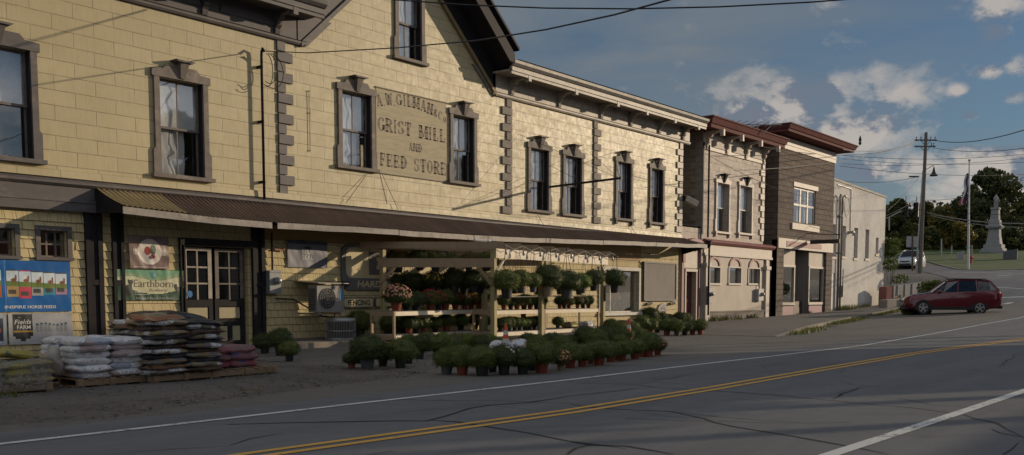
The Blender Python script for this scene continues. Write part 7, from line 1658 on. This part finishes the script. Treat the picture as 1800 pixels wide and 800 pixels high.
lawn = t.build('lawn', m_lawn); struct(lawn)
t = MB(); ribbon(t, [(e.x, e.y) for e in E_[3:]], .22, .07); struct(t.build('lawn_kerb', m_kerb))
# grass blades: the lawn edge and weeds
def tufts(name, pts, m, n, h, lab, cat, spread=.2, seed=1):
    rnd = random.Random(seed); t = MB()
    for i in range(n):
        a = rnd.choice(pts) if not callable(pts) else pts(rnd); x, y = a[0]+rnd.gauss(0, spread), a[1]+rnd.gauss(0, spread); z = gh(x, y)+(a[2] if len(a) > 2 else 0); hh = h*rnd.uniform(.4, 1.2); an = rnd.uniform(0, 6.28); l = rnd.uniform(.1, .5)*hh; w_ = hh*.06+.004
        t.add([(x-w_*math.sin(an), y+w_*math.cos(an), z), (x+w_*math.sin(an), y-w_*math.cos(an), z), (x+l*math.cos(an), y+l*math.sin(an), z+hh)], [(0, 1, 2)])
    return tag(t.build(name, m), lab, cat, kind='stuff')
m_weed = leafmat('weed_green', (.09, .12, .03), (.14, .15, .04), (.22, .18, .06)); m_weedb = leafmat('weed_bush', (.07, .11, .02), (.10, .14, .03), (.18, .18, .04))
kp = []
for i in range(400):
    x = random.uniform(31, 66); dens_ = (1 if 32 < x < 37 or 42 < x < 49 or 52 < x < 60 else .15)
    if random.random() < dens_: kp.append((x, kerb_y(x)-random.uniform(.0, .5)-.05))
tufts('kerb_weeds', kp, m_weed, 3200, .16, 'straggly yellow green weeds along the kerb', 'weeds', .12, 4)
tufts('wall_weeds', [(x, 21.1, .1) for x in (41.5, 42, 43, 44.2, 46, 58.4, 58.8, 59.3, 59.8, 60.2, 61.5, 63)], m_weed, 900, .3, 'weeds at the foot of the shop walls', 'weeds', .2, 6)
tufts('yard_weeds', [(g.x, g.y, 0) for g in [G(x, y) for x, y in ((8, 700), (20, 697), (180, 680), (235, 672), (300, 668), (460, 660), (405, 664), (440, 690))]], m_weed, 160, .12, 'a few weeds around the pallets', 'weeds', .12, 7)
def leafy_ball(t, c, r, n, s, rnd, flatz=.8):
    for i in range(n):
        d = Vector((rnd.gauss(0, 1), rnd.gauss(0, 1), rnd.gauss(0, 1))).normalized()*rnd.uniform(.35, 1)**.5*r; d.z *= flatz; p = c+d
        a = Vector((rnd.gauss(0, 1), rnd.gauss(0, 1), rnd.gauss(0, 1))).normalized(); b = a.cross(Vector((rnd.gauss(0, 1), rnd.gauss(0, 1), rnd.gauss(0, 1)))).normalized(); q = s*rnd.uniform(.6, 1.4)
        t.add([p-a*q, p-b*q*.6, p+a*q, p+b*q*.6], [(0, 1, 2, 3)])
for (px, py, d, r, h, lab) in ((1564, 492, 66, .75, 2.6, 'tall leafy vine against the end of the pale building'), (1652, 508, 58, .75, .25, 'yellow green bush rising behind the red car'), (1612, 552, None, .5, .35, 'low clump of weeds in front of the red car')):
    rnd = random.Random(px); g = G(px, py) if d is None else AD(px, py, d); t = MB()
    for k in range(9 if h > 1 else 6):
        leafy_ball(t, g+Vector((rnd.uniform(-r, r), rnd.uniform(-r, r), rnd.uniform(.0, h))), r*.7, 170, .09, rnd)
    o = thing('bush', tuple(g), lab, 'bush'); t.build('foliage', m_weedb, o); t = MB(); [t.tube([g+Vector((rnd.uniform(-.2, .2), 0, -.8)), g+Vector((rnd.uniform(-r, r), rnd.uniform(-r, r), h*rnd.uniform(.6, 1)))], .015, 4) for k in range(6)]; t.build('stems', m_pole, o)

# ------------------------------------------------------------------ trees beyond the lawn
m_bark = mat('bark', (.10, .08, .06), (.06, .05, .04), rough=.95)
TL = {'d': leafmat('tree_leaf_dark', (.05, .06, .02), (.065, .078, .024), (.10, .10, .03)), 'm': leafmat('tree_leaf_mid', (.08, .085, .022), (.10, .11, .03), (.17, .14, .035)), 'y': leafmat('tree_leaf_autumn', (.15, .12, .022), (.19, .15, .03), (.28, .19, .035))}
def tree(px, pbase, d, wpx, ytop, lm, lab, seed, nclump=46, leaf=.20, second=None, grp='trees beyond the lawn', nl=150, low=0.12):
    rnd = random.Random(seed); u = d/_f; b = AD(px, pbase, d); gx = gh(b.x, b.y); H = (pbase-ytop)*u; Rr = wpx/2*u
    o = thing('tree', (b.x, b.y, b.z), lab, 'tree', grp); tr = MB(); tr.tube([b-Vector((0, 0, 2)), b+Vector((0, 0, H*.35)), b+Vector((rnd.uniform(-.3, .3), 0, H*.75))], [.45*H/12, .32*H/12, .08], 8); cr = MB(); cr2 = MB()
    for k in range(nclump):
        a = rnd.uniform(0, 6.283); f = rnd.random()**.7; zf = rnd.uniform(low, 1); prof = math.sin(math.pi*min(1, max(.05, (zf*.88+.10))))**.55
        rr = Rr*prof*f*rnd.uniform(.75, 1.0); c = b+Vector((math.cos(a)*rr, math.sin(a)*rr, H*(zf*.93)))
        r_ = rnd.uniform(.10, .2)*Rr*1.1+.35
        leafy_ball(cr2 if (second and rnd.random() < .3) else cr, c, r_, nl, leaf, rnd, .75)
        if k % 3 == 0: tr.tube([b+Vector((0, 0, H*rnd.uniform(.2, .55))), c], [.10, .03], 4)
    tr.build('trunk', m_bark, o); cr.build('crown', TL[lm], o)
    if second: cr2.build('autumn_foliage', TL[second], o)
tree(1742, 452, 128, 140, 296, 'd', 'tallest broad dark tree behind the monument', 1, 60, .26, None, nl=170, low=.22)
tree(1700, 450, 140, 90, 325, 'd', 'dark tree left of the tallest one, behind the flagpole', 2, 40, .25, 'm')
tree(1798, 452, 135, 80, 350, 'm', 'mid green tree at the right edge', 3, 40, .25, 'd')
tree(1575, 452, 120, 60, 350, 'd', 'dark tree showing just past the end of the pale building', 4, 40, .24, 'm')
tree(1615, 450, 135, 60, 352, 'd', 'dark tree behind the utility pole', 5, 40, .25, 'm')
tree(1655, 450, 126, 62, 366, 'y', 'yellowing autumn tree between the pole and the flagpole', 6, 44, .24, 'm')
tree(1690, 452, 118, 56, 392, 'y', 'small yellow green tree left of the flagpole', 7, 30, .22, 'm')
tree(1630, 452, 118, 50, 400, 'm', 'small rounded tree low behind the sign backs', 8, 30, .22, 'd')
tree(1600, 452, 118, 50, 395, 'm', 'small mid green tree above the white car', 9, 30, .22, 'd')
tree(1722, 452, 122, 44, 405, 'd', 'small dark tree just left of the monument', 10, 26, .22, 'm')
tree(1775, 452, 118, 56, 400, 'd', 'small dark tree just right of the monument', 11, 30, .22, 'm')
tree(1812, 452, 118, 50, 415, 'm', 'low tree at the right edge of the lawn', 12, 26, .22, 'd')
tree(1840, 452, 140, 90, 330, 'd', 'tall tree outside the right edge', 13, 30, .25)
# dense wood behind them
rnd = random.Random(3); t = MB()
for k in range(150):
    px = rnd.uniform(1530, 1950); d = rnd.uniform(135, 165); c = AD(px, rnd.uniform(372, 448), d); leafy_ball(t, c, rnd.uniform(1.5, 2.6), 110, .42, rnd)
tag(t.build('far_wood', TL['d']), 'dense dark wood filling the gaps between the trees beyond the lawn', 'wood', kind='stuff')

# ------------------------------------------------------------------ the other side of the street (behind the camera; it shades the road)
m_h1 = mat('opposite_clapboard', (.35, .33, .30), (.28, .26, .24), rough=.8); m_h2 = mat('opposite_brick', (.24, .10, .07), (.18, .08, .06), rough=.9)
def house(x0, x1, y0, y1, h, roofh, m, lab, ridge='x'):
    o = thing('opposite_building', ((x0+x1)/2, (y0+y1)/2, 0), lab, 'building', 'buildings across the street'); t = MB(); t.box(x0, x1, y0, y1, -1, h); t.build('wall', m, o)
    t = MB()
    if roofh > .5:
        if ridge == 'x': ym = (y0+y1)/2; t.add([(x0-.4, y0-.5, h-.1), (x1+.4, y0-.5, h-.1), (x1+.4, y1+.5, h-.1), (x0-.4, y1+.5, h-.1), (x0-.4, ym, h+roofh), (x1+.4, ym, h+roofh)], [(0, 1, 5, 4), (3, 4, 5, 2), (0, 4, 3), (1, 2, 5), (0, 3, 2, 1)])
        else: xm = (x0+x1)/2; t.add([(x0-.4, y0-.5, h-.1), (x1+.4, y0-.5, h-.1), (x1+.4, y1+.5, h-.1), (x0-.4, y1+.5, h-.1), (xm, y0-.5, h+roofh), (xm, y1+.5, h+roofh)], [(0, 4, 5, 3), (1, 2, 5, 4), (0, 1, 4), (3, 5, 2), (0, 3, 2, 1)])
    else: t.box(x0-.2, x1+.2, y0-.2, y1+.2, h, h+.4)
    t.build('roof', m_roof, o)
    nw = max(2, int((x1-x0)/2.2))
    for k in range(nw):
        for z in ((1.0, 2.6), (4.2, 5.8)):
            if z[1] > h-.3: continue
            xc = x0+(x1-x0)*(k+.5)/nw; t = MB(); t.box(xc-.5, xc+.5, y1, y1+.06, z[0], z[1]); w = t.build('window', m_white, o); t = MB(); t.box(xc-.42, xc+.42, y1+.06, y1+.07, z[0]+.08, z[1]-.08); t.build('glass', flat('opaque_dark_glass', (.02, .025, .03), .1), w)
HOUSES = [(4, 15, -22, -9, 6.2, 2.6, 'h1', 'pale clapboard house across the street', 'x'), (17, 27, -24, -9, 6.4, 0, 'h2', 'two storey brick shop across the street', 'x'),
          (27.2, 41.6, -13, -9, 4.05, 0, 'h1', 'unseen low garage across the street, added to block sun from the near road', 'y'), (42.5, 53.2, -13.2, -8.6, 10.2, 0, 'h2', 'long brick store across the street', 'x'), (-14, 2, -22, -9, 6, 2.6, 'h1', 'clapboard house behind the camera', 'y')]  # garage added unseen, to keep low sun off the near road
for (a, b, c, d, h, rh, m, lab, rg) in HOUSES: house(a, b, c, d, h, rh, m_h1 if m == 'h1' else m_h2, lab, rg)
def rtree(x, y, H, Rr, zl, lab, seed, ncl=26, nl=90, leaf=.22):
    rnd = random.Random(seed); o = thing('tree', (x, y, gh(x, y)), lab, 'tree', 'trees across the street'); z0 = gh(x, y); t = MB(); t.tube([(x, y, z0-.5), (x, y, z0+H*.9)], [.3, .06], 7); t.build('trunk', m_bark, o); t = MB()
    for k in range(ncl):
        a = rnd.uniform(0, 6.28); f = rnd.random()**.5*Rr*.8; leafy_ball(t, Vector((x+f*math.cos(a), y+f*math.sin(a), z0+rnd.uniform(zl, H))), rnd.uniform(.7, 1.2), nl, leaf, rnd)
    t.build('crown', TL['m'], o)

for (x, y, H, Rr, zl, lab, sd) in ((54.9, -8.6, 11.0, 1.9, 9.2, 'tall street tree across the street, nearest the brick store', 21), (57.6, -8.8, 11.3, 2.0, 9.3, 'middle one of three street trees across the street', 22), (60.2, -8.7, 11.6, 1.7, 9.8, 'last of three street trees across the street', 23)): rtree(x, y, H, Rr, zl, lab, sd)

for (x, y, H, Rr, zl, lab, sd) in ((28.2, -7.6, 10.5, 1.9, 6.1, 'unseen tree by the garage, left one, added to shape sun pools on the road', 31), (31.6, -7.5, 11, 2.0, 6.1, 'unseen tree by the garage, middle one, added to shape sun pools on the road', 32), (35.2, -7.7, 10.6, 2.0, 6.1, 'unseen tree by the garage, right one, added to shape sun pools on the road', 33)): rtree(x, y, H, Rr, zl, lab, sd, 34, 130, .2)  # trees added out of view to cut sunlight into pools on the road
SKY_SAT, SKY_VAL, SKY_STR, SUN_STR, EXPO = 1.02, .44, .13, 2.95, 0.02

# ------------------------------------------------------------------ sky, sun, camera
SUN = Vector((.839, -.504, .203)).normalized(); elev = math.asin(SUN.z)
w = bpy.data.worlds.new('World'); sc.world = w; w.use_nodes = True; nt = w.node_tree
bg = nt.nodes['Background']
sky = N(nt, 'ShaderNodeTexSky', sky_type='NISHITA'); sky.sun_disc = False; sky.sun_elevation = elev; sky.sun_rotation = math.atan2(SUN.x, SUN.y)
sky.air_density = 1.0; sky.dust_density = .3; sky.ozone_density = 3.5
tc = N(nt, 'ShaderNodeTexCoord'); sep = N(nt, 'ShaderNodeSeparateXYZ'); L(nt, tc.outputs['Generated'], sep.inputs[0])
def M(op, a, b=None, c=None):
    n = N(nt, 'ShaderNodeMath', operation=op)
    for i, v in enumerate((a, b, c)):
        if v is None: continue
        if isinstance(v, bpy.types.NodeSocket): L(nt, v, n.inputs[i])
        else: n.inputs[i].default_value = v
    return n.outputs[0]
az = M('ARCTAN2', sep.outputs[1], sep.outputs[0]); el = M('ARCSINE', sep.outputs[2])
cbn = N(nt, 'ShaderNodeCombineXYZ'); L(nt, az, cbn.inputs[0]); L(nt, M('MULTIPLY', el, 1.5), cbn.inputs[1])
def cn(vec, s, d, r, off=(0, 0, 0), dist=0):
    mp = N(nt, 'ShaderNodeMapping'); mp.inputs['Location'].default_value = off; L(nt, vec, mp.inputs[0]); return noisef(nt, mp.outputs[0], s, d, r, dist)
A0 = cn(cbn.outputs[0], 11, 9, .62, (2.1, .3, 0), .15); A1 = cn(cbn.outputs[0], 11, 9, .62, (2.1+.028, .3-.03, 0), .15)
def azel(px, py): v = ray(px, py); return math.atan2(v.y, v.x), math.atan2(v.z, math.hypot(v.x, v.y))
blobs = [(1380, 190, 150, 62, .85), (1470, 215, 150, 55, .75), (1560, 170, 80, 40, .62), (1640, 290, 200, 30, .8), (1420, 165, 120, 42, 1.0), (1330, 205, 70, 40, 1.0), (1480, 235, 120, 40, .95), (1395, 215, 110, 45, .8), (1535, 150, 45, 40, .62), (1600, 165, 60, 22, .35), (1755, 15, 55, 32, 1.0), (1745, 55, 38, 20, .95), (1690, 8, 30, 15, .5), (1742, 127, 28, 14, .75), (1790, 120, 30, 22, .8), (1683, 160, 18, 11, .85), (1780, 168, 32, 16, .8), (1705, 202, 22, 12, .8), (1652, 158, 16, 9, .4), (1455, 8, 60, 14, .3), (1560, 300, 160, 26, .95), (1740, 278, 120, 22, .95), (1760, 320, 150, 45, .8), (1620, 340, 200, 30, .7), (1100, 160, 40, 14, .55), (1262, 206, 26, 14, .8), (1690, 262, 60, 10, .8), (1900, 60, 70, 40, .8), (2000, 230, 120, 30, .8), (1500, 380, 300, 45, 1.1), (1700, 400, 400, 60, 1.1)]
tot = None
for px, py, rx_, ry, amp in blobs:
    a, e = azel(px, py); a2, _ = azel(px+rx_, py); _, e2 = azel(px, py-ry)
    u = M('DIVIDE', M('SUBTRACT', az, a), abs(a2-a)); v = M('DIVIDE', M('SUBTRACT', el, e), abs(e2-e))
    d = M('ADD', M('MULTIPLY', u, u), M('MULTIPLY', v, v)); g = M('MULTIPLY', M('EXPONENT', M('MULTIPLY', d, -.75)), amp)
    tot = g if tot is None else M('MAXIMUM', tot, g)
# bright cloud added out of view behind the camera, lifting the fill in the shade
back = cn(cbn.outputs[0], 3.2, 4, .5, (7, 1, 0)); fill_cloud = M('MULTIPLY', ramp(nt, back, .36, .52), M('MAXIMUM', ramp(nt, az, .10, -.05), ramp(nt, az, 1.15, 1.3)))
tot = M('MAXIMUM', tot, M('MULTIPLY', fill_cloud, 1.0))
def dens(n): return M('ADD', tot, M('MULTIPLY', M('SUBTRACT', n, .5), 2.6))
D0 = ramp(nt, dens(A0), .28, .85); D1 = ramp(nt, dens(A1), .36, 1.25); D2 = ramp(nt, dens(A0), .36, 1.25)
lit = ramp(nt, M('SUBTRACT', D2, D1), -.14, .10)
low = ramp(nt, el, .05, .19)
ccol = mixc(nt, lit, (1.25, 1.45, 1.85), (4.0, 3.65, 3.3))
ccol = mixc(nt, M('MULTIPLY', low, .25), ccol, (1.25, 1.45, 1.8))
# thin high veil over the left part
V0 = cn(cbn.outputs[0], 3.0, 6, .6, (1, 5, 0), .6); mpv = N(nt, 'ShaderNodeMapping'); mpv.inputs['Scale'].default_value = (1.1, 3.2, 1); mpv.inputs['Rotation'].default_value = (0, 0, .5); L(nt, cbn.outputs[0], mpv.inputs[0])
V1 = noisef(nt, mpv.outputs[0], 3.0, 7, .55, .5)
veil = M('MULTIPLY', ramp(nt, V1, .36, .64, .25, .95), ramp(nt, az, .20, .50, .22, 1))
hs = N(nt, 'ShaderNodeHueSaturation'); hs.inputs['Saturation'].default_value = SKY_SAT; hs.inputs['Value'].default_value = SKY_VAL; L(nt, sky.outputs[0], hs.inputs['Color'])
hz = ramp(nt, el, .20, .02, 0, .5)
c0 = mixc(nt, hz, hs.outputs[0], (.95, 1.35, 1.75))
c = mixc(nt, veil, c0, (1.35, 1.55, 1.72))
ccol = mixc(nt, fill_cloud, ccol, (4.3, 4.5, 4.8))
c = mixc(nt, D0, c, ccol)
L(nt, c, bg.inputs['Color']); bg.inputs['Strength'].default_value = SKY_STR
sl = bpy.data.lights.new('sun', 'SUN'); sl.energy = SUN_STR; sl.angle = R(.5); sl.color = (1, .80, .56)
so = bpy.data.objects.new('sun', sl); col.objects.link(so); so.rotation_euler = SUN.to_track_quat('Z', 'Y').to_euler(); so.location = (30, -20, 30)
cd = bpy.data.cameras.new('camera'); cam = bpy.data.objects.new('camera', cd); col.objects.link(cam)
cd.sensor_width = 36; cd.lens = 36*_f/1800; cd.shift_y = (_py-400)/1800; cd.clip_end = 2000; cd.clip_start = .1
cam.matrix_world = Matrix.Translation(EYE) @ RW.to_4x4(); sc.camera = cam
sc.view_settings.view_transform = 'Standard'; sc.view_settings.look = 'None'; sc.view_settings.exposure = EXPO; sc.view_settings.gamma = 1
sc.cycles.max_bounces = 7; sc.cycles.caustics_reflective = True; sc.cycles.blur_glossy = .15; sc.cycles.transparent_max_bounces = 12
